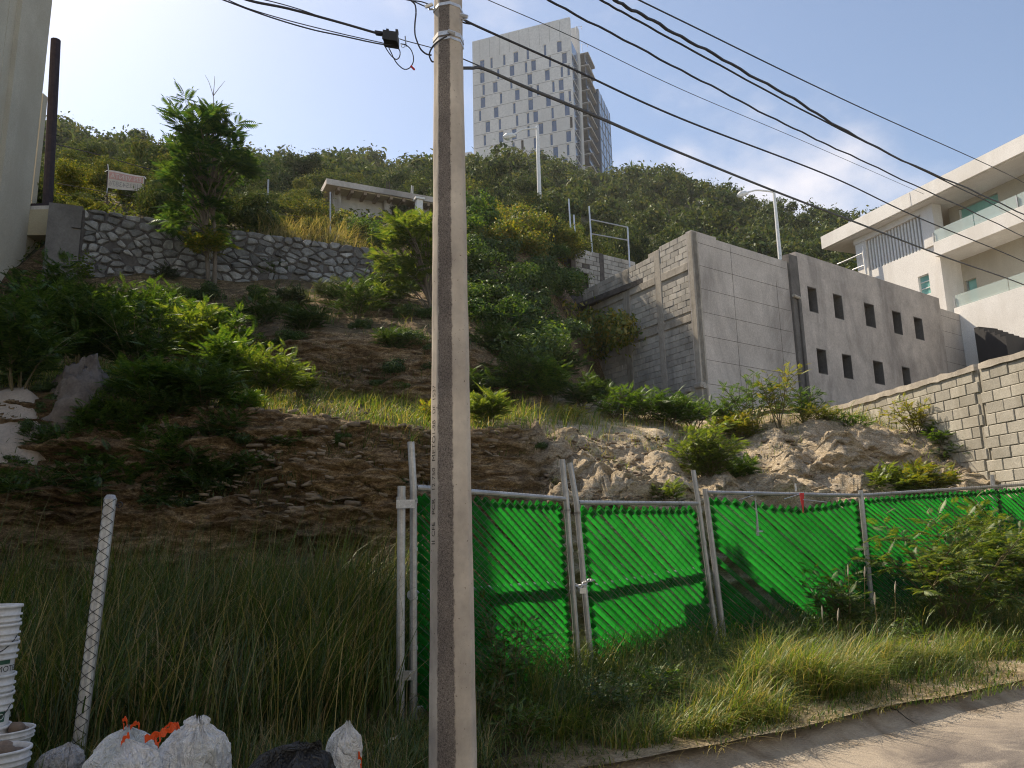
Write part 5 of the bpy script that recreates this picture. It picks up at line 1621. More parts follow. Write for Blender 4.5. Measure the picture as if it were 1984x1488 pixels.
# ------------------------------------------------------------------ for-sale banner and wire fence on top of the retaining wall
def hill_fence():
    root = empty('banner', at(208, 372, 23.5), 'sun-bleached for-sale banner seen from its back, tied between thin posts', 'banner')
    TL, TR, BL, BR = at(210, 329, 23.6), at(280, 342, 24.0), at(208, 364, 23.6), at(278, 371, 24.0)
    nx_, ny_ = 13, 7
    V = []
    nrm = (TR - TL).cross(BL - TL).normalized()
    if nrm.y > 0: nrm = -nrm
    def pt(a, b, d=0.0):
        p = TL * (1 - a) * (1 - b) + TR * a * (1 - b) + BL * (1 - a) * b + BR * a * b
        return p + nrm * (d + .02 * math.sin(a * 7 + b * 2) + .015 * math.sin(b * 5))
    def sheet(a0, a1, b0, b1, d):
        VV, FF = [], []
        for j in range(ny_):
            for i in range(nx_): VV.append(pt(a0 + (a1 - a0) * i / (nx_ - 1), b0 + (b1 - b0) * j / (ny_ - 1), d))
        for j in range(ny_ - 1):
            for i in range(nx_ - 1): q = j * nx_ + i; FF.append((q, q + 1, q + nx_ + 1, q + nx_))
        return MB().add(VV, FF)
    sheet(0, 1, 0, 1, 0).build('sheet', M['banner'], root)
    sheet(.03, .97, .10, .50, .004).build('red_field', M['banner_red'], root)
    w = (TR - TL).length
    for txt, b_, a0, sz, mt in (('EN VENTA', .44, .07, .21, 'banner'), ('8182543876', .86, .03, .215, 'banner_ink')):
        me = text_mesh(txt, sz, M[mt], 'LEFT')
        vs = np.array([v.co[:] for v in me.vertices])
        wid = vs[:, 0].max(); sc_ = (w * (1 - 2 * a0)) / wid
        for v, c in zip(me.vertices, vs):       # mirrored: the print shows through from the other side
            a = 1 - a0 - c[0] * sc_ / w; b2 = b_ - c[1] * 1.15 / (TL - BL).length
            v.co = pt(a, b2, .009)
        me.flip_normals()
        link('lettering', me, root)
    for p, q in ((TL, at(209, 318, 23.6)), (TL, at(203, 333, 23.6)), (TR, at(283, 347, 24)), (BL, at(207, 374, 23.6)), (BR, at(277, 378, 24))):
        MB().tube([p, q], .012, 4).build('tie_string', M['white_metal'], root)
    r2 = empty('wire_fence', at(348, 430, 24), 'thin post and wire fence along the top of the rubble wall', 'fence')
    for (x0, y0, x1, y1, Y, mt) in ((208, 318, 207, 415, 23.65, 'rust'), (281, 340, 278, 420, 24.05, 'rust'), (352, 395, 346, 436, 24.2, 'galv'), (357, 330, 352, 397, 24.2, 'galv'), (520, 348, 516, 452, 25, 'galv'), (640, 372, 640, 470, 26, 'galv')):
        MB().tube([at(x1, y1 + 8, Y), at(x0, y0, Y)], .03 if mt == 'galv' else .02, 6).build('post', M[mt], r2)
    for dy in (0, 20):
        MB().tube(spline([at(110, 355 + dy, 23), at(280, 385 + dy * .8, 24.05), at(350, 398 + dy * .7, 24.2), at(518, 412 + dy, 25), at(640, 428 + dy, 26)], 6), .01, 4).build('strand', M['rust'], r2)
    r3 = empty('pipe_fence', at(1145, 490, 30), 'bare white pipe frame standing above the roofless block room', 'fence')
    k = 4.51
    P = lambda x, y: (900 + x / k, 330 + y / k)
    Yp = 32.5
    for (x0, y0, x1, y1) in ((910, 250, 935, 610), (955, 390, 972, 660), (1088, 315, 1116, 700), (1425, 500, 1443, 830)):
        MB().tube([at(*P(x1, y1 + 20), Yp), at(*P(x0, y0), Yp)], .036, 6).build('post', M['galv_bright'], r3)
    for (x0, y0, x1, y1) in ((1100, 430, 1428, 498), (1110, 555, 1432, 612)):
        MB().tube([at(*P(x0, y0), Yp), at(*P(x1, y1), Yp)], .028, 6).build('rail', M['galv_bright'], r3)
hill_fence()

# ------------------------------------------------------------------ buckets
def bucket_mesh(parent_loc, h=0.36, r0=0.135, r1=0.152, inner=True):
    mb = MB()
    prof = [(r0, 0), (r0 + .003, .03), (r1 - .008, h * .70), (r1 - .006, h * .72), (r1 + .006, h * .725), (r1 + .006, h * .76), (r1 - .005, h * .765), (r1 - .004, h * .82), (r1 + .010, h * .825), (r1 + .010, h * .85), (r1 - .002, h * .855), (r1, h * .95), (r1 + .011, h * .955), (r1 + .011, h), (r1 - .004, h), (r1 - .007, h * .9), (r0 - .006, .02), (0.001, .02)]
    mb.lathe(parent_loc, prof, 26)
    return mb
def curved_text(txt, c, R, z, size, a0, mat, parent, name='lettering'):
    me = text_mesh(txt, size, M[mat], 'CENTER')
    for v in me.vertices:
        x, y = v.co.x, v.co.y
        an = a0 + x / R
        v.co = Vector((c[0] + R * math.sin(an), c[1] - R * math.cos(an), c[2] + z + y))
    link(name, me, parent)
def buckets():
    bx, by = at(-27, 1300, 5.0).x, 5.0
    base = gz(bx, by)
    step = 0.118
    n_ = 7
    z_top = at(10, 1172, 5.0).z
    zb = z_top - .36
    # an upside-down crate holds the stack up off the slope? no: nested buckets from the ground
    k = 0
    ordinal = ['topmost', 'second', 'third', 'fourth', 'fifth', 'lowest']
    n_ = 6
    stp = np.array([0, .10, .10, .17, .10, .17]); stp = stp * (zb - base) / stp.sum(); zcum = np.cumsum(stp)
    for i in range(n_):
        z = zb - float(zcum[i])
        root = empty('bucket', (bx, by, z), ordinal[i] + ' white plastic bucket ' + ('down ' if 0 < i < n_ - 1 else '') + 'in the nested stack at the lot edge', 'bucket', 'nested stack of buckets')
        bucket_mesh((bx, by, z), inner=True).build('shell', M['bucket'], root, True)
        if i in (1, 4):
            mb = MB(); mb.tube([Vector((bx + .158 * math.sin(t), by - .158 * math.cos(t), z + .29 - .10 * math.sin((t + .5) / 2.2 * math.pi))) for t in np.linspace(-.5, 1.7, 12)], .003, 5); mb.build('handle', M['black'], root)
        if i in (2, 4):
            mb = MB(); R = .1475
            V_, F_ = [], []
            for j, t in enumerate(np.linspace(-1.2, 1.5, 16)):
                for dz in ((.235, .275) if i == 2 else (.20, .262)):
                    rr = R - .008 + dz * .03
                    V_.append((bx + rr * math.sin(t), by - rr * math.cos(t), z + dz))
            for j in range(15): F_.append((2 * j, 2 * j + 2, 2 * j + 3, 2 * j + 1))
            mb.add(V_, F_); mb.build('printed_band', M['bucket_green'], root)
            curved_text('THERMOTEK', (bx, by, z), .1525, .193 if i == 2 else .215, .048, 1.05, 'letter_black' if i == 2 else 'letter_white', root)
    # two squat buckets of stones
    for (px_, py_, Y, lab, h) in ((14, 1412, 5.05, 'white bucket heaped with brown stones, behind the other stone bucket', .2), (4, 1450, 4.72, 'white bucket of stones in front, cut by the picture edge', .3)):
        c = at(px_, py_, Y); zb2 = c.z - h
        root = empty('bucket', (c.x - .03, Y, zb2), lab, 'bucket')
        bucket_mesh((c.x - .03, Y, zb2), h, .135, .165).build('shell', M['bucket'], root, True)
        MB().lathe((c.x - .03, Y, zb2 + h * .72), [(.15, 0), (.1, .012), (.001, .02)], 16).build('rubble_fill', M['cobble'], root)
        for i in range(6):
            an = i * 1.1 + Y; R = .09 if i else 0.0
            o2 = pebble((c.x - .03 + R * math.cos(an), Y + R * math.sin(an), zb2 + h * .86 + (.03 if i % 2 else 0)), rnd.uniform(.036, .055), i)
            tag(o2, ['round', 'flat', 'broken', 'dark', 'smooth', 'reddish'][i] + ' stone lying in the ' + ('front bucket' if Y < 5 else 'rear bucket'), 'stone', 'stones in the buckets')
def pebble(c, r_, seed):
    V, F_ = [], []
    nu, nv = 10, 7
    rr = random.Random(seed)
    sx, sy, sz = rr.uniform(.8, 1.2), rr.uniform(.8, 1.2), rr.uniform(.6, .9)
    for j in range(nv):
        th = math.pi * j / (nv - 1)
        for i in range(nu):
            ph = 2 * math.pi * i / nu
            d = 1 + .18 * float(fbm(math.sin(th) * math.cos(ph) * 1.5 + seed, math.sin(th) * math.sin(ph) * 1.5, math.cos(th) * 1.5, 2))
            V.append((c[0] + r_ * sx * d * math.sin(th) * math.cos(ph), c[1] + r_ * sy * d * math.sin(th) * math.sin(ph), c[2] + r_ * sz * d * math.cos(th)))
    for j in range(nv - 1):
        for i in range(nu): F_.append((j * nu + i, (j + 1) * nu + i, (j + 1) * nu + (i + 1) % nu, j * nu + (i + 1) % nu))
    return MB().add(V, F_).build('stone', M['cobble'], None, True)
buckets()

# ------------------------------------------------------------------ rubbish bags
def bag(name, label, px0, px1, pyt, Y, mat, seed, neck=None, lean=(0, 0), dep=0.8, spike=1.0, group='rubbish bags by the pole'):
    a, b = at(px0, 1470, Y), at(px1, 1470, Y)
    cx, w = (a.x + b.x) / 2, (b.x - a.x) / 2
    zt = at((px0 + px1) / 2, pyt, Y).z
    zb = gz(cx, Y) - .03
    H = zt - zb
    root = empty(name, (cx, Y, zb), label, 'rubbish bag', group)
    nu, nv = 150, 90
    U, Vv = np.meshgrid(np.linspace(0, 2 * np.pi, nu, endpoint=False), np.linspace(0, 1, nv), indexing='ij')
    ks = [0, .06, .25, .5, .68, .80, .88, .94, .975, 1.0]
    prof = np.interp(Vv, ks, [0.0, .82, 1.0, 1.02, .93, .76, .55, .32, .16 * spike, .06 * spike])
    zz = np.interp(Vv, ks, [0, .01, .20, .48, .70, .82, .885, .925, .955, 1.0])
    X, Yy = np.cos(U), np.sin(U)
    nf = 11
    ang = U + .35 * fbm(X * 1.1 + seed, Yy * 1.1, zz * 2, 2)
    pleat = np.abs(((ang * nf / 6.283) % 1.0) - .5) * 2 - .5          # sharp pleats gathered at the tie
    lump = fbm(X * 1.2 + seed, Yy * 1.2, zz * 1.8, 3)
    cr1 = 1 - np.abs(fbm(X * 2.6 + seed * 2, Yy * 2.6, zz * 3.4, 3)) * 1.6   # creases
    cr2 = 1 - np.abs(fbm(X * 6.0 + seed * 3, Yy * 6.0, zz * 9.0, 3)) * 1.6
    g = np.clip((Vv - .45) / .5, 0, 1)
    rr = prof * (1 + .13 * lump * np.sin(np.pi * np.clip(Vv * 1.05, 0, 1)) + .20 * pleat * g * g + .075 * (cr1 - .5) + .04 * (cr2 - .5))
    px_ = cx + w * rr * X + lean[0] * zz * zz
    py_ = Y + w * dep * rr * Yy + lean[1] * zz * zz
    pz_ = zb + H * (zz + .05 * lump * np.clip(1 - Vv, 0, 1) * Vv * 2 + .035 * pleat * g + .02 * (cr2 - .5))
    V = np.stack([px_, py_, pz_], -1).reshape(-1, 3)
    idx = np.arange(nu * nv).reshape(nu, nv); i2 = np.roll(idx, -1, 0)
    F_ = np.stack([idx[:, :-1], i2[:, :-1], i2[:, 1:], idx[:, 1:]], -1).reshape(-1, 4)
    link('film', np_mesh('film', V, F_, M[mat], False), root)
    return root, Vector((cx + lean[0], Y + lean[1], zt))
def tie(root, pts, wd=.018):
    P = spline([at(*p) for p in pts], 6)
    V, F_ = [], []
    for i, p in enumerate(P):
        s = wd * (1 + .4 * math.sin(i * 1.3))
        up = Vector((.25 * math.sin(i), -.2, 1)).normalized()
        V += [p + up * s, p - up * s, p - up * s + Vector((0, .004, 0)), p + up * s + Vector((0, .004, 0))]
    for i in range(len(P) - 1):
        for k in range(4): F_.append((i * 4 + k, i * 4 + (k + 1) % 4, i * 4 + 4 + (k + 1) % 4, i * 4 + 4 + k))
    MB().add(V, F_).build('drawstring', M['orange_tie'], root)
r_, _ = bag('rubbish_bag', 'white rubbish bag with orange drawstring loops, behind the two other tied bags', 184, 306, 1407, 4.75, 'bin_white', 1)
tie(r_, [(240, 1410, 4.7), (238, 1398, 4.7), (244, 1393, 4.7), (247, 1408, 4.7)], .012); tie(r_, [(252, 1410, 4.7), (262, 1402, 4.7), (270, 1404, 4.7), (268, 1412, 4.7)], .011)
r_, _ = bag('rubbish_bag', 'low white rubbish bag in front, its gathered top tied with orange', 156, 316, 1428, 4.25, 'bin_white', 2)
tie(r_, [(234, 1442, 4.18), (240, 1432, 4.16), (250, 1424, 4.16)], .012); tie(r_, [(280, 1432, 4.2), (300, 1426, 4.2), (320, 1418, 4.25), (338, 1408, 4.3), (347, 1407, 4.35)], .017); tie(r_, [(300, 1434, 4.2), (306, 1444, 4.18), (310, 1428, 4.2)], .012)
r_, _ = bag('rubbish_bag', 'largest white rubbish bag, standing tall and full beside the orange-tied ones', 304, 440, 1390, 4.5, 'bin_white', 3, lean=(.02, 0), spike=2.2)
tie(r_, [(318, 1412, 4.3), (330, 1403, 4.3), (342, 1404, 4.32), (348, 1410, 4.33)], .008)
r_, _ = bag('rubbish_bag', 'white rubbish bag with a pointed open top leaning near the utility pole', 622, 700, 1399, 4.75, 'bin_white', 4, lean=(.035, 0), spike=1.3)
tie(r_, [(694, 1462, 4.7), (700, 1474, 4.7), (699, 1490, 4.7)], .016)
r_, _ = bag('rubbish_bag', 'black rubbish bag with a stretched pointed corner, against the white bag', 452, 640, 1440, 4.4, 'bin_black', 5, lean=(.10, 0), spike=1.5)
a, b, c, d = at(520, 1452, 4.32), at(628, 1424, 4.45), at(630, 1500, 4.5), at(500, 1500, 4.25)
pts, fc = [], []
for j in range(9):
    for i in range(11):
        s, t = i / 10, j / 8
        p = a * (1 - s) * (1 - t) + b * s * (1 - t) + d * (1 - s) * t + c * s * t
        pts.append(p + Vector((0, -.06 + .022 * math.sin(t * 21 + s * 4) * (s * .9 + .1), .012 * math.sin(s * 6))))
for j in range(8):
    for i in range(10): q = j * 11 + i; fc.append((q, q + 1, q + 12, q + 11))
MB().add(pts, fc).build('stretched_corner', M['bin_black'], r_, True)
bag('rubbish_bag', 'dull grey rubbish bag slumped at the foot of the leaning post', 55, 150, 1440, 4.9, 'bin_grey', 6, lean=(.09, 0))
# litter
for (px_, py_, s, lab) in ((1865, 1357, .07, 'crumpled blue plastic wrapper in the dry grass by the kerb'), (1695, 1402, .05, 'flattened blue plastic scrap in the gutter')):
    p = at(px_, py_, 5.0); d_ = ray(px_, py_); t_ = -CAMZ / d_.z
    for _ in range(4): t_ = (float(road_z(d_.x * t_)) + .03 - CAMZ) / d_.z
    p = Vector((d_.x * t_, d_.y * t_, CAMZ + d_.z * t_ - .03)); V, F_ = [], []
    for j in range(7):
        for i in range(9):
            V.append((p.x + (i / 8 - .5) * s * 2.4, p.y + (j / 6 - .5) * s * 1.6, p.z + .03 + .04 * abs(float(fbm(i * .6 + px_, j * .7, .3, 2)))))
    for j in range(6):
        for i in range(8): q = j * 9 + i; F_.append((q, q + 1, q + 10, q + 9))
    tag(MB().add(V, F_).build('plastic_litter', M['blue_litter']), lab, 'litter')
p = hit(748, 1466); V, F_ = [], []
for j in range(4):
    for i in range(7): V.append((p.x - .03 + i * .012 + j * .012, p.y - .02 + j * .01, p.z + .06 + i * .012 + .008 * math.sin(i * 1.7 + j)))
for j in range(3):
    for i in range(6): q = j * 7 + i; F_.append((q, q + 1, q + 8, q + 7))
tag(MB().add(V, F_).build('paper_litter', M['white_metal']), 'white paper scrap in the grass beside the pole', 'litter')
# ------------------------------------------------------------------ vegetation
M['shale'] = worn('shale_slab', (0.10, 0.072, 0.05), (0.36, 0.29, 0.21), 2.0, 0.95, 0.4, 40, (.10, .075, .05), 1.2)
rg = np.random.default_rng(21)
def proj(P):
    P = np.asarray(P, float); d = P - np.array([0, 0, CAMZ])
    zc = d @ np.array(_f); return 992 + FPX * (d @ np.array(_r)) / zc, 744 - FPX * (d @ np.array(_u)) / zc
def inpoly(px, py, poly):
    ins = np.zeros(len(px), bool); n_ = len(poly)
    for i in range(n_):
        x0, y0 = poly[i]; x1, y1 = poly[(i + 1) % n_]
        c = ((y0 > py) != (y1 > py)) & (px < (x1 - x0) * (py - y0) / (y1 - y0 + 1e-9) + x0)
        ins ^= c
    return ins
LEAF = {
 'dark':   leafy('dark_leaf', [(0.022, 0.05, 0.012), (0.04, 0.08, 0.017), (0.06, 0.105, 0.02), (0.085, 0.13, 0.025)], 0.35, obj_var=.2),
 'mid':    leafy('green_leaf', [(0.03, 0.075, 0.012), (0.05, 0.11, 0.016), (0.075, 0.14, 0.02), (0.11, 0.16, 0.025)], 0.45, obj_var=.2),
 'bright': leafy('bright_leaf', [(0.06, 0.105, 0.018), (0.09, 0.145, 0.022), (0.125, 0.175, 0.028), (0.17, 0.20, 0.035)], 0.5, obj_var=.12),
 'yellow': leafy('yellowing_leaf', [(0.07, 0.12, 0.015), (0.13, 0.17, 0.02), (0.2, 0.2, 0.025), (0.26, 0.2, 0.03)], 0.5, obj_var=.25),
 'hill':   leafy('hill_leaf', [(0.03, 0.05, 0.02), (0.045, 0.072, 0.026), (0.06, 0.09, 0.03), (0.085, 0.11, 0.038), (0.095, 0.10, 0.04)], 0.3, obj_var=.5, gloss=.03),
 'hilly':  leafy('hill_yellow_leaf', [(0.05, 0.075, 0.02), (0.08, 0.11, 0.025), (0.12, 0.135, 0.03), (0.16, 0.15, 0.035)], 0.4, obj_var=.3, gloss=.03),
 'thorn':  leafy('thorn_leaf', [(0.04, 0.08, 0.015), (0.065, 0.115, 0.02), (0.10, 0.15, 0.025), (0.16, 0.18, 0.03)], 0.45),
 'grey':   leafy('grey_leaf', [(0.05, 0.07, 0.04), (0.08, 0.10, 0.06), (0.1, 0.12, 0.07)], 0.3, obj_var=.2),
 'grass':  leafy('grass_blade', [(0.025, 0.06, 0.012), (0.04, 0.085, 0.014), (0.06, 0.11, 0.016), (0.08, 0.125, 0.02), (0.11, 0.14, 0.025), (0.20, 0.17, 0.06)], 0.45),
 'grassd': leafy('shade_grass_blade', [(0.025, 0.055, 0.012), (0.04, 0.08, 0.015), (0.055, 0.10, 0.018), (0.075, 0.12, 0.02), (0.10, 0.13, 0.025), (0.15, 0.13, 0.045), (0.30, 0.23, 0.11)], 0.4),  # duller copy for shaded grass, shade put into the colour
 'grassy': leafy('sunny_grass_blade', [(0.06, 0.12, 0.016), (0.09, 0.16, 0.02), (0.13, 0.19, 0.024), (0.18, 0.21, 0.03), (0.25, 0.23, 0.05), (0.34, 0.27, 0.11)], 0.5),  # lighter copy for grass in sun, light put into the colour
 'gold':   leafy('golden_grass_blade', [(0.18, 0.15, 0.05), (0.28, 0.22, 0.09), (0.38, 0.30, 0.14), (0.16, 0.16, 0.05)], 0.45),
}
def frond(kind):
    V, F_ = [], []
    def leaflet(x, z, sd, L, w, ang, droop):
        c, s_ = math.cos(ang), math.sin(ang) * sd
        o_ = len(V)
        for (u, v, dz) in ((0.02, 0, 0), (.5, w, .02), (1, 0, 0), (.5, -w, .02)):
            px_, py_ = u * L, v
            V.append((x + px_ * c - py_ * s_, px_ * s_ + py_ * c, z + dz * L - droop * u * u * L))
        F_.append((o_, o_ + 1, o_ + 2, o_ + 3))
    rz = lambda x: 0.10 * x - 0.32 * x * x
    if kind == 'pinnate': n_, L, w, ang = 10, .26, .046, 1.05
    elif kind == 'fine': n_, L, w, ang = 11, .31, .042, 1.1
    elif kind == 'jaca': n_, L, w, ang = 10, .40, .05, .98
    elif kind == 'broad': n_, L, w, ang = 3, .5, .17, 1.0
    if kind in ('pinnate', 'fine', 'jaca', 'broad'):
        for i in range(n_):
            x = .15 + .80 * i / (n_ - 1); k = math.sin(math.pi * (.22 + .68 * i / (n_ - 1)))
            for sd in (1, -1): leaflet(x, rz(x), sd, L * k, w * k, ang, .35)
        leaflet(.96, rz(.96), 1, L * .7, w * .8, 0.0, .3)
        o_ = len(V)
        for x in (0, .5, 1.0): V += [(x, .007, rz(x)), (x, -.007, rz(x))]
        F_ += [(o_, o_ + 2, o_ + 3, o_ + 1), (o_ + 2, o_ + 4, o_ + 5, o_ + 3)]
    return np.array(V), np.array(F_)
FR = {k: frond(k) for k in ('pinnate', 'fine', 'jaca', 'broad')}
def batch(T, O, D, S, up=None, roll=None):
    V, F_ = T
    n_ = len(O)
    D = D / np.linalg.norm(D, axis=1, keepdims=True)
    U = np.tile([0, 0, 1.0], (n_, 1)) if up is None else up
    U = U + 1e-3
    Yv = np.cross(U, D); Yv /= np.linalg.norm(Yv, axis=1, keepdims=True)
    Zv = np.cross(D, Yv)
    if roll is not None:
        c, s_ = np.cos(roll)[:, None], np.sin(roll)[:, None]
        Yv, Zv = Yv * c + Zv * s_, Zv * c - Yv * s_
    S = np.asarray(S)[:, None, None]
    W = O[:, None, :] + S * (V[None, :, 0:1] * D[:, None, :] + V[None, :, 1:2] * Yv[:, None, :] + V[None, :, 2:3] * Zv[:, None, :])
    k = len(V)
    FF = (F_[None] + (np.arange(n_) * k)[:, None, None]).reshape(-1, F_.shape[1])
    return W.reshape(-1, 3), FF
def plant(name, label, base, h, w, kind='pinnate', mat='mid', ns=9, nf=14, fl=.3, lean=(0, 0), cat='shrub', group=None, r0=.012, start=.25, branch=2, up=.35, seed=None):
    """stems from one root, side twigs, fronds along them"""
    r_ = np.random.default_rng(abs(hash((round(base[0], 2), round(base[1], 2)))) % 99999 if seed is None else seed)
    root = empty(name, tuple(base), label, cat, group)
    mb = MB(); O, D, S = [], [], []
    B = np.array(base, float)
    def run(p0, d0, L, rad, depth, curl):
        pts = [p0]; d = d0 / np.linalg.norm(d0); n_ = 7
        for i in range(n_):
            d = d + r_.normal(0, .10, 3) + np.array([0, 0, curl]) * .12; d /= np.linalg.norm(d)
            pts.append(pts[-1] + d * L / n_)
        mb.tube([tuple(p) for p in pts], [rad * (1 - .75 * i / n_) for i in range(n_ + 1)], 5)
        m_ = max(3, int(nf * (1.0 if depth == 0 else .55)))
        a = r_.uniform(0, 6.28)
        for i in range(m_):
            t = start + (1 - start) * (i + .7) / m_ if depth == 0 else .2 + .8 * (i + .7) / m_
            q = t * n_; j = min(int(q), n_ - 1); p = pts[j] + (pts[j + 1] - pts[j]) * (q - j)
            a += 2.4 + r_.normal(0, .3)
            ax = pts[j + 1] - pts[j]; ax /= np.linalg.norm(ax)
            hd = np.array([math.cos(a), math.sin(a), 0.0])
            dd = hd * (1 - .25 * t) + ax * (.35 + .5 * t) + np.array([0, 0, up * (r_.random() - .3)])
            O.append(p); D.append(dd); S.append(fl * r_.uniform(.7, 1.25) * (1 - .25 * t))
        if depth < branch - 1:
            for b in range(3 if depth == 0 else 2):
                t = r_.uniform(.3, .8); j = int(t * n_)
                a2 = r_.uniform(0, 6.28)
                run(pts[j], (pts[j + 1] - pts[j]) * (n_ / L) * .7 + np.array([math.cos(a2), math.sin(a2), .25]) * .8, L * r_.uniform(.35, .55), rad * .55, depth + 1, curl)
    for s in range(ns):
        a = 2 * math.pi * (s + r_.random()) / ns
        rr = math.sqrt(r_.random()) * .95
        tgt = np.array([math.cos(a) * rr * w / 2 + lean[0], math.sin(a) * rr * w / 2 * .9 + lean[1], h * (1 - .35 * rr * rr) * r_.uniform(.75, 1.0)])
        L = np.linalg.norm(tgt)
        run(B + r_.normal(0, .03, 3) * [1, 1, 0], tgt / L + np.array([0, 0, .18]), L * .95, r0 * r_.uniform(.7, 1.2), 0, -.25)
    mb.build('stems', M['stem'], root)
    W, FF = batch(FR[kind], np.array(O), np.array(D), np.array(S), roll=r_.normal(0, .25, len(O)))
    link('foliage', np_mesh('foliage', W, FF, LEAF[mat]), root)
    return root
def pxplant(name, label, px, py, hpx, wpx, Y=None, **k):
    b = hit(px, py) if Y is None else at(px, py, Y)
    if Y is not None: b.z = min(b.z, gz(b.x, b.y) + .05) if k.pop('snap', False) else b.z
    s = b.y / FPX
    return plant(name, label, (b.x, b.y, b.z - .05), hpx * s, wpx * s, **k)

# --- trees with feathery fronds
def feather_tree(name, label, trunks, crown, r_, nb, fl, mat, kind='jaca', bare=None, cat='tree', nfr=9, rt=.06):
    """trunks: list of point lists; crown: (centre, radii); branches run from the trunks to points in the crown"""
    base = trunks[0][0]
    root = empty(name, tuple(base), label, cat)
    tb = MB()
    for t in trunks: tb.tube(spline(t, 6), [rt * (1 - .6 * i / (6 * (len(t) - 1))) for i in range(6 * (len(t) - 1) + 1)], 8)
    tb.build('trunk', M['bark'], root, True)
    cen, rad = np.array(crown[0]), np.array(crown[1])
    bm = MB(); O, D, S = [], [], []
    clumps = []
    while len(clumps) < max(9, nb // 4):
        q = r_.uniform(-1, 1, 3)
        if .45 < np.linalg.norm(q) < 1 and all(np.linalg.norm(q - c_) > .38 for c_ in clumps): clumps.append(q)
        elif r_.random() < .02: clumps.append(q * .7)
    for i in range(nb):
        while True:
            q = r_.uniform(-1, 1, 3)
            if .25 < np.linalg.norm(q) < 1: break
        if q[2] < -.2 and r_.random() < .3: q[2] = -q[2]
        cl = clumps[i % len(clumps)]; q = cl + r_.normal(0, .15, 3)
        q[:2] *= np.interp(q[2], [-1, -.3, .4, 1], [.8, 1.05, 1.0, .72])
        lob = 1 + .22 * math.sin(3.1 * q[0] + 4 * q[2]) + .15 * math.sin(5 * q[1] + 2 * q[2])
        e = cen + q * rad * lob
        t = trunks[i % len(trunks)]; top = np.array(spline(t, 6)[-1])
        tz = np.clip((e[2] - base[2]) * .55 + r_.uniform(-.2, .2), 0, 99)
        P = np.array([list(p) for p in spline(t, 6)])
        j = np.argmin(np.abs(P[:, 2] - min(base[2] + tz + rad[2] * .2, P[-1, 2])))
        s0 = P[j]
        mid = (s0 + e) / 2 + np.array([0, 0, .12 * rad[2]]) + r_.normal(0, .05, 3)
        pts = spline([s0, mid, e], 5)
        bm.tube(pts, [.022 * (1 - .8 * k / (len(pts) - 1)) for k in range(len(pts))], 5)
        ax = np.array(pts[-1]) - np.array(pts[-4]); ax /= np.linalg.norm(ax)
        a = r_.uniform(0, 6.28)
        for k in range(nfr):
            a += 2.4; tt = len(pts) - 1 - int(r_.integers(0, 6) * (k / nfr))
            p = np.array(pts[tt])
            hd = np.array([math.cos(a), math.sin(a), 0])
            O.append(p); D.append(hd * .9 + ax * .55 + np.array([0, 0, r_.uniform(-.25, .45)])); S.append(fl * r_.uniform(.65, 1.2))
    if bare is not None:
        for p in bare: bm.tube(spline([Vector(v) for v in p], 4), [.012 * (1 - .7 * k / (4 * (len(p) - 1))) for k in range(4 * (len(p) - 1) + 1)], 5)
    bm.build('branches', M['bark'], root)
    W, FF = batch(FR[kind], np.array(O), np.array(D), np.array(S), roll=r_.normal(0, .35, len(O)))
    link('crown', np_mesh('crown', W, FF, LEAF[mat]), root)
    return root
r1 = np.random.default_rng(4)
Yt = 20.3
LEAF['jaca'] = leafy('feather_tree_leaf', [(0.022, 0.06, 0.018), (0.036, 0.085, 0.02), (0.055, 0.11, 0.022), (0.09, 0.14, 0.026)], 0.45)
feather_tree('feathery_tree', 'slender feathery-leaved tree with twin trunks in front of the rubble wall',
    [[at(405, 560, Yt), at(400, 480, Yt), at(396, 420, Yt), at(385, 330, Yt)], [at(415, 560, Yt + .1), at(417, 470, Yt + .1), at(413, 390, Yt + .1), at(414, 200, Yt + .1)]],
    (at(400, 330, Yt), (1.2, 1.05, 1.85)), r1, 92, .54, 'jaca', nfr=6,
    bare=[[at(414, 200, Yt), at(413, 186, Yt), at(405, 160, Yt), at(397, 145, Yt)], [at(413, 186, Yt), at(415, 165, Yt), at(416, 147, Yt)], [at(413, 186, Yt), at(425, 170, Yt), at(436, 157, Yt)]], rt=.07)
Ys_ = 18.6
feather_tree('feathery_tree', 'bright green feathery tree half hidden behind the utility pole',
    [[at(842, 700, Ys_), at(835, 600, Ys_), at(820, 520, Ys_), at(800, 450, Ys_)]],
    (at(800, 500, Ys_), (.9, .8, 1.1)), r1, 46, .58, 'bright', 'jaca', rt=.05, nfr=6)
# sprouts at the foot of the twin-trunk tree
pxplant('sapling', 'yellow-green sprout at the foot of the twin-trunk tree', 405, 500, 70, 70, Y=20.2, kind='jaca', mat='yellow', ns=6, nf=7, fl=.4, cat='sapling')

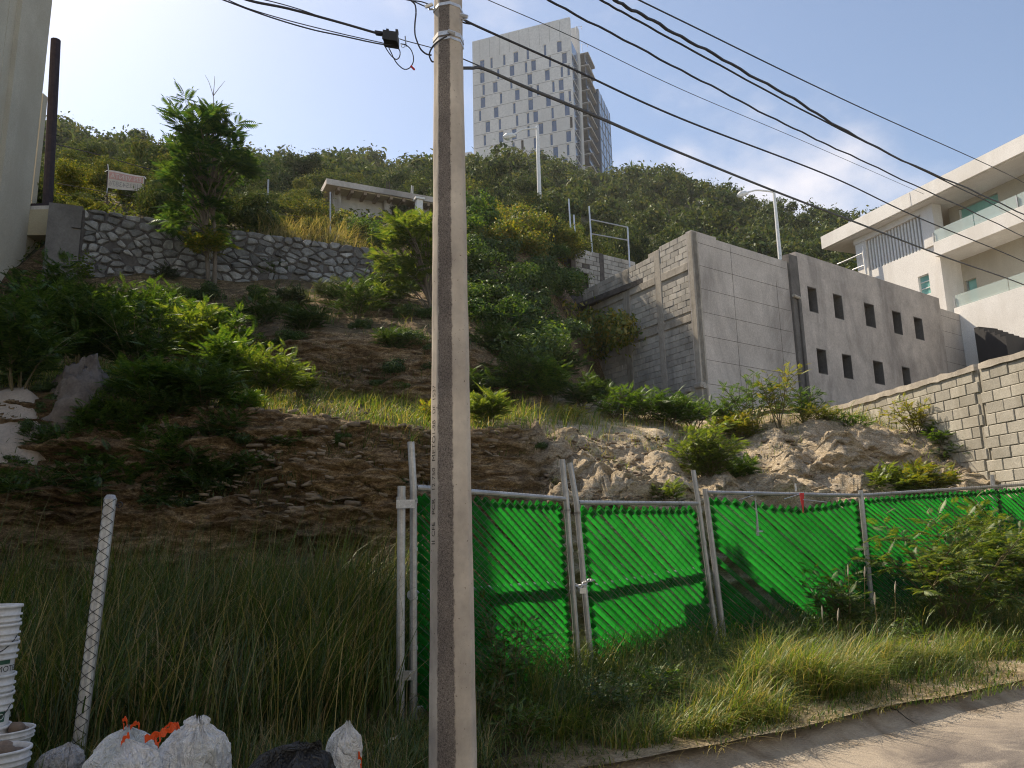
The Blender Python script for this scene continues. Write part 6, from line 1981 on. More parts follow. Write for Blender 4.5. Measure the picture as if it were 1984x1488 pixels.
# --- shrubs by the photograph
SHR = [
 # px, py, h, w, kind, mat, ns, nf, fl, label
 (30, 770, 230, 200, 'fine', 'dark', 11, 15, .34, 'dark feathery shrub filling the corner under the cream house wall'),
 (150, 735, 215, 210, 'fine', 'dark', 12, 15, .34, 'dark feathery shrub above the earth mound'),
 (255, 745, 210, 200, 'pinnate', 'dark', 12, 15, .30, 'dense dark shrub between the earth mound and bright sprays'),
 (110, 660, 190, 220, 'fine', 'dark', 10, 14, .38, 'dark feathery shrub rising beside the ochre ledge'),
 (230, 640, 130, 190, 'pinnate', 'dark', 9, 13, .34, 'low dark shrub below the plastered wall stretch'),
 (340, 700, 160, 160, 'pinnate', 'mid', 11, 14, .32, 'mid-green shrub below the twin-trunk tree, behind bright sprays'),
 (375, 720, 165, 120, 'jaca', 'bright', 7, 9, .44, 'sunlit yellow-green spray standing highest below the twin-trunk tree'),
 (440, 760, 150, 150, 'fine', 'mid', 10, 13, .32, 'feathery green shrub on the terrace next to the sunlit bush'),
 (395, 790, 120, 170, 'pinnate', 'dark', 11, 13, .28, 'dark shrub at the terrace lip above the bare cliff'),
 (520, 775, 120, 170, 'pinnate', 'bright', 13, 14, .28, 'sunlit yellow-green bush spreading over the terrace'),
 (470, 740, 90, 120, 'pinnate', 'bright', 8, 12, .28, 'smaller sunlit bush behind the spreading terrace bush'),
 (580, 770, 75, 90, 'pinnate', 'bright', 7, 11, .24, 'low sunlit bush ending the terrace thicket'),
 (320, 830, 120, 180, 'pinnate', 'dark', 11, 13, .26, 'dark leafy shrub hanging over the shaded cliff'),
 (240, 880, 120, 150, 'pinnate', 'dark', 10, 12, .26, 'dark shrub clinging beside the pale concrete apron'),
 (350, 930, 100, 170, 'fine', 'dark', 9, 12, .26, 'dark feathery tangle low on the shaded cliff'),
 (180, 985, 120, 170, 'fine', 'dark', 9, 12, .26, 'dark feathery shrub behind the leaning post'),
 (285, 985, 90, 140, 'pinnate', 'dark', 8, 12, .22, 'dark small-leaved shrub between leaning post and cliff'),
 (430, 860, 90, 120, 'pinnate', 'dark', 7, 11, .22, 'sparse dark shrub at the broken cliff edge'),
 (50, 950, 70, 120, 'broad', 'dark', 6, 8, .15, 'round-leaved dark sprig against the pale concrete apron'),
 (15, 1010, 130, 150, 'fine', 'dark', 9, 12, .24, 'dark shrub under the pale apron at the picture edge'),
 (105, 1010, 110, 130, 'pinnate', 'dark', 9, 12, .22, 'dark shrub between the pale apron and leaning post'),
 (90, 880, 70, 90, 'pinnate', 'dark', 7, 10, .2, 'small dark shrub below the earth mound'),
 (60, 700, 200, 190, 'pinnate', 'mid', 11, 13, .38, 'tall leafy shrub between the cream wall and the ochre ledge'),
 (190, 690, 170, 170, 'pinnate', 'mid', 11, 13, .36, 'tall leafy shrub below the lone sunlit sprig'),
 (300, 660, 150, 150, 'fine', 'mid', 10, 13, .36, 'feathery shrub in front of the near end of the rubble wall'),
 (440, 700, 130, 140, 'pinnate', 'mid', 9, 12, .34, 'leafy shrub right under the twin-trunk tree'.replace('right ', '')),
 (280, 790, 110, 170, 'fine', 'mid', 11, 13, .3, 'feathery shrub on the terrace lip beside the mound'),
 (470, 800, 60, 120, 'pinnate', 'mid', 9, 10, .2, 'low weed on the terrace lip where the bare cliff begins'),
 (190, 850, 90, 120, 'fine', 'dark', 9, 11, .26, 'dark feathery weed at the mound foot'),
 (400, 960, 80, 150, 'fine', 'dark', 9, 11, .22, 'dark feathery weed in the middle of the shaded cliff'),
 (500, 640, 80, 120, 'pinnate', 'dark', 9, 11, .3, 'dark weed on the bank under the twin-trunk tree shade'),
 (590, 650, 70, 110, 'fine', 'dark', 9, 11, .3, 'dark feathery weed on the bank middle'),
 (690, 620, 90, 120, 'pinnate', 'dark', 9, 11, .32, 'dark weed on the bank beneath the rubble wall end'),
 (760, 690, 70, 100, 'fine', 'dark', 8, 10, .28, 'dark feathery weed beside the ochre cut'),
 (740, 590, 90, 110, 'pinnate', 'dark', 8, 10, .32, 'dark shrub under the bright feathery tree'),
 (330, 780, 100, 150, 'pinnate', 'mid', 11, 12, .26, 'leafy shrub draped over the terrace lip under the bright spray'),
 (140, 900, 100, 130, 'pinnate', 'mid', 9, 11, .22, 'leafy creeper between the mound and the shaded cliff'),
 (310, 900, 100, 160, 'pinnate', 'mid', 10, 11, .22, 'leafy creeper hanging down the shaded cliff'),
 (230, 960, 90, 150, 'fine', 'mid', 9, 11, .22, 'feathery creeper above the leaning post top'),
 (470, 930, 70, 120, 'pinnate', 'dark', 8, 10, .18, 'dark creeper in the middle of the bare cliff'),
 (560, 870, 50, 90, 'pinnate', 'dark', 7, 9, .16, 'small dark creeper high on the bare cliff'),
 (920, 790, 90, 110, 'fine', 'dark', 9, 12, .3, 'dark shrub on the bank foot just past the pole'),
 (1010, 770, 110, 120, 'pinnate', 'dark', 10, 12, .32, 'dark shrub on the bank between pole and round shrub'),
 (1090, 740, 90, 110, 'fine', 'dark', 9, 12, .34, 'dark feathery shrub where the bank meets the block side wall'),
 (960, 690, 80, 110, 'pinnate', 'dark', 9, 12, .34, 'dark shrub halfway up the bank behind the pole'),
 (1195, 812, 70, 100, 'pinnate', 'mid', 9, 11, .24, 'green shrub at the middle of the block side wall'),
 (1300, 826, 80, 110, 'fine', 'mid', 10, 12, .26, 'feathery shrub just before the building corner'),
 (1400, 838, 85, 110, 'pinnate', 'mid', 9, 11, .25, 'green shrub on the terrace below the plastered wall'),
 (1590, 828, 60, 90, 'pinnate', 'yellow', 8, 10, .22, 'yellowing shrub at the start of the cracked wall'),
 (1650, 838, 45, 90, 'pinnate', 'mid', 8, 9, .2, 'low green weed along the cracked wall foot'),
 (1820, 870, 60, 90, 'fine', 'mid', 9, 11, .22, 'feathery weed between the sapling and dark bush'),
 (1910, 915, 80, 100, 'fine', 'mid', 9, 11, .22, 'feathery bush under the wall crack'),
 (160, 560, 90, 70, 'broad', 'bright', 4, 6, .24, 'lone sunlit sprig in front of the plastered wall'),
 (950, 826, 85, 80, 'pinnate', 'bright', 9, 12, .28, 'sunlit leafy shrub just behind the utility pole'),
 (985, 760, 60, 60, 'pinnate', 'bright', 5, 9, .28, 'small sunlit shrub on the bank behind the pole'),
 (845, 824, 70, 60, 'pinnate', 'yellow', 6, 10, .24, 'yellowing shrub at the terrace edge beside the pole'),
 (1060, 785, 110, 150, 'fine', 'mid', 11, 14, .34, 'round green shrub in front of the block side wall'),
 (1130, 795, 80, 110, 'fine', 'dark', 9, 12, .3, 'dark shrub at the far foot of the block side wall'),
 (1170, 780, 50, 70, 'pinnate', 'dark', 7, 10, .26, 'small dark shrub touching the block side wall'),
 (1110, 815, 40, 90, 'pinnate', 'yellow', 7, 9, .2, 'low yellowish weed on the terrace before the round shrub'),
 (1250, 818, 80, 150, 'pinnate', 'mid', 10, 12, .26, 'green shrub under the building corner'),
 (1345, 835, 95, 130, 'pinnate', 'mid', 10, 12, .26, 'green shrub hiding the foot of the building corner'),
 (1460, 835, 150, 130, 'pinnate', 'mid', 8, 10, .26, 'tall open shrub against the plastered wall'),
 (1510, 825, 150, 110, 'pinnate', 'yellow', 6, 9, .26, 'leggy yellowing shrub beside the tall open one'),
 (1555, 815, 80, 90, 'pinnate', 'mid', 8, 11, .24, 'small shrub where the cracked wall meets the plastered wall'),
 (1372, 945, 150, 120, 'fine', 'bright', 20, 15, .22, 'big upright feathery clump in the gap of the rock'),
 (1440, 860, 80, 110, 'fine', 'yellow', 10, 12, .24, 'yellow feathery clump on the rock shoulder'),
 (1430, 940, 70, 110, 'fine', 'mid', 9, 12, .24, 'green feathery clump low in the rock gap'),
 (1775, 850, 110, 95, 'pinnate', 'yellow', 7, 10, .22, 'young sunlit sapling in front of the cracked wall'),
 (1870, 900, 75, 100, 'pinnate', 'dark', 9, 12, .24, 'dark bush at the foot of the cracked wall'),
 (1965, 930, 110, 110, 'pinnate', 'dark', 10, 12, .24, 'dark bush beside the last visible fence post'),
 (1715, 960, 70, 120, 'fine', 'bright', 9, 12, .26, 'bright feathery weed just over the fence top'),
 (1790, 975, 85, 140, 'fine', 'yellow', 10, 12, .28, 'yellow-green feathery weed over the fence near the last post'),
 (1295, 970, 40, 70, 'pinnate', 'bright', 6, 8, .2, 'bright weed peeping over the narrower gate leaf'),
 (560, 600, 60, 80, 'fine', 'grey', 8, 10, .3, 'grey-green tuft under the middle of the rubble wall'),
 (650, 590, 60, 90, 'fine', 'grey', 8, 10, .3, 'grey-green tuft under the far end of the rubble wall'),
 (320, 545, 40, 60, 'pinnate', 'grey', 6, 9, .25, 'small grey tuft growing from the rubble wall'),
 (530, 530, 45, 60, 'pinnate', 'dark', 6, 9, .25, 'dark weed at the foot of the rubble wall'),
]
for (px, py, h_, w_, kd, mt, ns, nf, fl, lab) in SHR:
    pxplant('shrub', lab, px, py, h_, w_, kind=kd, mat=mt, ns=ns, nf=nf, fl=fl)
# thorny shrub in front of the fence, and the dark weed in front of the gate
Yf = 10.6
b = at(1850, 1215, Yf); b.z = gz(b.x, b.y)
plant('shrub', 'large feathery thorn shrub leaning in front of the slatted fence', tuple(b), 2.0, 2.6, 'fine', 'thorn', 11, 12, .26, lean=(.0, -.2), branch=3, r0=.014, seed=77)
b = at(1975, 1190, 11.4); b.z = gz(b.x, b.y)
plant('shrub', 'feathery thorn shrub at the picture edge beside the leaning one', tuple(b), 2.1, 1.9, 'fine', 'thorn', 10, 12, .26, branch=3, seed=78)
b = at(1640, 1235, 10.3); b.z = gz(b.x, b.y)
plant('shrub', 'low dark weed against the fence middle', tuple(b), .95, 1.1, 'fine', 'dark', 10, 13, .2, branch=2, seed=79)
b = at(985, 1370, 6.9); b.z = gz(b.x, b.y)
plant('weed', 'thin dark weed standing before the pole-side gate leaf', tuple(b), 1.1, .65, 'fine', 'dark', 8, 9, .13, cat='weed', branch=2, seed=80, r0=.006)
b = at(940, 1420, 6.3); b.z = gz(b.x, b.y)
plant('weed', 'bushy dark weed at the pole foot', tuple(b), .5, .5, 'pinnate', 'dark', 8, 9, .1, cat='weed', branch=2, seed=81, r0=.006)

WEEDS = [(1180, 1400), (1010, 1440), (1290, 1370), (1420, 1300), (1580, 1260), (1700, 1250), (1760, 1270), (1560, 1300), (1240, 1350), (1930, 1245)]
for i, (px, py) in enumerate(WEEDS):
    p = hit(px, py)
    plant('weed', ['', ''][0] + ['low leafy weed', 'spreading weed', 'thin weed', 'bushy weed', 'tall weed', 'dark weed', 'broad weed', 'small weed', 'ragged weed', 'edge weed'][i] + ' in the verge grass ' + ['below the gate meeting stiles', 'near the pole foot', 'below the narrower gate leaf', 'below the fence corner post', 'among the seed stalks', 'under the middle fence post', 'before the thorn shrub', 'behind the sunlit tuft', 'at the chain lock side', 'beside the far thorn shrub'][i], (p.x, p.y, p.z - .03), rg.uniform(.25, .5), rg.uniform(.35, .6), 'pinnate' if i % 2 else 'broad', 'mid' if i % 3 else 'dark', 7, 7, .10, cat='weed', branch=2, r0=.005, seed=500 + i)
# --- shared shrub meshes for the hillside
def blob(seed, nl, R, H, nq, q0, q1):
    """leaf faces gathered in lobes of an uneven crown"""
    r_ = np.random.default_rng(seed)
    lc = r_.uniform(-1, 1, (nl, 3)) * [R * .75, R * .75, H * .32] + [0, 0, H * .55]
    lr = r_.uniform(.28, .55, nl) * R
    k = r_.integers(0, nl, nq)
    d = r_.normal(0, 1, (nq, 3)); d /= np.linalg.norm(d, axis=1, keepdims=True)
    rad = lr[k] * r_.uniform(.55, 1.08, nq) ** .5
    c = lc[k] + d * rad[:, None] * [1, 1, .8]
    spray = r_.random(nq) < .14
    c[spray] += d[spray] * R * r_.uniform(.05, .32, (spray.sum(), 1))
    nrm = d + r_.normal(0, .55, (nq, 3)); nrm /= np.linalg.norm(nrm, axis=1, keepdims=True)
    t = np.cross(nrm, r_.normal(0, 1, (nq, 3))); t /= np.linalg.norm(t, axis=1, keepdims=True)
    b_ = np.cross(nrm, t)
    s = r_.uniform(q0, q1, nq)[:, None]
    V = np.stack([c - t * s, c - b_ * s * .45 + nrm * s * .15, c + t * s, c + b_ * s * .45 + nrm * s * .15], 1).reshape(-1, 3)
    V[:, 2] = np.maximum(V[:, 2], -.2)
    return V, np.arange(nq * 4).reshape(-1, 4)
near_me = []
for i in range(6):
    V, F_ = blob(100 + i, 9 + i % 4, 1.0, 1.5 + .25 * (i % 3), 6500, .032, .07)
    near_me.append((np_mesh('scrub_crown', V, F_, LEAF['hill']), np_mesh('scrub_crown', V, F_, LEAF['hilly'])))
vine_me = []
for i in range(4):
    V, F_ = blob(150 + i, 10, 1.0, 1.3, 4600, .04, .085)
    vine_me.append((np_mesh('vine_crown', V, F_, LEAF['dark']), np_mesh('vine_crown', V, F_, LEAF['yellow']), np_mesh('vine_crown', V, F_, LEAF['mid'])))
def shrub_at(x, y, s, me, label, group, name='hill_shrub', sz=None):
    o = link(name, me); o.location = (x, y, gz(x, y) - .15 * s)
    o.scale = (s * rg.uniform(.85, 1.2), s * rg.uniform(.85, 1.2), s * (sz or rg.uniform(.7, 1.3))); o.rotation_euler = (0, 0, rg.uniform(0, 6.28))
    return tag(o, label, 'shrub', group)
# keep clear of buildings and the banner
def blocked(px, py, y):
    if y < 36 and 615 < px < 1000 and py - 1.5 * (.55 + .022 * (y - 20)) * FPX / y < (432 if px < 850 else 440): return True
    if 195 < px < 295 and 315 < py < 420 and y < 24.6: return True
    if y < 31 and 1095 < px < 1350: return True
    if y < 41 and px > 1350 and y < 34: return True
    return False
cand = []
while len(cand) < 2600:
    b_ = rg.uniform(-.86, .80); Yk, Zk = knots(np.array([b_]))
    y0_, y1_ = Yk[6, 0] + .9, Yk[7, 0] + 3
    y = y0_ + (y1_ - y0_) * rg.random() ** 1.25
    x = b_ * y
    cand.append((x, y))
cand.sort(key=lambda q: q[1])
hs = []
for x, y in cand:
    px, py = proj([[x, y, gz(x, y)]]); px, py = float(px[0]), float(py[0])
    s = (.55 + .020 * (y - 20)) * (rg.uniform(.45, 1.1) if rg.random() < .7 else rg.uniform(1.1, 1.75)); s = min(s, 2.6)
    if not (-150 < px < 1750) or blocked(px, py, y): continue
    if any((x - a) ** 2 + (y - c) ** 2 < (.62 * (s + t)) ** 2 for a, c, t in hs): continue
    # bare red soil on the shoulder behind the grey building
    if px > 1130 and 40 < y < .72 * float(knots(np.array([x / y]))[0][7, 0]) and fbm(x * .11, y * .11, 9.0, 2) > .26: continue
    hs.append((x, y, s))
print('hill shrubs', len(hs))
NI = 285
ORD = ['first', 'second', 'third', 'fourth', 'fifth', 'sixth', 'seventh', 'eighth', 'ninth', 'tenth', 'eleventh', 'twelfth', 'thirteenth', 'fourteenth', 'fifteenth', 'sixteenth']
fr_ = sorted([i for i in range(40) if hs[i][0] / hs[i][1] < -.12], key=lambda i: hs[i][0] / hs[i][1])[:16]
front = {i: ORD[k] + ' front-row shrub above the rubble wall, counting from the cream house' for k, i in enumerate(fr_)}
for i, (x, y, s) in enumerate(hs[:NI]):
    yel = 1 if (y < 34 and rg.random() < .62) or rg.random() < .12 else 0
    shrub_at(x, y, s * (1.0 if y > 30 else .9), near_me[i % 6][yel], front.get(i, 'dense green shrub among the scrub covering the hillside'), 'hillside shrubs')
VV, FF, off = [], [], 0
low = [blob(300 + i, 9, 1.0, 1.6, 1000, .07, .15) for i in range(5)]
for i, (x, y, s) in enumerate(hs[NI:]):
    V, F_ = low[i % 5]
    a = rg.uniform(0, 6.28); c, s_ = math.cos(a), math.sin(a)
    W = np.stack([V[:, 0] * c - V[:, 1] * s_, V[:, 0] * s_ + V[:, 1] * c, V[:, 2]], -1) * s + [x, y, gz(x, y) - .2]
    VV.append(W); FF.append(F_ + off); off += len(W)
if VV:
    o = link('hillside_scrub', np_mesh('hillside_scrub', np.concatenate(VV), np.concatenate(FF), LEAF['hill']))
    tag(o, 'continuous far scrub covering the upper hillside to the crest', kind='stuff')
# undergrowth between the shrubs of the hill: low leaf litter and herbs
n_ = 60000
b_ = rg.uniform(-.86, .8, n_); Yk, Zk = knots(b_)
y = Yk[6] + .3 + (Yk[7] - Yk[6]) * rg.random(n_) ** 1.6; x = b_ * y
keep = ~((b_ > .08) & (y > 40) & (fbm(x * .11, y * .11, 9.0, 2) > .2))
x, y = x[keep], y[keep]; z = ground(x, y)
s = (.05 + .0035 * (y - 20)) * rg.uniform(.7, 1.4, len(x))
d = rg.normal(0, 1, (len(x), 3)); d[:, 2] = np.abs(d[:, 2]); d /= np.linalg.norm(d, axis=1, keepdims=True)
t = np.cross(d, rg.normal(0, 1, (len(x), 3))); t /= np.linalg.norm(t, axis=1, keepdims=True); bb = np.cross(d, t)
c = np.stack([x, y, z + rg.uniform(0, .5, len(x)) * np.minimum(1, s * 8)], -1)
V = np.stack([c - t * s[:, None], c - bb * s[:, None] * .4, c + t * s[:, None], c + bb * s[:, None] * .4], 1).reshape(-1, 3)
o = link('undergrowth', np_mesh('undergrowth', V, np.arange(len(V)).reshape(-1, 4), LEAF['hilly'])); tag(o, 'low herbs between the hillside shrubs', kind='stuff')

# --- vines and shrubs on the bank behind the pole and up to the block room
VINES = []
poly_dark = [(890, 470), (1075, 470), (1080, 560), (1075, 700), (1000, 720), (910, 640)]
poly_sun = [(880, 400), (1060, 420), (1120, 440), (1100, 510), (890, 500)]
tries = 0
while len(VINES) < 60 and tries < 4000:
    tries += 1
    dark = rg.random() < .6
    poly = poly_dark if dark else poly_sun
    px, py = rg.uniform(880, 1120), rg.uniform(400, 720)
    if not inpoly(np.array([px]), np.array([py]), poly)[0]: continue
    p = hit(px, py)
    s = rg.uniform(.5, .95)
    if any((p.x - a) ** 2 + (p.y - c) ** 2 < (.55 * (s + t)) ** 2 for a, c, t, _ in VINES): continue
    VINES.append((p.x, p.y, s, dark))
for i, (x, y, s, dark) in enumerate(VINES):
    k = (0 if rg.random() < .75 else 2) if dark else (1 if rg.random() < .6 else 2)  # yellower leaf where sunlit, darker below: light put into the colour
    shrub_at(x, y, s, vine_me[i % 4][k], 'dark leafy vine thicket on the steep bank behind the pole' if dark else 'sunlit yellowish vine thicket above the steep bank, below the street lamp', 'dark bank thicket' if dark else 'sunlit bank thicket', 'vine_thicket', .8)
# bushes round the abandoned house
for (px, py, s, k, lab) in ((688, 440, 1.0, 2, 'large vine-covered bush in front of the abandoned house'), (640, 425, .8, 1, 'smaller bush beside the vine-covered one'), (745, 455, .5, 2, 'bush half hiding the plinth of the abandoned house'), (815, 452, .5, 1, 'bush under the flue of the abandoned house'), (930, 425, 1.0, 2, 'bush at the far end of the abandoned house roof'), (1085, 430, 1.25, 1, 'tall vine-hung bush between lamp post and pipe frame'), (1010, 440, .9, 1, 'vine mound at the lamp post foot')):
    p = hit(px, py + 25, 23.5); shrub_at(p.x, min(p.y, 27.5), s, vine_me[k][k if k < 3 else 0], lab, None, 'bush')
# small plants dotted over the bank and the cliff
n_c = 0
for i in range(900):
    px, py = rg.uniform(20, 1090), rg.uniform(560, 990)
    if n_c >= 90: break
    if (px > 450 and 770 < py < 840): continue
    if px > 470 and py > 850 and rg.random() < .8: continue
    if px > 560 and rg.random() < .45: continue
    p = hit(px, py)
    if p.y < 9.2: continue
    s = rg.uniform(.16, .34) * (p.y / 14)
    shrub_at(p.x, p.y, s, vine_me[i % 4][0 if rg.random() < .7 else 2], 'small weed dotted over the bare earth bank', 'small weeds on the bank', 'bank_weed', .8); n_c += 1

# --- yucca on the crest
def yucca():
    p = at(1224, 345, 106); root = empty('yucca', tuple(p), 'lone yucca silhouetted on the crest beside the tower', 'yucca')
    MB().tube([p - Vector((0, 0, 1)), p + Vector((.05, 0, 1.4))], [.35, .28], 7).build('trunk', M['bark'], root)
    MB().tube([p + Vector((0, 0, .2)), p + Vector((.05, 0, 1.3))], [.5, .4], 9).build('dry_skirt', M['stem'], root)
    V, F_ = [], []
    r_ = random.Random(2); c = p + Vector((.05, 0, 1.6))
    for i in range(90):
        th, ph = r_.uniform(-.5, 1.5), r_.uniform(0, 6.28)
        d = Vector((math.cos(th) * math.cos(ph), math.cos(th) * math.sin(ph), math.sin(th))); L = r_.uniform(.8, 1.2)
        s = d.cross(Vector((0, 0, 1))).normalized() * .05
        o_ = len(V); V += [c + s, c - s, c + d * L - s * .2, c + d * L + s * .2]; F_.append((o_, o_ + 1, o_ + 2, o_ + 3))
    MB().add(V, F_).build('rosette', LEAF['dark'], root)
yucca()

# ------------------------------------------------------------------ grass
def grass(name, label, P, h, w, mat, lean=.35, sd=1, wind=(.12, -.05), kind='stuff'):
    r_ = np.random.default_rng(sd); n_ = len(P)
    a = fbm(P[:, 0] * 1.7, P[:, 1] * 1.7, sd * 1.3, 2) * 6.0 + r_.normal(0, 1.3, n_); ln = lean * r_.uniform(.2, 1.6, n_) * h
    dx, dy = np.cos(a) * ln + wind[0] * h, np.sin(a) * ln + wind[1] * h
    sx, sy = -np.sin(a), np.cos(a)
    L = 4; V = []
    for k in range(L + 1):
        t = k / L
        bend = t ** 2
        ww = w * (1 - t) ** .6 * .5 if k < L else w * .04
        zc = P[:, 2] + h * (t - .28 * bend * np.clip(ln / np.maximum(h, .01) * 1.5, 0, 1.6) * t)
        cx, cy = P[:, 0] + dx * bend, P[:, 1] + dy * bend
        V.append(np.stack([cx + sx * ww, cy + sy * ww, zc], -1)); V.append(np.stack([cx - sx * ww, cy - sy * ww, zc], -1))
    V = np.stack(V, 1)
    base = (np.arange(n_) * (2 * (L + 1)))[:, None, None]
    F_ = np.array([(2 * k, 2 * k + 1, 2 * k + 3, 2 * k + 2) for k in range(L)])[None] + base
    o = link(name, np_mesh(name, V.reshape(-1, 3), F_.reshape(-1, 4), LEAF[mat])); return tag(o, label, kind=kind)
def scatter(n_, x0, x1, y0, y1, fn=None, clump=.0, csc=1.2):
    x, y = rg.uniform(x0, x1, n_), rg.uniform(y0, y1, n_)
    k = np.ones(n_, bool)
    if clump: k &= fbm(x * csc, y * csc, 2.2, 2) > rg.uniform(-clump - .4, clump, n_)
    if fn is not None: k &= fn(x, y)
    x, y = x[k], y[k]
    return np.stack([x, y, ground(x, y) - .02], -1)
fence_y = lambda x: np.interp(x, [-.88, .57, .75, 2.6, 5.3, 12], [6.75, 8.35, 8.5, 10.35, 11.7, 14.6])
off = lambda x, y: (y - kerb_y(x)) * .8736
# tall shaded grass in front of the cliff
P = scatter(44000, -7.5, -0.9, 5.0, 10.4, lambda x, y: (off(x, y) > .5) & (y < np.interp(x, [-7.5, -4, -2, -.9], [8.6, 9.6, 10.2, 10.5])) & ~((x > -3.6) & (y < 5.2) & (x < -.6)) & (y > np.interp(x, [-7.5, -3.4, -.9], [5.9, 5.5, 6.3])), .5)
hh = np.interp(P[:, 1], [5, 6.2, 7.5, 9.0, 10.4], [.45, .9, 1.45, 1.75, 1.0]) * rg.uniform(.45, 1.2, len(P)) * np.interp(P[:, 0], [-7, -5.2, -4], [.75, .9, 1.0])
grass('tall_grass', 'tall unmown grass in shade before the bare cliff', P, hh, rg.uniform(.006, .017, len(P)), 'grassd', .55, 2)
P = scatter(450, -5.5, -1.0, 5.6, 9.8, lambda x, y: off(x, y) > .8)
hh = rg.uniform(.8, 1.6, len(P)); grass('dry_grass_stalks', 'pale dry stalks among the shaded tall grass', P, hh, rg.uniform(.006, .010, len(P)), 'gold', .5, 3)
# low growth around the bags
P = scatter(9000, -4.2, -.2, 4.6, 6.4, lambda x, y: (off(x, y) > .38)); hh = rg.uniform(.10, .34, len(P))
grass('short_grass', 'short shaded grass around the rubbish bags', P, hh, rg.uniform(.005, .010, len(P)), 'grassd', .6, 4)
# verge
P = scatter(90000, -.9, 10.5, 5.0, 14.0, lambda x, y: (off(x, y) > .10 + .22 * fbm(x * 1.1, y * 1.1, .5, 2)) & (y < fence_y(x) + .6), .35)
dk = off(P[:, 0], P[:, 1]); hh = np.interp(dk, [.1, .4, .8, 1.5, 2.5], [.08, .16, .30, .44, .60]) * rg.uniform(.45, 1.35, len(P)) * (1 + .35 * fbm(P[:, 0] * .9, P[:, 1] * .9, 6.0, 2))
grass('verge_grass', 'green and straw-coloured verge grass between kerb and fence', P, hh, rg.uniform(.005, .013, len(P)), 'grass', .95, 5)
# the big sunlit tuft and smaller ones
tl = [(1530, 1345, .5, .75, 1500), (1440, 1390, .35, .55, 700), (1620, 1330, .4, .62, 900), (1690, 1300, .4, .6, 700), (1350, 1420, .3, .4, 500), (1780, 1290, .4, .5, 600), (1900, 1270, .45, .5, 600), (1230, 1440, .3, .35, 500), (1480, 1310, .3, .7, 600), (1080, 1420, .35, .35, 600), (1300, 1330, .3, .45, 400)]
Ps, Hs = [], []
for (px, py, rr, h_, n_) in tl:
    p = hit(px, py); a = rg.uniform(0, 6.28, n_); q = np.sqrt(rg.random(n_)) * rr
    x, y = p.x + q * np.cos(a), p.y + q * np.sin(a) * .7
    Ps.append(np.stack([x, y, ground(x, y) - .02], -1)); Hs.append(h_ * rg.uniform(.5, 1.15, n_) * (1 - .4 * q / rr))
P = np.concatenate(Ps); P = P; hh = np.concatenate(Hs)
k = off(P[:, 0], P[:, 1]) > .32
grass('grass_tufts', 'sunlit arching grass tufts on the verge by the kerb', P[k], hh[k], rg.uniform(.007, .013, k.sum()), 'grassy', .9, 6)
# matted low growth right up to the kerb
P = scatter(34000, -1, 10.5, 4.6, 12.5, lambda x, y: (off(x, y) > .16 + .10 * fbm(x * 2.1, y * 2.1, 3.5, 2)) & (off(x, y) < 1.3), .5, 2.0)
P[:, 2] = np.maximum(P[:, 2], road_z(P[:, 0]) + np.interp(off(P[:, 0], P[:, 1]), [0, .15, .36], [.02, .07, .12]))
grass('kerbside_grass', 'low matted grass creeping over the kerb', P, rg.uniform(.04, .17, len(P)), rg.uniform(.005, .011, len(P)), 'grass', 1.5, 15)
# straw litter at the kerb
P = scatter(9000, -1, 10, 4.6, 12, lambda x, y: (off(x, y) > .02) & (off(x, y) < .75)); P[:, 2] = np.maximum(P[:, 2], road_z(P[:, 0]) + np.interp(off(P[:, 0], P[:, 1]), [0, .15, .3], [.02, .09, .14]))
grass('dry_straw', 'matted dry straw along the kerb top', P, rg.uniform(.03, .14, len(P)), rg.uniform(.004, .008, len(P)), 'gold', 2.6, 7)
# seed stalks
M['seed'] = plain('pale_seed', (.5, .44, .34), .9)
for i, (px, pyb, pyt) in enumerate(((1645, 1240, 1112), (1669, 1235, 1115), (1697, 1265, 1168), (1728, 1240, 1145), (1595, 1275, 1195), (1617, 1272, 1199), (1513, 1210, 1185), (1600, 1180, 1130))):
    p = hit(px, pyb); t = at(px + (6 if i % 2 else -2), pyt, p.y); p = Vector((p.x, p.y, p.z))
    root = empty('seed_stalk', p, ['tall', 'straight', 'short', 'leaning', 'paired', 'bent', 'small', 'thin'][i] + ' grass stalk with a pale fluffy seed head in front of the fence', 'grass stalk', 'pale seed stalks')
    MB().tube(spline([p, (p + t) / 2 + Vector((.02, 0, 0)), t], 5), .004, 4).build('stalk', M['straw'], root)
    d = (t - p).normalized(); MB().tube([t - d * .02, t + d * .03, t + d * .08, t + d * .12], [.004, .010, .009, .003], 6).build('seed_head', M['seed'], root)
# terrace grass along the cliff top
def on_terrace(x, y):
    b_ = x / y; Yk, Zk = knots(b_); return (y > Yk[2] - .05) & (y < Yk[3] + .4)
P = scatter(46000, -8.5, 9.5, 10.2, 17.5, lambda x, y: on_terrace(x, y) & (rg.random(len(x)) < np.where(x < 1.0, 1.0, .55)), .35)
Yk, _ = knots(P[:, 0] / P[:, 1]); e = np.clip((P[:, 1] - Yk[2]) / 1.2, 0, 1)
hh = (.07 + .17 * e) * rg.uniform(.35, 1.4, len(P)) * (1 + .8 * fbm(P[:, 0] * .9, P[:, 1] * .9, 3.0, 2))
grass('terrace_grass', 'sunlit yellow-green grass along the terrace above the cliff', P, hh, rg.uniform(.007, .016, len(P)), 'grassy', .8, 8)
P = scatter(500, -5, 8.5, 10.8, 15.5, lambda x, y: on_terrace(x, y), .1)
grass('terrace_seed_grass', 'golden seeding grass along the terrace edge', P, rg.uniform(.2, .5, len(P)), rg.uniform(.006, .011, len(P)), 'gold', .5, 9)
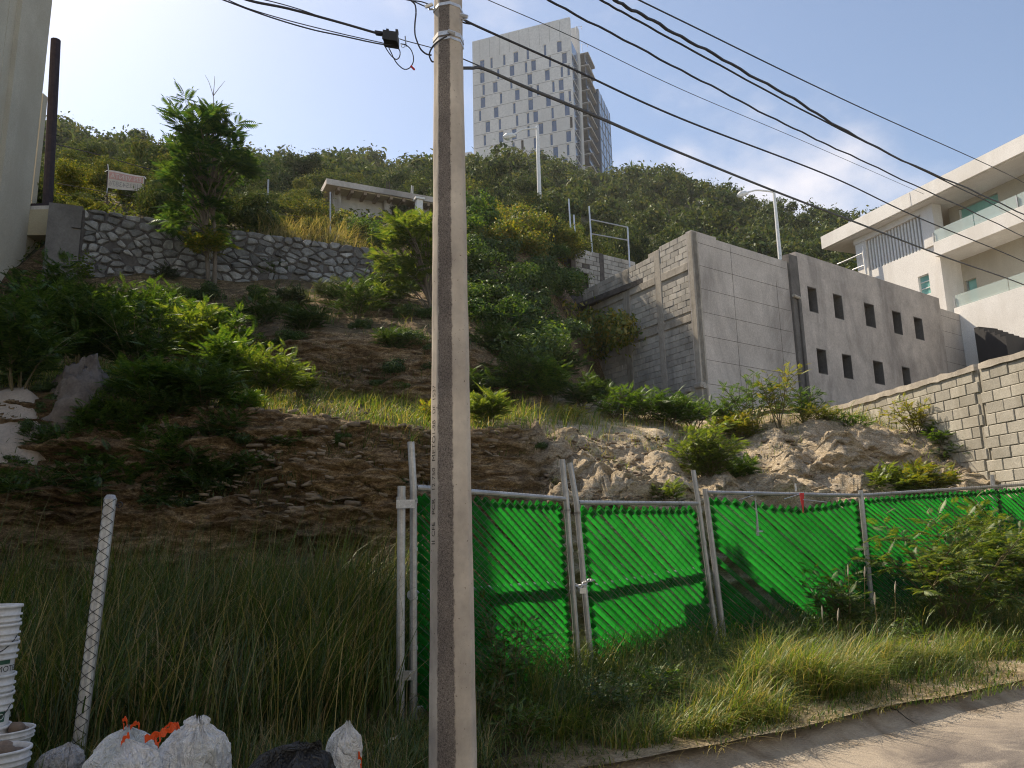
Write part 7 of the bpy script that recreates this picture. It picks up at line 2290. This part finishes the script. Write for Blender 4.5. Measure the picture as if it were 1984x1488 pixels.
# dry tufts on the limestone
def on_rock(x, y):
    b_ = x / y; Yk, Zk = knots(b_); return (y > Yk[1]) & (y < Yk[2] + .6) & (x > .3)
P = scatter(9000, .3, 9.5, 10.4, 16.5, lambda x, y: on_rock(x, y) & (fbm(x * 1.6, y * 1.6, 4.4, 2) > .25))
grass('rock_grass', 'dry tufts growing on the pale limestone', P, rg.uniform(.05, .24, len(P)), rg.uniform(.006, .012, len(P)), 'grassy', 1.0, 18)
P = scatter(5000, .3, 9.5, 10.4, 16.5, lambda x, y: on_rock(x, y) & (fbm(x * 1.3 + 4, y * 1.3, 7.4, 2) > .2))
grass('rock_straw', 'golden straw tufts growing on the pale limestone', P, rg.uniform(.05, .22, len(P)), rg.uniform(.005, .010, len(P)), 'gold', 1.2, 19)
# tufts on cliff faces and bank
n_ = 2600
px, py = rg.uniform(10, 1100, n_), rg.uniform(560, 1000, n_)
pts = []
for a, c in zip(px[:650], py[:650]):
    p = hit(a, c)
    if p.y > 9.4:
        for q in range(int(rg.integers(6, 22))):
            x, y = p.x + rg.normal(0, .12), p.y + rg.normal(0, .1); pts.append((x, y, gz(x, y) - .02))
P = np.array(pts)
grass('bank_grass', 'scattered grass tufts on the earth bank', P, rg.uniform(.12, .38, len(P)) * (P[:, 1] / 13), rg.uniform(.008, .016, len(P)), 'grassd', .8, 10)
# golden grass on top of the rubble wall
pts = []
for i in range(2600):
    u = rg.uniform(3.0, 8.2); p = sF.p(u, 0, -rg.uniform(.4, 2.2)); w_ = np.interp(u, [3, 4.6, 5.2, 7.6, 8.2], [.03, .10, 1, .8, .2])
    if rg.random() < w_: pts.append((p.x, p.y, gz(p.x, p.y) - .03))
P = np.array(pts); grass('golden_grass', 'golden dry grass clumps along the rubble wall top', P, rg.uniform(.15, .75, len(P)) * (1 + .6 * fbm(P[:, 0] * 1.2, P[:, 1] * 1.2, 2.0, 2)), rg.uniform(.010, .018, len(P)), 'gold', .7, 11)
# brown reed tuft by the cracked wall, wisp on the gate stile
p = hit(1850, 870); P = np.stack([p.x + rg.normal(0, .06, 120), p.y + rg.normal(0, .06, 120), np.full(120, p.z)], -1)
tag(grass('reed_tuft', None, P, rg.uniform(.5, .85, 120), np.full(120, .01), 'gold', .25, 12, kind='thing'), 'upright dry brown reed tuft before the cracked wall', 'grass tuft')
t = at(796, 858, 6.75); P = np.stack([t.x + rg.normal(0, .01, 16), t.y + rg.normal(0, .01, 16), np.full(16, t.z - .05)], -1)
tag(grass('grass_wisp', None, P, rg.uniform(.12, .24, 16), np.full(16, .008), 'grassy', .9, 13, kind='thing'), 'green grass wisp sprouting from the top of the gate stile', 'grass tuft')

# ------------------------------------------------------------------ pale concrete apron and earth mound at the lot edge
def apron():
    V, F_ = [], []
    nx_, ny_ = 26, 22
    for j in range(ny_):
        t = j / (ny_ - 1); xr = np.interp(t, [0, .12, .35, .6, .8, 1], [62, 88, 84, 100, 88, 45]) + 14 * float(fbm(t * 6, 2.0, .3, 3))
        for i in range(nx_):
            px = -170 + (xr + 170) * i / (nx_ - 1); py = 752 + 190 * t + 6 * float(fbm(px * .02, t * 3, .8, 2))
            p = hit(px, py); edge = 1.0 if (i < nx_ - 1 and 0 < j < ny_ - 1) else 0.0
            V.append((p.x, p.y - (.10 + .03 * float(fbm(i * .3, j * .3, .6, 3))) * edge + .10 * (1 - edge), p.z + .05 * edge - .05 * (1 - edge)))
    for j in range(ny_ - 1):
        for i in range(nx_ - 1): q = j * nx_ + i; F_.append((q, q + nx_, q + nx_ + 1, q + 1))
    o = MB().add(V, F_).build('concrete_apron', worn('pale_lean_concrete', (0.27, 0.235, 0.20), (0.40, 0.35, 0.30), 2, .92, .4, 30, (.3, .25, .2), 1.2), None, True)
    tag(o, 'pale sprayed-concrete apron on the slope under the dark shrubs', 'concrete')
    P = np.array([(rg.uniform(-7.2, -5.6), 0, 0) for _ in range(1)])
    # the mound
    c = hit(140, 800); V, F_ = [], []
    nu, nv = 40, 24
    for j in range(nv):
        th = .5 * math.pi * j / (nv - 1)
        for i in range(nu):
            ph = 2 * math.pi * i / nu
            d = 1 + .22 * float(fbm(math.cos(ph) * 1.6, math.sin(ph) * 1.6, th * 2.2, 4)) + .05 * float(fbm(math.cos(ph) * 9, math.sin(ph) * 9, th * 14, 3))
            V.append((c.x + .58 * d * math.cos(th) * math.cos(ph), c.y + .5 * d * math.cos(th) * math.sin(ph) + .2, c.z - .45 + 1.15 * d * math.sin(th)))
    for j in range(nv - 1):
        for i in range(nu): F_.append((j * nu + i, j * nu + (i + 1) % nu, (j + 1) * nu + (i + 1) % nu, (j + 1) * nu + i))
    tag(MB().add(V, F_).build('earth_mound', worn('grey_earth', (0.10, 0.085, 0.075), (0.22, 0.19, 0.165), 5, .95, .8, 25, (.07, .055, .045), 2), None, True), 'grey-brown eroded earth mound beside the pale apron', 'mound')
apron()

# loose shale slabs on the cliff faces and the rock
V, F_, off_ = [], [], 0
rr = np.random.default_rng(9)
def chips(n_, px0, px1, py0, py1, smin, smax):
    global off_
    for i in range(n_):
        p = hit(rr.uniform(px0, px1), rr.uniform(py0, py1))
        if p.y > 19 or p.y < 9: continue
        a = rr.uniform(-.5, .5); s = rr.uniform(smin, smax) * rr.uniform(.5, 1); c, sn = math.cos(a), math.sin(a)
        L, Wd, T = s * rr.uniform(.8, 1.7), s * rr.uniform(.6, 1.1), s * rr.uniform(.15, .5)
        tz = rr.normal(0, .18)
        for (x, y, z) in ((-1, -1, -1), (1, -.8, -1), (1, 1, -1), (-.8, 1, -1), (-.9, -.9, 1), (.8, -1, 1), (.9, .8, 1), (-1, .9, 1)):
            x, y, z = x * L * rr.uniform(.75, 1.1), y * Wd, z * T * rr.uniform(.7, 1.2) + x * L * tz
            V.append((p.x + x * c - y * sn, p.y - .10 + x * sn + y * c, p.z + z))
        F_.extend([(off_ + q[0], off_ + q[1], off_ + q[2], off_ + q[3]) for q in ((3, 2, 1, 0), (4, 5, 6, 7), (0, 1, 5, 4), (1, 2, 6, 5), (2, 3, 7, 6), (3, 0, 4, 7))]); off_ += 8
chips(700, 250, 1060, 795, 1010, .012, .085); chips(160, 480, 1060, 590, 770, .02, .08); chips(420, 1050, 1360, 840, 985, .015, .06); chips(300, 1420, 1900, 830, 975, .015, .06)
tag(link('shale_fragments', np_mesh('shale_fragments', np.array(V), np.array(F_), M['shale'])), 'loose shale slabs lying on the cliff faces and rock', kind='stuff')

# ------------------------------------------------------------------ morning haze
m, n, l, out = _new('haze_air')
pv = n.new('ShaderNodeVolumePrincipled'); pv.inputs['Color'].default_value = (.93, .96, 1.0, 1); pv.inputs['Density'].default_value = 0.0003; pv.inputs['Anisotropy'].default_value = 0.35
l.new(pv.outputs[0], out.inputs['Volume'])
o = MB().box(-420, 420, -420, 420, -1.4, 135).build('haze', m); o['kind'] = 'stuff'
